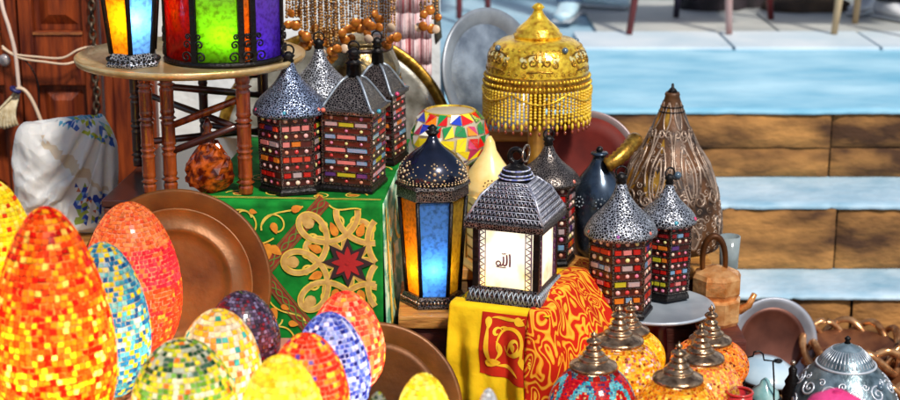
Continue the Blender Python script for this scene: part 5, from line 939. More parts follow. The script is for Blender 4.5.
for k in range(6):
    a0 = ro+PI/6+k*PI/3
    for (du, v, q) in [(0, .028, .0042), (0, .016, .0032), (0, .040, .0032), (.0105, .022, .0028), (-.0105, .022, .0028), (.009, .032, .0024), (-.009, .032, .0024), (.018, .014, .0024), (-.018, .014, .0024), (0, .050, .0024), (.014, .008, .002), (-.014, .008, .002), (.005, .009, .002), (-.005, .009, .002), (.006, .046, .0018), (-.006, .046, .0018), (.016, .026, .0018), (-.016, .026, .0018)]:
        p = spt(sf, a0+du*1.15/r, v*1.12, .0); m.ball(p, q*1.15, 6, 5)
for (v, q, nn) in ((.004, .0026, 54), (.0095, .0016, 60)):
    for k in range(nn): m.ball(spt(sf, 2*PI*k/nn, v, 0), q, 6, 4)
for k in range(6):
    for j in range(7):
        m.ball(spt(sf, ro+k*PI/3+rr.uniform(-.22, .22), .014+j*.0065, 0), .0019, 6, 4)
m.build('pierced_ornament', mat('ornament_gold', (.45, .30, .16, 1), (.7, .52, .32, 1), scale=90, rough=.35, metal=.5), t)
MB().lathe([(r*.12, zt-.014+.008), (r*.22, zt-.004+.008), (r*.1, zt+.006), (r*.16, zt+.012), (r*.04, zt+.02)], 14).build('finial', M_black, t)
lamp_light(t, (.002, -.038, zA+.066), .75, (1, .93, .80), .011); lamp_light(t, (-.042, -.022, zA+.056), .34, (1, .85, .55), .010)

# ------------------------------------------------------------------ white lantern on the covered pedestal
FRc = Vector((.21, 3.28)); yaw = math.radians(-20)
rv = Vector((cos(yaw), sin(yaw))); bv = Vector((-sin(yaw), cos(yaw)))
PW, PD, PZ = .205, .33, .605
pc = FRc - rv*PW/2 + bv*PD/2
t = thing('pedestal', 'tall wooden box hidden under the yellow and red cloth', 'box', (pc.x, pc.y, 0), yaw)
MB().box((0, 0, PZ/2), (PW-.012, PD-.012, PZ)).build('box_body', M_crate, t, bevel=.004)
lc = FRc - rv*.104 + bv*.098
FW = Fr(512, PZ+.010, lc.y)
t = thing('white_lantern', 'square lantern with lit white panes bearing dark Arabic lettering', 'lantern', (lc.x, lc.y, PZ+.010), yaw)
b0 = .087; bw = .074
zA = .040; zB = FW.z(222)
MB().lathe([(b0*1.414, 0), (b0*1.414, .007), (b0*1.34, .012), (b0*1.30, .016), (bw*1.44, zA-.004), (bw*1.40, zA)], 4, smooth=False, rot=PI/4).build('base', M_filig_dk, t)
m = MB()
for s in range(4):
    Mx = Matrix.Rotation(s*PI/2, 4, 'Z')
    for i in range(15):
        x = -b0+.010+i*(2*b0-.02)/14
        m.tube([(x-.005, -b0*.985, .010), (x, -b0*.955, .022), (x+.005, -bw*1.02-.002, zA-.006)], .0016, 5, M=Mx)
        m.tube([(x+.005, -b0*.985, .010), (x, -b0*.955, .022), (x-.005, -bw*1.02-.002, zA-.006)], .0016, 5, M=Mx)
m.build('base_lattice', M_silver, t)
M_wpane = mat('white_milk_glass', (.66, .60, .44, 1), (.95, .93, .88, 1), scale=22, lo=.26, hi=.5, rough=.15, coat=.4, trans=.7, emit=.16)
M_ypane = mat('yellow_milk_glass', (.92, .72, .16, 1), rough=.15, coat=.4, trans=.7, emit=.10)
M_band = mat('purple_fretwork', (.05, .01, .05, 1), (.75, .70, .72, 1), scale=150, tex='edge', lo=.18, hi=.26, rough=.4, metal=.3)
for s in range(4):
    Mx = Matrix.Rotation(s*PI/2, 4, 'Z'); h = zB-zA
    MB().box((-bw+.006, -bw+.004, zA+h/2), (.013, .013, h), M=Mx).build('corner_post', M_black, t)
    MB().box((0, -bw*.96, zA+h/2), (2*bw-.026, .003, h-.002), M=Mx).build('pane', M_wpane if s != 3 else M_ypane, t)
    for sg in (-1, 1):
        m = MB(); nn = 9
        for i in range(nn):
            z = zA+.008+(h-.016)*i/(nn-1); x = sg*(bw-.020)
            m.tube([(x+sg*.004, -bw*.96-.004, z-.006), (x-sg*.006, -bw*.96-.004, z), (x+sg*.004, -bw*.96-.004, z+.006)], .0015, 5, M=Mx)
        m.box((sg*(bw-.0145), -bw*.96-.003, zA+h/2), (.002, .003, h-.004), M=Mx)
        m.box((sg*(bw-.028), -bw*.96-.003, zA+h/2), (.0014, .003, h-.004), M=Mx)
        m.build('fretwork_band', mat('violet_fret', (.10, .012, .08, 1), (.03, .006, .03, 1), scale=60, rough=.4), t)
# lettering on the front pane
ytx = -bw*.96-.0030
sfp = lambda u, v: Vector((u, ytx, v))
m = MB(); ux, uz, us = -.004, zA+.052, .0021
def st_(pts, w): m.ribbon([(ux+p[0]*us, uz+p[1]*us) for p in pts], w*us, sfp, .0006)
st_([(7, -1), (7.2, 5), (7, 11), (6.4, 13)], 2.0)
st_(bez((3.5, 12), (4, 6), (4.2, 2), (2.6, .4)), 2.0)
st_(bez((2.6, .4), (1.6, -.4), (.6, -.2), (0, 1)), 1.8)
st_(bez((0, 10), (.3, 6), (.4, 2), (-1, .3)), 1.9)
st_(bez((-1, .3), (-3, -.6), (-4, 0), (-5, .6)), 1.8)
st_(spiral(-5.4, 1.9, 2.5, 1, -1.2, -1, 18, .9), 1.6)
st_(bez((-8, -1.6), (-4, -2.4), (0, -2.2), (3, -2)), 1.2)
st_(bez((-1.6, 13.5), (-.8, 11.8), (.2, 12), (.6, 13.6)), 1.1); st_(bez((.6, 13.6), (1, 12), (2, 12), (2.4, 14)), 1.1)
m.build('lettering', mat('plum_ink', (.09, .004, .03, 1), rough=.5), t)
# roof : eave slab, sloping hipped roof, flat cap, domed top with ring
ze = zB; zr = FW.z(181)
er = b0*1.04
MB().lathe([(bw*1.40, ze-.002), (er*1.40, ze+.002), (er*1.414, ze+.007), (er*1.414, ze+.016), (er*1.37, ze+.020)], 4, smooth=False, rot=PI/4).build('eave', M_filig_dk, t)
roof_pr = [(er*1.37, ze+.020), (er*.95, ze+.020+(zr-ze)*.55), (er*.55, zr+.004), (er*.50, zr+.006)]
MB().lathe(roof_pr, 4, smooth=False, rot=PI/4).build('roof', M_black, t)
m = MB()
for s in range(4):
    a0 = s*PI/2-PI/2
    def face(u, v, s=s):   # v 0..1 up the slope, u -1..1 across
        q = v; 
        if q < .55: rr_ = er*1.37+(er*.95-er*1.37)*q/.55; z = ze+.020+(zr-ze)*.55*q/.55
        else: rr_ = er*.95+(er*.55-er*.95)*(q-.55)/.45; z = ze+.020+(zr-ze)*.55+(zr+.004-ze-.02-(zr-ze)*.55)*(q-.55)/.45
        hw = rr_/1.414
        return Matrix.Rotation(s*PI/2, 3, 'Z') @ Vector((u*hw, -hw-.0012, z+.0008))
    for j in range(8):
        v0, v1 = j/8, (j+1)/8
        nn = 17-j
        for i in range(nn):
            u = -1+2*(i+.5)/nn; du = .78/nn; vm = (v0+v1)/2; dv = .36/8
            m.tube([face(u-du, vm-dv), face(u, vm+dv), face(u+du, vm-dv)], .0015, 5)
        m.tube([face(-1, v1-.012), face(1, v1-.012)], .0011, 5)
    m.tube([face(-1, 0), face(-1, .55), face(-1, 1)], .0028, 6)
m.build('roof_fretwork', mat('pale_fretwork', (.30, .31, .40, 1), (.62, .62, .68, 1), scale=90, rough=.35, metal=.6), t)
zd = zr+.006
MB().lathe([(er*.42, zd), (er*.43, zd+.004), (er*.40, zd+.010), (er*.36, zd+.014), (er*.36, zd+.018), (er*.30, zd+.024), (er*.24, zd+.028), (er*.2, zd+.030), (er*.16, zd+.034), (.008, zd+.037)], 24).build('cap_dome', M_black, t)
m = MB()
for (q, z) in ((.43, .005), (.385, .012), (.33, .0215)): m.ring((0, 0, zd+z), er*q, .0018, None, 28, 6)
m.build('cap_bands', mat('blue_white_band', (.16, .20, .55, 1), (.62, .64, .72, 1), scale=120, lo=.45, hi=.55, rough=.3), t)
m = MB(); m.ring((0, 0, zd+.050), .0155, .0062, Matrix.Rotation(PI/2, 4, 'X'), 28, 10); m.build('ring_handle', M_black, t)
m = MB(); m.ring((0.018, .012, zd+.055), .026, .0022, Matrix.Rotation(PI/2, 4, 'Y') , 28, 8, 0, (.7, 1.0, 1)); m.build('carrying_hoop', M_brass, t)
lamp_light(t, (0, -.01, zA+.100), .62, (1, .98, .95), .02)
lamp_light(t, (-.042, -.052, zA+.012), .14, (1, .62, .05), .008); lamp_light(t, (.040, -.050, zA+.012), .05, (1, .62, .05), .008)

# ------------------------------------------------------------------ yellow and red cloth over the pedestal
t = thing('patterned_cloth', 'yellow cloth with red arabesque border draped under the white lantern', 'cloth', (pc.x, pc.y, 0), yaw)
hw, hd = PW/2, PD/2
RC = .035; ARC = RC*PI/2
def sheet(wd, v):
    """one sheet: wd < 0 front, then the rounded corner, then the side; v = drop below the top edge (negative on top)"""
    if wd < 0: p = Vector((hw-RC+wd, -hd)); nrm = Vector((0, -1))
    elif wd < ARC:
        a = wd/RC; p = Vector((hw-RC+RC*sin(a), -hd+RC-RC*cos(a))); nrm = Vector((sin(a), -cos(a)))
    else: p = Vector((hw, -hd+RC+wd-ARC)); nrm = Vector((1, 0))
    sd_ = max(0, min(1, (wd-ARC*.3)/.10))           # 0 on the front, 1 on the side
    d = max(0, v); k = min(1, d/.08)
    out = .010+.018*k
    out += (1-sd_)*(.010*sin(wd*55+.6+d*6)+.005*sin(wd*120-d*14)+.003*sin(wd*30+d*60))*k
    out += sd_*(.085*sin(min(1, d/.20)*PI/2)*min(1, (wd+.02)/.16)+.008*sin(wd*46+d*8)*k)
    z = PZ+.006-d*(.99-.02*sd_)
    if v < 0:
        r_ = .012; a = min(1, -v/.02)*PI/2
        out = out-.012*(1-cos(a))-max(0, -v-.02)*1.0; z += .008*sin(a)
    z += sd_*.020*(1-k)*sin(PI*max(0, min(1, wd/.36)))
    return Vector((p.x+nrm.x*out, p.y+nrm.y*out, z))
M_yc = mat('yellow_cotton', (.74, .42, .006, 1), (.88, .58, .012, 1), scale=10, rough=.85, bump=.6, bscale=28, bdist=.008, spec=.12)
M_redc = mat('red_cotton', (.42, .014, .005, 1), (.56, .030, .010, 1), scale=14, rough=.85, bump=.3, bscale=600, bdist=.0015, spec=.12)
W0 = -(PW-RC)-.016
m = MB(); m.grid(lambda a, b: sheet(W0+(ARC+.05-W0)*a, -.05+(.27+.012*sin(a*9))*b), 70, 60, 0)
m.build('yellow_front', M_yc, t, solid=.003, recalc=False)
m = MB(); m.grid(lambda a, b: (-hw-.012+(PW+.018)*a, -hd-.006+(PD+.010)*b, PZ+.006+.0012*sin(a*30)*sin(b*20)), 24, 24); m.build('top_cloth', M_yc, t, solid=.003, recalc=False)
# printed side: red ground with golden contour-like arabesques woven in
mp_ = bpy.data.materials.new('arabesque_print'); mp_.use_nodes = True
nt_ = mp_.node_tree; pb = nt_.nodes['Principled BSDF']; pb.inputs['Roughness'].default_value = .85; pb.inputs['Specular IOR Level'].default_value = .12
tc_ = nt_.nodes.new('ShaderNodeTexCoord'); mpp = nt_.nodes.new('ShaderNodeMapping'); mpp.inputs['Scale'].default_value = (1, 1.15, .62)
nz_ = nt_.nodes.new('ShaderNodeTexNoise'); nz_.inputs['Scale'].default_value = 21; nz_.inputs['Detail'].default_value = .6; nz_.inputs['Distortion'].default_value = .7
mu = nt_.nodes.new('ShaderNodeMath'); mu.operation = 'MULTIPLY'; mu.inputs[1].default_value = 7.5
pp = nt_.nodes.new('ShaderNodeMath'); pp.operation = 'FRACT'
cr_ = nt_.nodes.new('ShaderNodeValToRGB'); e_ = cr_.color_ramp.elements
e_[0].position = .0; e_[0].color = (.50, .016, .005, 1); e_[1].position = .51; e_[1].color = (.50, .016, .005, 1)
q_ = e_.new(.55); q_.color = (.78, .24, .010, 1); q_ = e_.new(.76); q_.color = (.88, .46, .04, 1); q_ = e_.new(.95); q_.color = (.78, .24, .010, 1); q_ = e_.new(.99); q_.color = (.50, .016, .005, 1)
for a_, b_ in ((tc_.outputs['Object'], mpp.inputs[0]), (mpp.outputs[0], nz_.inputs['Vector']), (nz_.outputs['Fac'], mu.inputs[0]), (mu.outputs[0], pp.inputs[0]), (pp.outputs[0], cr_.inputs[0]), (cr_.outputs[0], pb.inputs['Base Color'])): nt_.links.new(a_, b_)
m = MB(); m.grid(lambda a, b: spt(sheet, -.004+.42*a, -.055+.46*b, -.0028), 80, 70, 0)
m.build('red_side', mp_, t, solid=.003, recalc=False)
def fpx(px, py): return ((px-548)/(548-457)*(PW-RC)*1.0+.012, (py-302)*.00222)
m = MB(); m2 = MB()
c00, c11 = fpx(484, 303), fpx(552, 364)
m.grid(lambda a, b: spt(sheet, c00[0]+(.004-c00[0])*a, c00[1]+(c11[1]-c00[1]+.022*a)*b, -.0030), 40, 40)
m.build('red_panel', M_redc, t, recalc=False)
def sc2(pts): return [fpx(*p) for p in pts]
for q, w in ((bez((492, 310), (494, 330), (490, 340), (500, 356)), .009), (bez((500, 354), (512, 360), (526, 354), (532, 364)), .009), (bez((496, 308), (506, 304), (520, 312), (536, 306)), .008),
             (spiral(521, 333, 19, 1.05, 2.6, 1, 40, .5), .009), (bez((515, 345), (519, 330), (528, 322), (530, 334)), .008), (bez((530, 334), (530, 342), (522, 346), (516, 345)), .008),
             (bez((500, 350), (508, 344), (508, 336), (502, 330)), .008), (bez((538, 312), (546, 322), (540, 340), (545, 356)), .009), (bez((505, 318), (512, 314), (516, 320), (524, 316)), .007), (spiral(503, 322, 6, .9, 0, -1), .006), (bez((538, 352), (530, 346), (538, 338), (533, 328)), .007)):
    m2.ribbon(sc2(q), w, sheet, -.0042, taper=True)
for (x, y, l, a) in ((499, 352, 15, .2), (493, 313, 12, 1.5), (530, 310, 14, .3), (536, 350, 12, 1.2), (524, 336, 9, 1.3)):
    m2.patch(sc2(leaf(x, y, l, l*.6, a)), sheet, -.0044)
m2.build('yellow_scrolls', mat('golden_applique', (.80, .42, .012, 1), (.90, .58, .04, 1), scale=30, rough=.8, spec=.12), t)

# ------------------------------------------------------------------ mosaic shells
def shell(prof_fn, h, tile, pal, seed=0, gap=.16, raise_=.0014, jitter=.12, tri=False, t0=.0, t1=1.0, open_=False):
    """tile quads over a surface of revolution; prof_fn(t) -> (r, z)"""
    rr = random.Random(seed); m = MB(); g = MB()
    if not open_: g.lathe([prof_fn(i/48) for i in range(49)], 48)
    # arc-length rows
    P_ = [prof_fn(t0+(t1-t0)*i/200) for i in range(201)]; acc = [0]
    for a, b in zip(P_[:-1], P_[1:]): acc.append(acc[-1]+math.hypot(b[0]-a[0], b[1]-a[1]))
    rows = max(3, int(acc[-1]/tile)); 
    def at(s):
        s = max(0, min(acc[-1], s))
        for i in range(200):
            if acc[i+1] >= s:
                q = (s-acc[i])/(acc[i+1]-acc[i]+1e-12); return (P_[i][0]+(P_[i+1][0]-P_[i][0])*q, P_[i][1]+(P_[i+1][1]-P_[i][1])*q)
        return P_[-1]
    for j in range(rows):
        s0 = acc[-1]*j/rows; s1 = acc[-1]*(j+1)/rows
        rm, zm = at((s0+s1)/2)
        if rm < tile*.25:
            if open_ and j > rows/2: g.lathe([(max(.0005, at(s0)[0]), at(s0)[1]), (.0004, at(s1)[1])], 10)
            continue
        cols = max(4, int(2*PI*rm/tile)); off = rr.random()*6
        k = 0
        while k < cols:
            a0 = off+2*PI*k/cols; a1 = off+2*PI*(k+1)/cols; k += 1
            ga = (a1-a0)*gap/2; gs = (s1-s0)*gap/2
            cs_ = []
            for (a, s) in ((a0+ga, s0+gs), (a1-ga, s0+gs), (a1-ga, s1-gs), (a0+ga, s1-gs)):
                a += rr.uniform(-1, 1)*(a1-a0)*jitter; s += rr.uniform(-1, 1)*(s1-s0)*jitter
                r_, z_ = at(s); cs_.append((a, r_, z_))
            # outward normal of the profile
            p, q = at(s0), at(s1); nx, nz = (q[1]-p[1]), -(q[0]-p[0]); ln = math.hypot(nx, nz)+1e-12; nx /= ln; nz /= ln
            bot = [Vector((r_*cos(a), r_*sin(a), z_)) for a, r_, z_ in cs_]
            if open_:
                ck = [(a0, s0), (a1, s0), (a1, s1), (a0, s1)]; oc = []
                for a, s_ in ck:
                    r2, z2 = at(s_); oc.append((r2*cos(a), r2*sin(a), z2))
                g.add(oc+[tuple(b) for b in bot], [(0, 1, 5, 4), (1, 2, 6, 5), (2, 3, 7, 6), (3, 0, 4, 7)], 0, True)
            top = [Vector(((r_+nx*raise_)*cos(a), (r_+nx*raise_)*sin(a), z_+nz*raise_)) for a, r_, z_ in cs_]
            am = (a0+a1)/2 % (2*PI)
            if tri:
                c = pal(am, zm/h, rr); c2 = pal(am, zm/h, rr)
                sw = rr.random() < .5
                T = ((0, 1, 2), (0, 2, 3)) if sw else ((0, 1, 3), (1, 2, 3))
                for f, cc in zip(T, (c, c2)):
                    ce = (top[f[0]]+top[f[1]]+top[f[2]])/3
                    m.add([ce+(top[i]-ce)*.93 for i in f], [(0, 1, 2)], 0, False, cc)
            else:
                c = pal(am, zm/h, rr)
                m.add(bot+top, [(4, 5, 6, 7), (0, 1, 5, 4), (1, 2, 6, 5), (2, 3, 7, 6), (3, 0, 4, 7)], 0, False, c)
    return m, g
def mixpal(items):
    cs_ = [rgb(*c) for c, w in items]; ws = [w for c, w in items]
    def f(a, v, rr):
        c = rr.choices(cs_, ws)[0]; k = rr.uniform(.82, 1.12); return (c[0]*k, c[1]*k, c[2]*k, 1)
    return f
LP = 1.15
def egg(label, px, Y, rpx, ytop, pal, tile=.010, gm=None, seed=0, k=.20, tm=None, tilt=(0, 0), gap=.16, jit=.10, power=1.0):
    lit = tm is None
    F = Fr(px, TZ+.012, Y); r = F.r(rpx); h = F.z(ytop)
    t = thing('egg_lamp', label, 'egg lamp', (F.o.x, F.o.y, TZ), 0, 'mosaic egg lamps'); t.rotation_euler = (tilt[0], tilt[1], seed*1.3)
    ph0 = .42; zz0 = h/2*(1-cos(ph0)); zsc = h/(h-zz0)
    mx = max(sin(p)*(1+k*cos(p)) for p in [i/60*PI for i in range(61)])
    def pf(q):
        ph = ph0+(PI-ph0)*q; return (max(.0008, r*sin(ph)*(1+k*cos(ph))/mx), (h/2*(1-cos(ph))-zz0)*zsc+.012)
    m, g = shell(pf, h, tile, pal, seed, gap, .0013, jit, open_=lit)
    m.build('mosaic_tiles', tm or M_tile, t)
    g.build('glass_shade', gm or grout('cream', (.75, .55, .30, 1)), t)
    rb = pf(0)[0]
    MB().lathe([(rb*1.05, 0), (rb*1.1, .004), (rb*.95, .012), (rb*.9, .015)], 24).build('foot', M_brass, t)
    if lit: lamp_light(t, (0, 0, h*.40), power*LP*(r/.07)**2, (1, .86, .62), .012)
    return t
pal_red = mixpal([((235, 70, 14), 5), ((250, 120, 16), 5), ((255, 190, 30), 4), ((205, 24, 6), 4), ((255, 230, 110), 1.6), ((240, 95, 20), 3)])
def pal_yel(a, v, rr):
    return rr.choices([rgb(255, 238, 50), rgb(255, 226, 20), rgb(255, 245, 120), rgb(230, 230, 40), rgb(225, 60, 20), rgb(255, 200, 20)], [6, 6, 3, 2, .9, 2])[0]
pal_blue = mixpal([((40, 130, 190), 4), ((90, 190, 215), 5), ((250, 220, 40), 5), ((160, 220, 225), 2), ((30, 90, 160), 2), ((235, 240, 230), 1)])
def pal_pink(a, v, rr):
    if v > .78: s = [((230, 120, 60), 4), ((240, 150, 90), 3), ((225, 90, 50), 2)]
    elif v > .55: s = [((225, 35, 60), 4), ((235, 60, 80), 3), ((240, 110, 60), 1.5)]
    else: s = [((232, 60, 30), 4), ((240, 85, 40), 4), ((250, 150, 50), 1), ((225, 40, 45), 2)]
    c = rr.choices([x for x, _ in s], [w for _, w in s])[0]; k = rr.uniform(.85, 1.1); c = rgb(*c); return (c[0]*k, c[1]*k, c[2]*k, 1)
def pal_green(a, v, rr):
    if v > .86 and rr.random() < .45: s = [((70, 110, 95), 3), ((35, 80, 50), 2), ((190, 205, 200), 3)]
    else: s = [((200, 210, 40), 4), ((110, 170, 50), 3), ((250, 230, 60), 6), ((240, 245, 225), 3), ((240, 130, 40), 2.2), ((40, 110, 55), 1.2), ((130, 200, 90), 2)]
    return rgb(*rr.choices([x for x, _ in s], [w for _, w in s])[0])
pal_white = mixpal([((252, 235, 190), 5), ((255, 222, 60), 5), ((250, 170, 70), 2.4), ((70, 190, 195), 1.5), ((255, 248, 235), 4), ((225, 130, 70), 1)])
pal_or = mixpal([((225, 60, 30), 5), ((245, 130, 40), 3), ((200, 40, 25), 3), ((255, 200, 60), 1.5), ((90, 60, 170), .5)])
pal_vio = mixpal([((70, 90, 190), 5), ((45, 60, 160), 3), ((130, 150, 225), 4), ((185, 195, 240), 1.6), ((30, 35, 120), 2), ((225, 215, 235), .7)])
pal_coral = mixpal([((230, 75, 55), 5), ((240, 120, 70), 3), ((245, 160, 130), 2), ((215, 45, 40), 3), ((255, 190, 70), 1.2)])
pal_lem = mixpal([((255, 236, 70), 6), ((255, 245, 130), 4), ((255, 220, 40), 3)])
pal_dark = mixpal([((62, 40, 62), 5), ((88, 66, 92), 4), ((120, 110, 140), 1.6), ((110, 20, 35), 2), ((45, 25, 40), 3)])
g_or = grout('orange', (.80, .22, .03, 1), .35); g_y = grout('yellow', (.9, .72, .08, 1), .5); g_w = grout('white', (.50, .46, .40, 1), .1); g_p = grout('pale_pink', (.70, .26, .15, 1), .2)
g_d = grout('dark', (.02, .018, .02, 1), 0)
egg('tall orange and red mosaic egg lamp largest at the front left', 60, 2.58, 60, 207, pal_red, .0105, g_or, 1, .26, gap=.07, jit=.20)
egg('yellow egg lamp with scattered red chips at the left edge', 6, 2.84, 46, 180, pal_yel, .0085, g_y, 2, .16, gap=.08)
egg('turquoise egg lamp with yellow squares beside the tall orange one', 110, 2.80, 43, 243, pal_blue, .0092, g_w, 3, .20, gap=.14, power=.6)
egg('coral red crackled egg lamp before the large copper tray', 136, 2.99, 48, 203, pal_pink, .0086, g_p, 4, .12, gap=.14, jit=.14, power=.7)
egg('green and yellow mosaic egg lamp with dark tip at the bottom edge', 187, 2.50, 52, 340, pal_green, .0088, g_w, 5, .12, gap=.12, power=.36)
egg('cream egg lamp with yellow and teal squares left of the dark one', 221, 2.72, 41, 310, pal_white, .0105, g_w, 6, .16, gap=.10, power=.36)
egg('unlit dark plum egg lamp touching the copper tray edge', 244, 2.90, 37, 292, pal_dark, .007, g_d, 7, .18, M_tile_dark)
egg('plain lemon yellow egg lamp at the bottom centre', 284, 2.41, 44, 356, pal_lem, .010, g_y, 8, .18, gap=.05, power=.7)
egg('orange red chequered egg lamp between lemon and violet eggs', 309, 2.54, 41, 334, pal_or, .0088, g_p, 9, .14, gap=.13)
egg('violet blue mosaic egg lamp between two red eggs', 331, 2.67, 40, 313, pal_vio, .0085, grout('lilac', (.42, .42, .75, 1), .25), 10, .2, gap=.16)
egg('coral mosaic egg lamp rearmost of the row before green cloth', 347, 2.81, 38, 292, pal_coral, .0095, g_p, 11, .2, gap=.14)
egg('pale yellow egg lamp alone under the brown tray', 424, 2.50, 28, 374, pal_lem, .0085, g_y, 12, .16, gap=.06)
egg('small pale green egg lamp mostly below the picture edge', 379, 2.44, 14, 392, pal_green, .007, g_w, 13, .16)
egg('small grey white egg lamp tip below the yellow cloth', 488, 2.46, 13, 389, mixpal([((180, 180, 185), 3), ((220, 220, 220), 3)]), .007, g_w, 14, .16, M_tile_dark)

# ------------------------------------------------------------------ globe lamps with brass caps
M_cap = mat('cap_brass', (.10, .045, .02, 1), (.58, .37, .21, 1), scale=70, lo=.3, hi=.7, rough=.24, metal=.85, bump=.4, bscale=140, bdist=.002)
def globe(label, px, Y, rpx, ycap_top, ycap_base, pal, seed, tile=.006, gm=None, tm=None, capr=.54):
    F = Fr(px, TC, Y); r = F.r(rpx)
    t = thing('globe_lamp', label, 'globe lamp', F.o, seed*.7, 'globe lamps with brass caps')
    zc = F.z(ycap_base)+r*.10; cr = r*capr; zt_ = F.z(ycap_top)
    hg = zc; 
    def pf(q):
        ph = .40+(PI-.40-.62)*q; z = hg*.47*(1-cos(ph))*1.09
        return (r*sin(ph), z)
    m, g = shell(pf, hg, tile, pal, seed, .14, .0009, .2, open_=True)
    lamp_light(t, (0, 0, hg*.5), .25*(r/.08)**2, (1, .85, .6), .012)
    m.build('mosaic_tiles', tm or M_tile_dim, t); g.build('glass_shade', gm or grout('amber', (.75, .42, .06, 1), .12), t)
    b = pf(0)
    MB().lathe([(b[0]*1.3, 0), (b[0]*1.3, .006), (b[0], .012), (b[0]*.98, b[1]+.004)], 24).build('foot', M_brass, t)
    H_ = zt_-zc
    k_ = 1+.06*sin(seed*2.3)
    MB().lathe([(cr*.98, -.004), (cr*1.02, .0), (cr*1.0, H_*.05), (cr*.86, H_*.10), (cr*.62, H_*.17), (cr*.56*k_, H_*.20), (cr*.60*k_, H_*.225), (cr*.58, H_*.25), (cr*.46, H_*.29), (cr*.40*k_, H_*.34), (cr*.44*k_, H_*.365), (cr*.42, H_*.39), (cr*.32, H_*.43), (cr*.29*k_, H_*.49), (cr*.33*k_, H_*.515), (cr*.30, H_*.54), (cr*.21, H_*.59), (cr*.19, H_*.64), (cr*.30, H_*.68), (cr*.32, H_*.72), (cr*.24, H_*.77), (cr*.10, H_*.80), (cr*.09, H_*.84)], 32).build('brass_cap', M_cap, t, (0, 0, zc))
    MB().lathe([(cr*.06, -H_*.07), (cr*.15, -H_*.03), (cr*.14, .01*H_), (cr*.05, H_*.06), (.0006, H_*.12)], 12).build('finial', M_cap, t, (0, 0, zc+H_*.90))
    return t
def pal_rt(a, v, rr):
    k = (a*3/PI*2) % 2; d = abs((a*1.0/(PI/3)) % 1-.5)
    q = math.hypot(d*1.5, (v-.70)*2.3)
    if q < .13: return rgb(*rr.choice([(30, 170, 210), (20, 110, 190)]))
    if q < .32: return rgb(*rr.choices([(215, 25, 25), (195, 20, 20), (250, 220, 160)], [6, 5, 1.5])[0])
    if q < .54: return rgb(*rr.choices([(60, 190, 215), (120, 210, 225), (30, 95, 160)], [5, 4, 2])[0])
    return rgb(*rr.choices([(215, 20, 35), (180, 12, 35), (60, 40, 120), (235, 70, 40)], [6, 4, 1.4, 1])[0])
def pal_yo(base, sp, ws):
    return mixpal([(c, w) for c, w in zip([base]+sp, ws)])
globe('red globe lamp with turquoise mosaic flowers and brass cap', 591, 2.92, 44, 331, 370, pal_rt, 1, .0046, grout('dark_red', (.25, .02, .02, 1), .03))
globe('yellow globe lamp with pinkish mosaic just behind the red one', 616, 3.10, 46, 305, 345, pal_yo((240, 185, 25), [(225, 120, 25), (250, 215, 80), (235, 215, 215), (150, 70, 20), (200, 130, 150)], [5, 3, 4, 2, 1.2, 1.4]), 2)
globe('yellow globe lamp beneath the plate, rearmost left', 628, 3.31, 36, 300, 334, pal_yo((245, 200, 20), [(250, 215, 60), (235, 160, 20), (255, 235, 120)], [6, 4, 2, 1]), 3)
globe('orange amber globe lamp nearest at the bottom edge', 674, 2.84, 46, 342, 383, pal_yo((240, 160, 20), [(250, 200, 50), (225, 110, 15), (255, 225, 110), (190, 80, 15)], [5, 4, 3, 1.4, 1.2]), 4)
globe('peach globe lamp with fine red mosaic between two orange ones', 697, 3.05, 44, 323, 362, pal_yo((240, 165, 90), [(235, 120, 80), (250, 200, 110), (225, 140, 130), (150, 50, 20), (250, 190, 40)], [4, 3, 4, 2, 1, 2]), 5)
globe('orange globe lamp at the rear right beside the silver bowl', 708, 3.28, 39, 305, 344, pal_yo((235, 130, 40), [(245, 165, 60), (220, 100, 30), (225, 150, 120), (120, 40, 15)], [5, 4, 3, 2, 1.4]), 6)

# ------------------------------------------------------------------ harlequin bowl lamp, cream lantern, gold lamp
F = Fr(450, .556, 3.96)
t = thing('harlequin_lamp', 'round glass lamp of multicoloured triangles above the onion lantern', 'lamp', F.o)
r = F.r(37); z0 = F.z(167); z1 = F.z(111)
def pf(q):
    ph = .30+(PI-.30-.72)*q; return (r*sin(ph), z0+(z1-z0)*(1-cos(ph))/(1-cos(PI-.72)))
pal_h = mixpal([((215, 25, 20), 4), ((250, 225, 40), 4), ((20, 130, 60), 4), ((30, 60, 180), 3), ((245, 240, 225), 3), ((240, 130, 20), 2), ((200, 60, 100), 1), ((20, 150, 120), 1)])
m, g = shell(pf, z1, .030, pal_h, 5, .02, .0050, .16, True)
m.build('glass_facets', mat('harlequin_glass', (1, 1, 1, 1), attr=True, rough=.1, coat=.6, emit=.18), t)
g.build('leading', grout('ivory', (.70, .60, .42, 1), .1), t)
q = pf(1)
m = MB(); m.ring((0, 0, q[1]), q[0], .004, None, 36, 8); m.build('rim', M_gold, t)
MB().lathe([(.055, 0), (.058, .006), (.02, .016), (.012, .05), (.018, .07), (.011, .09), (.012, z0-.004), (r*.36, z0+.004)], 24).build('stem', M_gold_dk, t)
F = Fr(489, .556, 3.82)
t = thing('cream_lantern', 'cream yellow lantern with pierced dome behind the white lantern', 'lantern', F.o, .35)
r = F.r(24); zb_ = F.z(192); ztp = F.z(136)
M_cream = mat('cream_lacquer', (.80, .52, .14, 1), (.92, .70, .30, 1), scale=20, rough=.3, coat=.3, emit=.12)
MB().lathe([(r*1.3, 0), (r*1.3, .008), (r*1.15, .014), (r*1.15, zb_-.012), (r*1.32, zb_-.006), (r*1.32, zb_)], 4, smooth=False, rot=PI/4).build('body', M_cream, t)
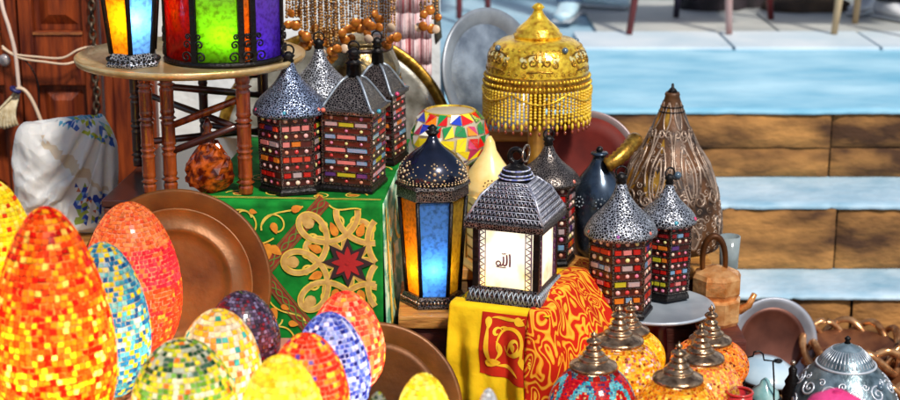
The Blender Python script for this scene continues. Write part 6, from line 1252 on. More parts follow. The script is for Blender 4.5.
dp = [(r*1.05, zb_), (r*1.03, zb_+(ztp-zb_)*.15), (r*.86, zb_+(ztp-zb_)*.38), (r*.52, zb_+(ztp-zb_)*.58), (r*.28, zb_+(ztp-zb_)*.75), (r*.2, zb_+(ztp-zb_)*.9), (.004, ztp)]
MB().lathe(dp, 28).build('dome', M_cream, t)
sf = lathe_surf(dp); m = MB()
for k in range(5):
    a0 = -PI/2-.35+k*2*PI/5
    for j in range(10):
        a = 2*PI*j/10; m.ball(spt(sf, a0+.016*cos(a)/r, .030+.014*sin(a), 0), .0022, 6, 5); m.ball(spt(sf, a0+.008*cos(a)/r, .030+.007*sin(a), 0), .0018, 6, 5)
m.build('pierced_holes', mat('hole_brown', (.20, .08, .02, 1), rough=.6), t)
m = MB()
for s in range(4):
    Mx = Matrix.Rotation(s*PI/2, 4, 'Z'); q = r*1.15/1.414
    for (x, z) in ((-.6, .5), (.6, .5)): m.box((x*q, -q-.001, zb_*.5), (.004, .004, zb_*.8), 0, None, Mx)
    for k in range(6): m.box((0, -q-.001, zb_*(.14+.145*k)), (1.2*q, .004, .003), 0, None, Mx)
m.build('lattice', M_gold_dk, t)

F = Fr(535, .556, 4.14)
t = thing('gold_lamp', 'gold domed table lamp with a long bead fringe', 'lamp', F.o)
r = F.r(50)
zs = lambda py: F.z(py)
MB().lathe([(r*.55, 0), (r*.56, .010), (r*.40, .020), (r*.22, .03), (r*.16, .05), (r*.18, .08), (r*.17, .16), (r*.20, .17), (r*.17, .18), (r*.17, zs(84))], 28).build('stem', mat('orange_stem', (.42, .16, .015, 1), (.70, .33, .04, 1), scale=30, rough=.3, metal=.4), t)
zb_, zm_ = zs(84), zs(76)
MB().lathe([(r*1.03, zb_), (r*1.05, zb_+.006), (r*1.02, zb_+.016), (r*1.04, zb_+.02), (r*1.0, zb_+.030), (r*1.0, zb_+.036)], 56, cap=(False, False)).build('band', M_gold_dk, t)
m = MB()
for z, q in ((zb_+.010, 1.04), (zb_+.026, 1.02)):
    for k in range(80):
        a = 2*PI*k/80; m.ball((r*q*cos(a), r*q*sin(a), z), .0042, 6, 5, 0, None, (1, 1, 1.2))
m.build('rope_trim', M_gold, t)
dz0 = zb_+.034; dz1 = zs(37)
dpr = [(r*1.0, dz0), (r*.99, dz0+(dz1-dz0)*.25), (r*.95, dz0+(dz1-dz0)*.55), (r*.86, dz0+(dz1-dz0)*.78), (r*.70, dz0+(dz1-dz0)*.94), (r*.46, dz1), (r*.40, dz1+.002)]
MB().lathe(dpr, 56, cap=(False, True)).build('shade', M_gold, t)
cz = dz1
cpr = [(r*.46, cz), (r*.48, cz+.008), (r*.42, cz+.014), (r*.42, cz+.02), (r*.36, cz+.028), (r*.22, cz+.044), (r*.12, cz+.060), (r*.08, cz+.072), (r*.13, cz+.078), (r*.07, cz+.086), (.004, zs(3))]
MB().lathe(cpr, 32).build('crown', M_gold, t)
MB().ball((0, 0, zs(7)), .008, 10, 7, 0, None, (1, 1, 1.4)).build('finial', M_black, t)
sf = lathe_surf(dpr); m = MB(); Lr = r
for k in range(6):
    a0 = -PI/2+k*PI/3
    def put(pts, w=.0030): m.tube([spt(sf, a0+p[0]/Lr, p[1], -.0002) for p in pts], w, 5)
    v0 = .045
    for sg in (-1, 1):
        put(spiral(sg*.020, v0, .013, 1.2, PI/2, sg)); put(spiral(sg*.040, v0-.008, .010, 1.1, PI/2, -sg))
        put(bez((0, v0-.022), (sg*.010, v0-.026), (sg*.022, v0-.024), (sg*.034, v0-.026)))
        put(bez((0, v0+.02), (sg*.012, v0+.024), (sg*.03, v0+.018), (sg*.046, v0+.010)))
        for q in range(3): put(bez((sg*.004, v0-.010+q*.011), (sg*.010, v0-.004+q*.011), (sg*.010, v0+.004+q*.011), (sg*.003, v0+.008+q*.011)), .0024)
for k in range(40):
    a0 = 2*PI*k/40
    for v, q in ((.012, .0065), (.075, .005)): m.tube([spt(sf, a0+p[0]/Lr, p[1], -.0004) for p in spiral(0, v, q, 1.2, k, 1, 12)], .0014, 4)
m.build('chased_scrolls', M_gold_dk, t)
m = MB()
for k in range(6):
    a0 = -PI/2+k*PI/3
    for q in (-1, 0, 1): m.patch(leaf(q*.022, .058, .026, .014, PI/2+q*.5), lambda u, v: sf(a0+u/Lr, v), .0012)
    for q in (-1, 1): m.patch(leaf(q*.045, .050, .022, .012, .4*q), lambda u, v: sf(a0+u/Lr, v), .0012)
m.build('pale_petals', mat('pale_gold', (.90, .74, .25, 1), (1, .88, .45, 1), scale=60, rough=.2, metal=.5), t)
m = MB()
for a in (-2.65, -1.0, .5, 2.0): m.ball(spt(sf, a, .073, .003), .0085, 10, 7)
m.build('stud', mat('blue_grey_stud', (.08, .13, .18, 1), rough=.2, coat=.5), t)
# fringe: every strand on its own
zf = zs(87)-.0
s0 = MB(); rr = random.Random(9); L1 = .098
m = MB()
for i in range(9): m.ball((0, 0, -.008-i*.0085), .0043, 6, 5, 0, None, (1, 1, 1.15))
m.lathe([(.0012, -.083), (.0040, -.090), (.0036, -.096), (.0008, -.104)], 6)
first = None
for k in range(76):
    a = 2*PI*k/76
    if first is None: o = first = m.build('bead_strand', M_bead, t)
    else:
        o = first.copy(); COL.objects.link(o); o.parent = t
    o.location = (r*1.04*cos(a), r*1.04*sin(a), zb_+.003); o.scale = (1, 1, 1 if k % 2 else .86)
tipm = mat('red_tip', (.28, .05, .02, 1), rough=.2, coat=.5)
m = MB()
for k in range(76):
    a = 2*PI*k/76; q = 1 if k % 2 else .86
    m.ball((r*1.04*cos(a), r*1.04*sin(a), zb_+.003-.108*q), .0036, 6, 5, 0, None, (1, 1, 1.6))
m.build('fringe_tips', tipm, t)
# festoon chains over the fringe
m = MB()
for k in range(6):
    a0 = 2*PI*k/6
    m.tube([(r*1.065*cos(a0+q*PI/3), r*1.065*sin(a0+q*PI/3), zb_-.004-.024*sin(PI*q)) for q in [i/12 for i in range(13)]], .0028, 5)
m.build('festoon', M_gold, t)

# ------------------------------------------------------------------ brass jar behind the jewelled lanterns
F = Fr(363, CH+.009, 4.08)
t = thing('brass_jar', 'round shouldered brass jar behind the square jewelled lanterns', 'jar', F.o)
r = F.r(38); z1 = F.z(36)
pr = [(r*.6, 0), (r*.8, z1*.08), (r*.98, z1*.3), (r*1.03, z1*.55), (r*.98, z1*.74), (r*.82, z1*.87), (r*.74, z1*.90), (r*.76, z1*.94)]
M_jar = mat('jar_brass', (.10, .055, .02, 1), (.48, .34, .14, 1), scale=16, rough=.25, metal=.8, bump=.3, bscale=70, coat=.3)
MB().lathe(pr, 44).build('body', M_jar, t)
MB().lathe([(r*.72, z1*.935), (r*.80, z1*.95), (r*.78, z1*.975), (r*.55, z1), (r*.1, z1*1.03)], 44).build('lid', M_jar, t)
m = MB(); m.ring((0, 0, z1*.90), r*.77, .006, None, 40, 8); m.ring((0, 0, z1*.6), r*1.03, .003, None, 40, 6); m.build('bands', mat('dark_band', (.05, .02, .015, 1), rough=.4), t)
sf = lathe_surf(pr); m = MB()
for k in range(9):
    a0 = k*2*PI/9
    m.tube([spt(sf, a0+p[0]/r, p[1], 0) for p in spiral(0, sf.length*.62, .026, 1.2, 0, 1)], .0022, 5)
m.build('chased_spirals', M_gold_dk, t)

# ------------------------------------------------------------------ coin fringe hanging above
zr_ = W(350, -45, 3.92).z
t = thing('coin_fringe', 'orange beaded fringe with coin pendants hanging over the brass jar', 'bead fringe', W(355, -45, 3.92))
x0 = W(283, 0, 3.92).x-t.location.x; x1 = W(440, 0, 3.92).x-t.location.x
MB().tube([(x0-.1, 0, .004), (x1+.05, 0, .004)], .007, 10).build('rod', M_leg_dk, t)
m = MB()
for x in (x0-.08, x1+.03): m.tube([(x, 0, .004), (x, .35, .12), (x, .80, .16)], .005, 8)
m.build('rod_bracket', M_black, t)
M_obead = mat('orange_bead', (.10, .030, .006, 1), (.50, .24, .05, 1), scale=200, lo=.4, hi=.6, rough=.25, coat=.4)
M_coin = mat('orange_coin', (.42, .10, .012, 1), (.66, .24, .03, 1), scale=60, rough=.3, metal=.4)
M_coinp = mat('pale_coin', (.70, .50, .34, 1), rough=.4)
rr = random.Random(12)
lens = {}
cols_px = list(range(287, 347, 3))+list(range(297, 345, 5))+list(range(347, 398, 3))+[404, 410, 421, 425, 429, 433, 437]
proto = {}
for i, px in enumerate(cols_px):
    if px < 300: ye = 22
    elif px < 347: ye = 30+18*sin((px-300)/47*PI)+rr.uniform(-10, 14)
    elif px < 400: ye = 24+rr.uniform(-8, 14)+(10 if px > 380 else 0)
    elif px < 412: ye = -20
    else: ye = 12+rr.uniform(-6, 14)
    p = W(px, ye, 3.92); ln = -(p.z-t.location.z); m = MB(); z = -.004
    dy = rr.uniform(-.03, .03)
    while z > -ln+.01:
        s = rr.choice([.0030, .0036, .0042]); m.ball((rr.uniform(-.0006, .0006), 0, z), s, 6, 5); z -= s*1.9
    st = m.build('bead_strand', M_obead, t, (p.x-t.location.x, dy, 0))
    if ye > 0:
        for q in range(rr.choice([1, 1, 2])):
            rc = rr.uniform(.0085, .0125)
            MB().lathe([(.0008, -.0016), (rc, -.0016), (rc*1.05, 0), (rc, .0016), (.0008, .0016)], 14).build('coin', rr.choice([M_coin, M_coin, M_coin, M_coin, M_coinp]), st,
                (rr.uniform(-.006, .006), -.004-.003*q, -ln+.004+q*.028-rc), (PI/2+rr.uniform(-.3, .3), 0, rr.uniform(-.5, .5)))

# ------------------------------------------------------------------ pink cloth, red post
t_ = W(413, 120, 4.60)
m = MB(); zt2 = 1.9; xa_ = W(392, 50, 4.6).x; xb_ = W(431, 50, 4.6).x
rr = random.Random(5)
def pk(u, v):
    return (xa_+(xb_-xa_)*(u+.10*(1-v)*(u-.6)), 4.585-.010*sin(u*22+v*1.5)-.004*sin(u*61+v*3)-.03, zt2-(zt2-t_.z+.05)*v)
vs_n = 96
for i in range(48):
    for j in range(16):
        c = rgb(240, 230, 230) if (i % 5 in (0, 1, 3)) else rgb(*rr.choice([(225, 160, 165), (235, 200, 200), (225, 180, 180), (215, 140, 145)]))
        if rr.random() < .10: c = rgb(205, 95, 105)
        u0, u1, v0, v1 = i/48, (i+1)/48, j/16, (j+1)/16
        m.add([pk(u0, v0), pk(u1, v0), pk(u1, v1), pk(u0, v1)], [(0, 1, 2, 3)], 0, True, c)
pc_ = m.build('striped_cloth', mat('striped_cotton', (1, 1, 1, 1), (.7, .6, .6, 1), scale=40, attr=True, rough=.8, bump=.3, bscale=200), solid=.003)
tag(pc_, 'pink and white striped cloth hanging at the end of the plaster wall', 'cloth')
m = MB(); b_ = W(440, 42, 4.62)
m.tube([(b_.x-.02, 4.6, 1.9), (b_.x-.01, 4.6, b_.z+.1), (b_.x-.005, 4.59, b_.z+.02), (b_.x-.012, 4.6, b_.z)], [.014, .018, .024, .006], 10, flat=.5)
tag(m.build('dark_scarf', mat('dark_olive_cloth', (.05, .05, .035, 1), (.14, .13, .10, 1), scale=20, rough=.8)), 'dark narrow scarf hanging just right of the striped cloth', 'scarf')

# ------------------------------------------------------------------ pear lantern, cone lantern, ram's horn of brass
F = Fr(597, .556, 3.93)
t = thing('pear_lantern', 'blue black pear shaped lantern left of the tall engraved cone', 'lantern', F.o)
r = F.r(26); z1 = F.z(152)
pr = [(r*.75, 0), (r*.85, .02), (r*.95, z1*.30), (r*1.02, z1*.50), (r*.96, z1*.64), (r*.72, z1*.76), (r*.40, z1*.86), (r*.26, z1*.93), (r*.24, z1*.97), (r*.34, z1*.98), (r*.30, z1)]
MB().lathe(pr, 36).build('body', mat('blue_black_metal', (.010, .018, .035, 1), (.05, .075, .11, 1), scale=18, rough=.25, metal=.6, coat=.3), t)
sf = lathe_surf(pr); m = MB()
for k in range(7):
    a0 = -PI/2+k*2*PI/7
    for j in range(9):
        a = 2*PI*j/9; m.ball(spt(sf, a0+.013*cos(a)/r, sf.length*.52+.013*sin(a), 0), .0021, 6, 5)
    m.ball(spt(sf, a0, sf.length*.52, 0), .003, 6, 5)
m.build('pierced_ornament', M_silver, t)
MB().ball((0, 0, z1+.006), .009, 10, 7).build('finial', M_black, t)
m = MB()
pts = bez((W(606, 166, 3.90).x, 3.90, W(606, 166, 3.9).z), (W(618, 158, 3.9).x, 3.90, W(618, 160, 3.9).z), (W(628, 152, 3.92).x, 3.92, W(628, 150, 3.92).z), (W(636, 138, 3.97).x, 3.97, W(636, 138, 3.97).z), 14)
hb = m.tube(pts, [.017+.004*(i % 2) for i in range(15)], 14).build('ribbed_horn', M_gold_dk)
tag(hb, 'short ribbed brass horn leaning against the engraved cone', 'horn')

F = Fr(667, .556, 4.02)
t = thing('cone_lantern', 'tall cone shaped metal lantern with embossed leaf swirls', 'lantern', F.o)
r = F.r(54); z1 = F.z(92)
zw = F.z(222)
pr = [(r*.95, 0), (r*1.0, F.z(236)), (r*1.0, F.z(221)), (r*.95, F.z(203)), (r*.86, F.z(182)), (r*.72, F.z(162)), (r*.50, F.z(145)), (r*.34, F.z(126)), (r*.205, F.z(109)), (r*.13, z1*.975), (r*.14, z1*.985), (r*.12, z1)]
M_cone = mat('engraved_bronze', (.018, .008, .004, 1), (.16, .062, .018, 1), scale=14, rough=.5, metal=.25, bump=.5, bscale=110, bdist=.003)
MB().lathe(pr, 56).build('body', M_cone, t)
MB().lathe([(r*.10, z1), (r*.06, z1+.008), (.004, z1+.012), (.003, z1+.022)], 12).build('tip', M_black, t)
sf = lathe_surf(pr); m = MB()
def on(a0, pts, w=.0034, ref=None):
    q = [(p[0], p[1]) for p in pts]
    out = []
    for x, v in q:
        rad = max(.02, Vector(sf(0, v)).x); out.append(spt(sf, a0+x/rad, v, -.0004))
    m.tube(out, w, 5)
Lc = sf.length
M_swirl = mat('swirl_metal', (.13, .075, .045, 1), (.46, .34, .26, 1), scale=30, rough=.35, metal=.4)
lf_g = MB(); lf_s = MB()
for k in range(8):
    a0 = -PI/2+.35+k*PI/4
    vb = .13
    fill = lf_g if k in (7, 6) else lf_s  # left columns coloured golden for lamp light reflected on that side
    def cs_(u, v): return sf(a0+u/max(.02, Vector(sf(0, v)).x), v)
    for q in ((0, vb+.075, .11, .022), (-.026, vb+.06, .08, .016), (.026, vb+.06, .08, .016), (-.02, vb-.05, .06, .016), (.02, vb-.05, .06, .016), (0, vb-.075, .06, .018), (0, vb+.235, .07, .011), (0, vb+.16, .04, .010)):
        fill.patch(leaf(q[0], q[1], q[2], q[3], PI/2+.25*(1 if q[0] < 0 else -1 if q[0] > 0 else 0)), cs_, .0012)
    on(a0, bez((0, vb), (.03, vb+.05), (.02, vb+.12), (0, vb+.16)))
    on(a0, bez((0, vb), (-.03, vb+.05), (-.02, vb+.12), (0, vb+.16)))
    on(a0, bez((0, vb+.02), (.014, vb+.05), (.010, vb+.10), (0, vb+.13)), .0026); on(a0, bez((0, vb+.02), (-.014, vb+.05), (-.010, vb+.10), (0, vb+.13)), .0026)
    for sg in (-1, 1):
        on(a0, spiral(sg*.022, vb+.015, .020, 1.3, PI/2, -sg)); on(a0, spiral(sg*.018, vb-.045, .018, 1.3, 0, sg))
        on(a0, bez((sg*.028, vb+.05), (sg*.045, vb+.10), (sg*.025, vb+.15), (sg*.012, vb+.20)))
        on(a0, spiral(sg*.011, vb+.19, .011, 1.1, PI/2, sg), .0026)
        on(a0, bez((sg*.002, vb+.20), (sg*.012, vb+.23), (sg*.010, vb+.25), (0, vb+.275)), .0026)
    on(a0, bez((0, .02), (.02, .04), (.02, .06), (0, .08))); on(a0, bez((0, .02), (-.02, .04), (-.02, .06), (0, .08)))
rz = random.Random(77)
for i in range(15):
    v = .012+i*.0215
    if v > Lc*.86: break
    rad = max(.02, Vector(sf(0, v)).x); nn = max(6, int(2*PI*rad/.030))
    for k in range(nn):
        on(2*PI*(k+.5*(i % 2)+rz.uniform(-.15, .15))/nn, spiral(0, v+rz.uniform(-.003, .003), rz.uniform(.008, .0115), 1.25, rz.uniform(0, 6), rz.choice((-1, 1)), 14), .0017)
m.build('embossed_swirls', M_swirl, t)
lf_g.build('lamp_glow_leaves', mat('lamp_glow_bronze', (.30, .12, .012, 1), (.72, .36, .04, 1), scale=40, rough=.3, metal=.6), t); lf_s.build('silver_leaves', mat('leaf_metal', (.035, .020, .014, 1), (.17, .105, .07, 1), scale=40, rough=.45, metal=.3), t)
m = MB(); m.ball(spt(sf, -PI/2+.05, Lc*.50, .003), .010, 12, 8); m.build('stud', mat('blue_grey_stud', None), t)
m = MB()
for v in (Lc*.88, Lc*.91):
    rad = Vector(sf(0, v)); m.ring((0, 0, rad.z), rad.x+.001, .0022, None, 28, 6)
m.build('neck_bands', M_black, t)

# ------------------------------------------------------------------ grey glass, copper pot
F = Fr(727, .43, 3.93)
t = thing('glass_tumbler', 'tall grey green glass tumbler behind the copper pot', 'glass', F.o)
r = F.r(10); z1 = F.z(236)
MB().lathe([(r*.8, 0), (r*.9, z1*.5), (r*1.05, z1), (r*.95, z1), (r*.8, z1*.5), (r*.7, .01), (.001, .008)], 24).build('glass_wall', mat('grey_glass', (.22, .27, .28, 1), (.42, .48, .48, 1), scale=14, rough=.1, coat=.6, trans=.3), t)
F = Fr(715, .43, 3.76)
t = thing('copper_pot', 'bright copper tiered pot with arched handle beside the jewelled lantern', 'pot', F.o)
r = F.r(25)
z = F.z
MB().lathe([(r*.9, 0), (r*1.0, .01), (r*1.02, z(298)), (r*.86, z(296)), (r*.90, z(294)), (r*1.0, z(290)), (r*1.0, z(276)), (r*.9, z(272)), (r*.55, z(268)), (r*.2, z(266)), (.004, z(265))], 8, smooth=False, rot=.2).build('body', M_copper_hi, t)
m = MB()
m.tube(bez((-r*.55, 0, z(274)), (-r*.9, 0, z(226)), (r*.42, 0, z(222)), (r*.30, 0, z(270)), 20), [.0075+.003*sin(i/20*PI) for i in range(21)], 10, flat=.8)
m.build('handle', M_copper, t)
m = MB(); m.tube([(r*.9, -.004, .03), (r*1.3, -.006, .045), (r*1.5, -.008, .075)], [.012, .009, .007], 10); m.build('spout', M_copper_hi, t)

# ------------------------------------------------------------------ right hand clutter
M_open = mat('openwork_copper', (.26, .08, .02, 1), (.85, .45, .20, 1), scale=30, lo=.3, hi=.7, rough=.2, metal=.7)
def openwork(label, px, Y, rpx, z0, h, seed, n=5):
    F = Fr(px, z0, Y); r = F.r(rpx); rr = random.Random(seed)
    t = thing('openwork_bowl', label, 'bowl', F.o, seed, 'openwork copper bowls')
    MB().lathe([(r*.5, 0), (r*.6, .004), (r*.9, h*.62), (r*.86, h*.62), (r*.55, .030), (.001, .008)], 28).build('inner_bowl', mat('dark_copper', (.10, .03, .012, 1), (.22, .08, .03, 1), scale=20, rough=.45, metal=.3), t)
    m = MB()
    for k in range(3):
        pts = [(r*(1+.10*sin(n*2*PI*i/84+k*2*PI/3))*cos(2*PI*i/84), r*(1+.10*sin(n*2*PI*i/84+k*2*PI/3))*sin(2*PI*i/84), h*.5+h*.38*cos(n*2*PI*i/84+k*2*PI/3)) for i in range(84)]
        m.tube(pts, .0115, 10, 0, True, flat=.8)
    m.build('wavy_rings', M_open, t)
    return t
openwork('openwork copper bowl at the right edge, lower of two', 872, 4.20, 46, .06, .085, 1)
openwork('openwork copper bowl right of the silver bowl, upper of two', 853, 4.34, 50, .10, .095, 2, 4)
openwork('openwork copper bowl under the pale blue lid', 768, 4.06, 31, .041, .120, 3, 5)
tg = bench('wooden_crate', 'flat crate under the openwork copper bowls', .72, 1.7, 3.94, 4.52, .04, 'crate', M_crate)
F = Fr(766, .165, 4.06)
t = thing('pale_lid', 'pale blue domed lid with dark knob resting on the copper bowl', 'lid', F.o + Vector((0, 0, .0)))
r = F.r(33)
m = MB(); pr = [(r*1.0, 0), (r*1.02, .006), (r*.94, .018), (r*.75, .036), (r*.45, .052), (r*.15, .058), (.002, .060)]
m.lathe(pr, 36, M=Matrix.Rotation(.12, 4, 'Y')); m.build('lid_body', mat('pale_blue_glaze', (.34, .50, .62, 1), (.56, .68, .76, 1), scale=9, rough=.25, coat=.5), t)
m = MB(); m.ball((r*.28, -r*.25, .056), .010, 10, 7, 0, None, (1.3, 1, .6)); m.build('knob', M_black, t)
# silver embossed dome
F = Fr(842, .22, 3.62)
t = thing('silver_dome', 'embossed grey silver dome with a knob at the lower right', 'dome', F.o)
r = F.r(52); z = F.z
pr = [(r*1.0, 0), (r*1.02, .012), (r*1.0, z(396)), (r*.92, z(386)), (r*.74, z(374)), (r*.56, z(364)), (r*.50, z(360)), (r*.47, z(357)), (r*.30, z(349)), (r*.10, z(344)), (r*.06, z(343))]
MB().lathe(pr, 56).build('body', mat('dome_silver', (.05, .08, .095, 1), (.26, .35, .40, 1), scale=26, rough=.36, metal=.5, bump=.4, bscale=120, bdist=.003), t)
MB().lathe([(.008, 0), (.005, .006), (.008, .012), (.002, .018)], 12).build('knob', M_black, t, (0, 0, z(343)))
sf = lathe_surf(pr); m = MB()
def on2(a0, pts, w=.0030):
    out = []
    for x, v in pts:
        rad = max(.02, Vector(sf(0, v)).x); out.append(spt(sf, a0+x/rad, v, -.0004))
    m.tube(out, w, 5)
for k in range(11):
    a0 = -PI/2+k*2*PI/11; vv = sf.length*.45
    on2(a0, spiral(0, vv, .021, 1.6, k, 1 if k % 2 else -1)); on2(a0+.28, spiral(0, vv-.050, .018, 1.4, k, -1)); on2(a0+.28, spiral(0, vv+.022, .010, 1.2, k, -1), .0022)
for k in range(40):
    a0 = 2*PI*k/40; on2(a0, [(0, sf.length*.70), (0, sf.length*.78), (0, sf.length*.88)], .0018)
rad = Vector(sf(0, sf.length*.67)); m.ring((0, 0, rad.z), rad.x, .0035, None, 44, 6)
m.build('embossing', M_silver_hi, t)
m = MB(); m.ball(spt(sf, -PI/2+.7, sf.length*.5, .002), .009, 10, 7); m.build('stud', mat('blue_grey_stud', None), t)
# small dark lantern, wire stand, teal lamp, red bowl, pink bundle
F = Fr(793, .20, 3.80)
bench('wooden_crate', 'small crate under the little dark bottle and teal lamp', .58, .755, 3.46, 3.60, .30, 'crate')
F = Fr(790, .22, 3.64)
t = thing('dark_bottle', 'small dark ribbed metal bottle left of the silver dome', 'bottle', F.o)
r = F.r(11); z1 = F.z(360)
MB().lathe([(r*.8, 0), (r*1.0, .01), (r*1.05, z1*.25), (r*.8, z1*.35), (r*.95, z1*.45), (r*.6, z1*.58), (r*.7, z1*.64), (r*.35, z1*.75), (r*.4, z1*.85), (r*.2, z1*.9)], 20).build('body', M_black, t)
MB().ball((0, 0, z1*.95), .007, 10, 7).build('stopper', M_brass, t)
F = Fr(764, .30, 3.53)
t = thing('teal_lamp', 'little teal glass lamp with dark rim inside the black wire stand', 'lamp', F.o)
r = F.r(15); z1 = F.z(378)
MB().lathe([(r*.7, 0), (r*.9, .008), (r*1.0, z1*.3), (r*.9, z1*.55), (r*.4, z1*.75), (r*.3, z1*.9), (r*.1, z1)], 24).build('glass_body', mat('teal_glass', (.16, .36, .36, 1), (.45, .62, .60, 1), scale=20, rough=.15, coat=.5), t)
m = MB(); m.ring((0, 0, z1*.3), r*1.02, .004, None, 28, 6); m.build('rim', M_black, t)
t = thing('wire_stand', 'bent black wire stand before the openwork bowl and pale lid', 'stand', (0, 3.50, 0))
m = MB(); Yq = 3.50
def wp(px, py): q = W(px, py, Yq); return (q.x, 0, q.z)
m.tube([wp(744, 396), wp(744.5, 378), wp(745, 358), wp(753, 356), wp(754, 352), wp(759, 351), wp(763, 354), wp(764, 360), wp(773, 361), wp(774, 380), wp(774, 396)], .0022, 6)
m.tube([wp(744, 396), wp(744, 404)], .0022, 6); m.tube([wp(774, 396), wp(774, 404)], .0022, 6)
m.build('wire', M_black, t)
m = MB(); m.box((W(759, 400, Yq).x, 0, .306), (.085, .02, .008)); m.build('wire_foot', M_black, t)
F = Fr(736, .40, 2.98)
t = thing('red_bowl', 'shiny red curved bowl at the bottom edge right of orange globes', 'bowl', F.o)
r = F.r(13); z1 = F.z(392)
MB().lathe([(r*.5, 0), (r*.7, .01), (r*.95, z1*.5), (r*1.0, z1), (r*.94, z1), (r*.86, z1*.5), (r*.5, .02), (.001, .018)], 36).build('bowl_body', mat('red_glaze', (.42, .012, .012, 1), (.60, .03, .02, 1), scale=14, rough=.2, coat=.5), t)
m = MB(); m.ring((0, 0, z1), r*.97, .003, None, 36, 6); m.build('rim', mat('red_glaze', None), t)
pkl = WZ(826, 393, .56)
bench('wooden_crate', 'front crate under the bright pink cushion', .48, .78, 2.32, 2.60, .47, 'crate')
t = thing('pink_cushion', 'bright pink rounded cushion at the bottom right edge', 'cushion', (Fr(826, .47, 2.46).o))
Fp = Fr(826, .47, 2.46); rp_ = Fp.r(52)
m = MB(); h_ = Fp.z(391)
m.lathe([(rp_*1.0, 0), (rp_*1.08, h_*.3), (rp_*1.05, h_*.5), (rp_*.86, h_*.74), (rp_*.5, h_*.94), (rp_*.15, h_), (.002, h_*.985)], 40); m.build('cushion_body', mat('pink_cloth', (.70, .02, .16, 1), (.85, .06, .26, 1), scale=20, rough=.75, bump=.4, bscale=120), t)
m = MB(); m.ball((0, 0, h_*.99), .008, 10, 6, 0, None, (1, 1, .5)); m.ring((0, 0, h_*.4), rp_*1.075, .004, None, 40, 6); m.build('piping', mat('deep_pink', (.5, .01, .12, 1), rough=.7), t)

# ------------------------------------------------------------------ stools, feet on the upper pavement
FZ = .682
def chair(label, legs, mleg, rmid, seat_off=(0, 0), back=False):
    P_ = [(WZ(px, py, FZ), m_) for px, py, m_ in legs]
    c = sum((p for p, _ in P_), Vector())/len(P_)
    t = thing('wooden_chair', label, 'chair', (c.x, c.y, FZ), 0, 'chairs on the upper pavement')
    hgt = .46
    for (p, m_), (px, py, _) in zip(P_, legs):
        q = p-c; top = Vector((q.x*.80, q.y*.80, hgt-.02))
        MB().tube([(q.x, q.y, 0), ((q.x*1.0+top.x)/2, (q.y+top.y)/2, hgt/2), top], [.014, .017, .019], 10).build('leg', m_, t)
    sx = max(abs((p-c).x) for p, _ in P_)*.95+.02; sy = max(abs((p-c).y) for p, _ in P_)*.95+.02
    MB().box((0, 0, hgt), (2*sx, 2*sy, .035)).build('seat', mleg, t, bevel=.008)
    m = MB()
    for sg in (-1, 1): m.tube([(sg*sx*.9, sy*.85, hgt), (sg*sx*.92, sy*1.0, hgt+.42)], .014, 8)
    m.box((0, sy*.98, hgt+.36), (2*sx*.9, .02, .10)); m.build('backrest', mleg, t)
    return t
M_rl = mat('red_leg', (.12, .012, .014, 1), (.25, .03, .03, 1), scale=8, rough=.4)
M_dl = mat('dark_blue_leg', (.02, .016, .03, 1), (.05, .04, .07, 1), scale=8, rough=.4)
M_pl = mat('pinkish_leg', (.42, .22, .20, 1), (.5, .34, .32, 1), scale=8, rough=.5)
M_tl = mat('tan_leg', (.38, .24, .12, 1), (.58, .42, .24, 1), scale=8, rough=.5)
chair('dark red chair whose slanted leg stands above the gold lamp', [(629, 34, M_rl), (676, 17, M_dl), (729, 34, M_pl), (771, 19, M_rl)], M_rl, 0)
chair('light wooden chair with tan legs at the upper right', [(834, 34, M_tl), (855, 23, M_tl), (905, 36, M_tl), (925, 24, M_tl)], M_tl, 0)
chair('red chair at the far left of the upper pavement by the grey tray', [(459, 19, M_rl), (438, 4, M_rl), (488, 12, M_rl), (466, -4, M_rl)], M_rl, 0)
# dark low ledge behind the chairs
t = thing('stone_ledge', 'low pale stone ledge in shade behind the chairs', 'ledge', (W(800, 8, 7.9).x, 8.1, FZ))
MB().box((0, 0, .09), (1.6, .35, .18)).build('ledge_body', M_slab, t, bevel=.01)
t = thing('shadow_lump', 'dark lump standing in for the shadow under the red chair', 'shadow stand-in', WZ(712, 8, FZ));  # dark lump added where only shadow lies under the chair
from mathutils import noise as _nz
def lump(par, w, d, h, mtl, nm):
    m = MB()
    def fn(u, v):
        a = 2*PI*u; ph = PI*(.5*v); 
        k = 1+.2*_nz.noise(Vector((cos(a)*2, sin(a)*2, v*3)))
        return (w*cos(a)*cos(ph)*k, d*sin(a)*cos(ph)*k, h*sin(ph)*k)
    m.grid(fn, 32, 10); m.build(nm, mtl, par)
lump(t, .16, .10, .14, mat('shadow_black', (.008, .006, .008, 1), (.03, .02, .025, 1), scale=9, rough=.8), 'lump_body')

t = thing('shadow_lump', 'dark lump standing in for shadow between the red and light wooden chairs', 'shadow stand-in', WZ(752, 5, FZ))  # second lump added in place of shadow between the chairs
lump(t, .13, .10, .16, mat('shadow_black', None), 'lump_body')
t = thing('shadow_lump', 'brownish dark lump standing in for the shadow below the pale ledge', 'shadow stand-in', WZ(806, 10, FZ))  # third lump added in place of the shadow below the ledge
lump(t, .20, .09, .10, mat('shadow_brown', (.02, .012, .008, 1), (.06, .035, .02, 1), scale=9, rough=.8), 'lump_body')

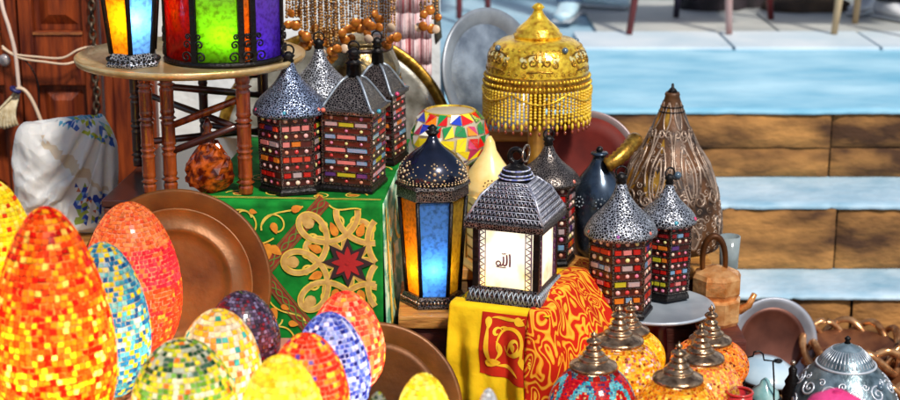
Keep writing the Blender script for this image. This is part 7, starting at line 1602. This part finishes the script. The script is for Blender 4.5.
def person(label, feet, mt, ms, heading, hipoff):
    """lower body of a seated or standing figure; the rest is above the picture"""
    c = (feet[0]+feet[1])/2
    t = thing('person', label, 'person', (c.x, c.y, FZ))
    m = MB()
    hip = Vector((hipoff[0], hipoff[1], .84))
    pts_all = []
    for sg, f, hd in zip((-1, 1), feet, heading):
        q = f-c; q.z = 0
        ank = q+Vector((0, 0, .085)); knee = Vector(((q.x+hip.x)/2+.07*cos(hd), (q.y+hip.y)/2+.07*sin(hd), .47)); hp = hip+Vector((sg*.09, 0, -.02))
        m.tube([ank+Vector((0, 0, -.01)), ank.lerp(knee, .3), ank.lerp(knee, .7), knee, knee.lerp(hp, .4), hp, hip+Vector((sg*.02, 0, .12))], [.058, .062, .070, .072, .085, .098, .10], 14)
    m.tube([hip+Vector((0, 0, -.04)), hip+Vector((0, 0, .10)), hip+Vector((0, 0, .35)), hip+Vector((0, 0, .56)), hip+Vector((0, 0, .62)), hip+Vector((0, 0, .70))], [.15, .17, .17, .19, .07, .055], 18)
    m.ball(hip+Vector((0, -.01, .80)), .10, 16, 12, 0, None, (.85, 1, 1.2))
    m.build('body', mt, t)
    for f, hd in zip(feet, heading):
        q = f-c
        sh = MB(); vs = []; L_ = .27; ns = 12
        for i in range(ns+1):
            u = i/ns; x = -.075+L_*u
            w = .036+.012*sin(PI*min(1, u*1.1))*1.0 if u < .85 else .046*math.sqrt(max(.02, 1-((u-.85)/.16)**2))
            hh = (.095-.055*max(0, min(1, (u-.25)/.45))) if u < .9 else .038
            if u == 0: w *= .7; hh *= .8
            for k in range(12):
                a = 2*PI*k/12; z = .5*hh*(1+sin(a)); vs.append((x, w*cos(a)*(1 if z > .01 else .92), max(.0, z)))
        fs = []
        for i in range(ns):
            for k in range(12):
                k2 = (k+1) % 12; fs.append((i*12+k, i*12+k2, (i+1)*12+k2, (i+1)*12+k))
        fs += [tuple(range(12))[::-1], tuple(ns*12+k for k in range(12))]
        sh.add(vs, fs, 0); so = sh.build('shoe', ms, t, (q.x, q.y, .012), (0, 0, hd))
        so2 = MB(); so2.box((.06, 0, .006), (.265, .084, .013)); so2.build('sole', mat('pale_sole', (.5, .52, .55, 1), rough=.6), so, (0, 0, -.0065), bevel=.004)
    return t
M_ls = mat('pale_blue_leather', (.42, .62, .72, 1), (.58, .74, .80, 1), scale=10, rough=.4)
f1 = WZ(566, 20, FZ); f2 = WZ(590, 8, FZ)
person('person in pale blue shoes standing on the upper pavement above the gold lamp', [f1+Vector((.02, .06, 0)), f2+Vector((0, .04, 0))], mat('blue_trousers', (.10, .16, .30, 1), (.18, .26, .42, 1), scale=20, rough=.8), M_ls, [math.radians(-105), math.radians(-25)], (0, .08))
f1 = WZ(890, 20, FZ); f2 = WZ(868, 12, FZ)
person('person in dark trousers and white grey sneakers at the upper right corner', [f1+Vector((0, .03, 0)), f2+Vector((.0, .03, 0))], mat('black_trousers', (.008, .008, .012, 1), (.022, .022, .03, 1), scale=20, rough=.8), mat('grey_sneaker', (.42, .44, .50, 1), (.68, .68, .70, 1), scale=12, rough=.5), [math.radians(-60), math.radians(-120)], (.05, .10))

# ------------------------------------------------------------------ light
w = bpy.data.worlds.new('World'); S.world = w; w.use_nodes = True
nt = w.node_tree; bg = nt.nodes['Background']; sky = nt.nodes.new('ShaderNodeTexSky'); sky.sky_type = 'NISHITA'; sky.sun_disc = False
EL, AZ = math.radians(48), math.radians(152)   # AZ clockwise from +Y
sky.sun_elevation = EL; sky.sun_rotation = AZ
nt.links.new(sky.outputs[0], bg.inputs['Color']); bg.inputs['Strength'].default_value = .09
sd = bpy.data.lights.new('sun', 'SUN'); sd.energy = 3.1; sd.angle = math.radians(7); sd.color = (1, .95, .86)
so = bpy.data.objects.new('sun', sd); COL.objects.link(so)
dirv = Vector((sin(AZ)*cos(EL), cos(AZ)*cos(EL), sin(EL)))
so.rotation_euler = dirv.to_track_quat('Z', 'Y').to_euler(); so.location = (0, 0, 6)
S.view_settings.view_transform = 'Standard'; S.view_settings.look = 'None'; S.view_settings.gamma = 1; S.view_settings.exposure = .32
S.view_settings.use_curve_mapping = False
S.cycles.max_bounces = 8
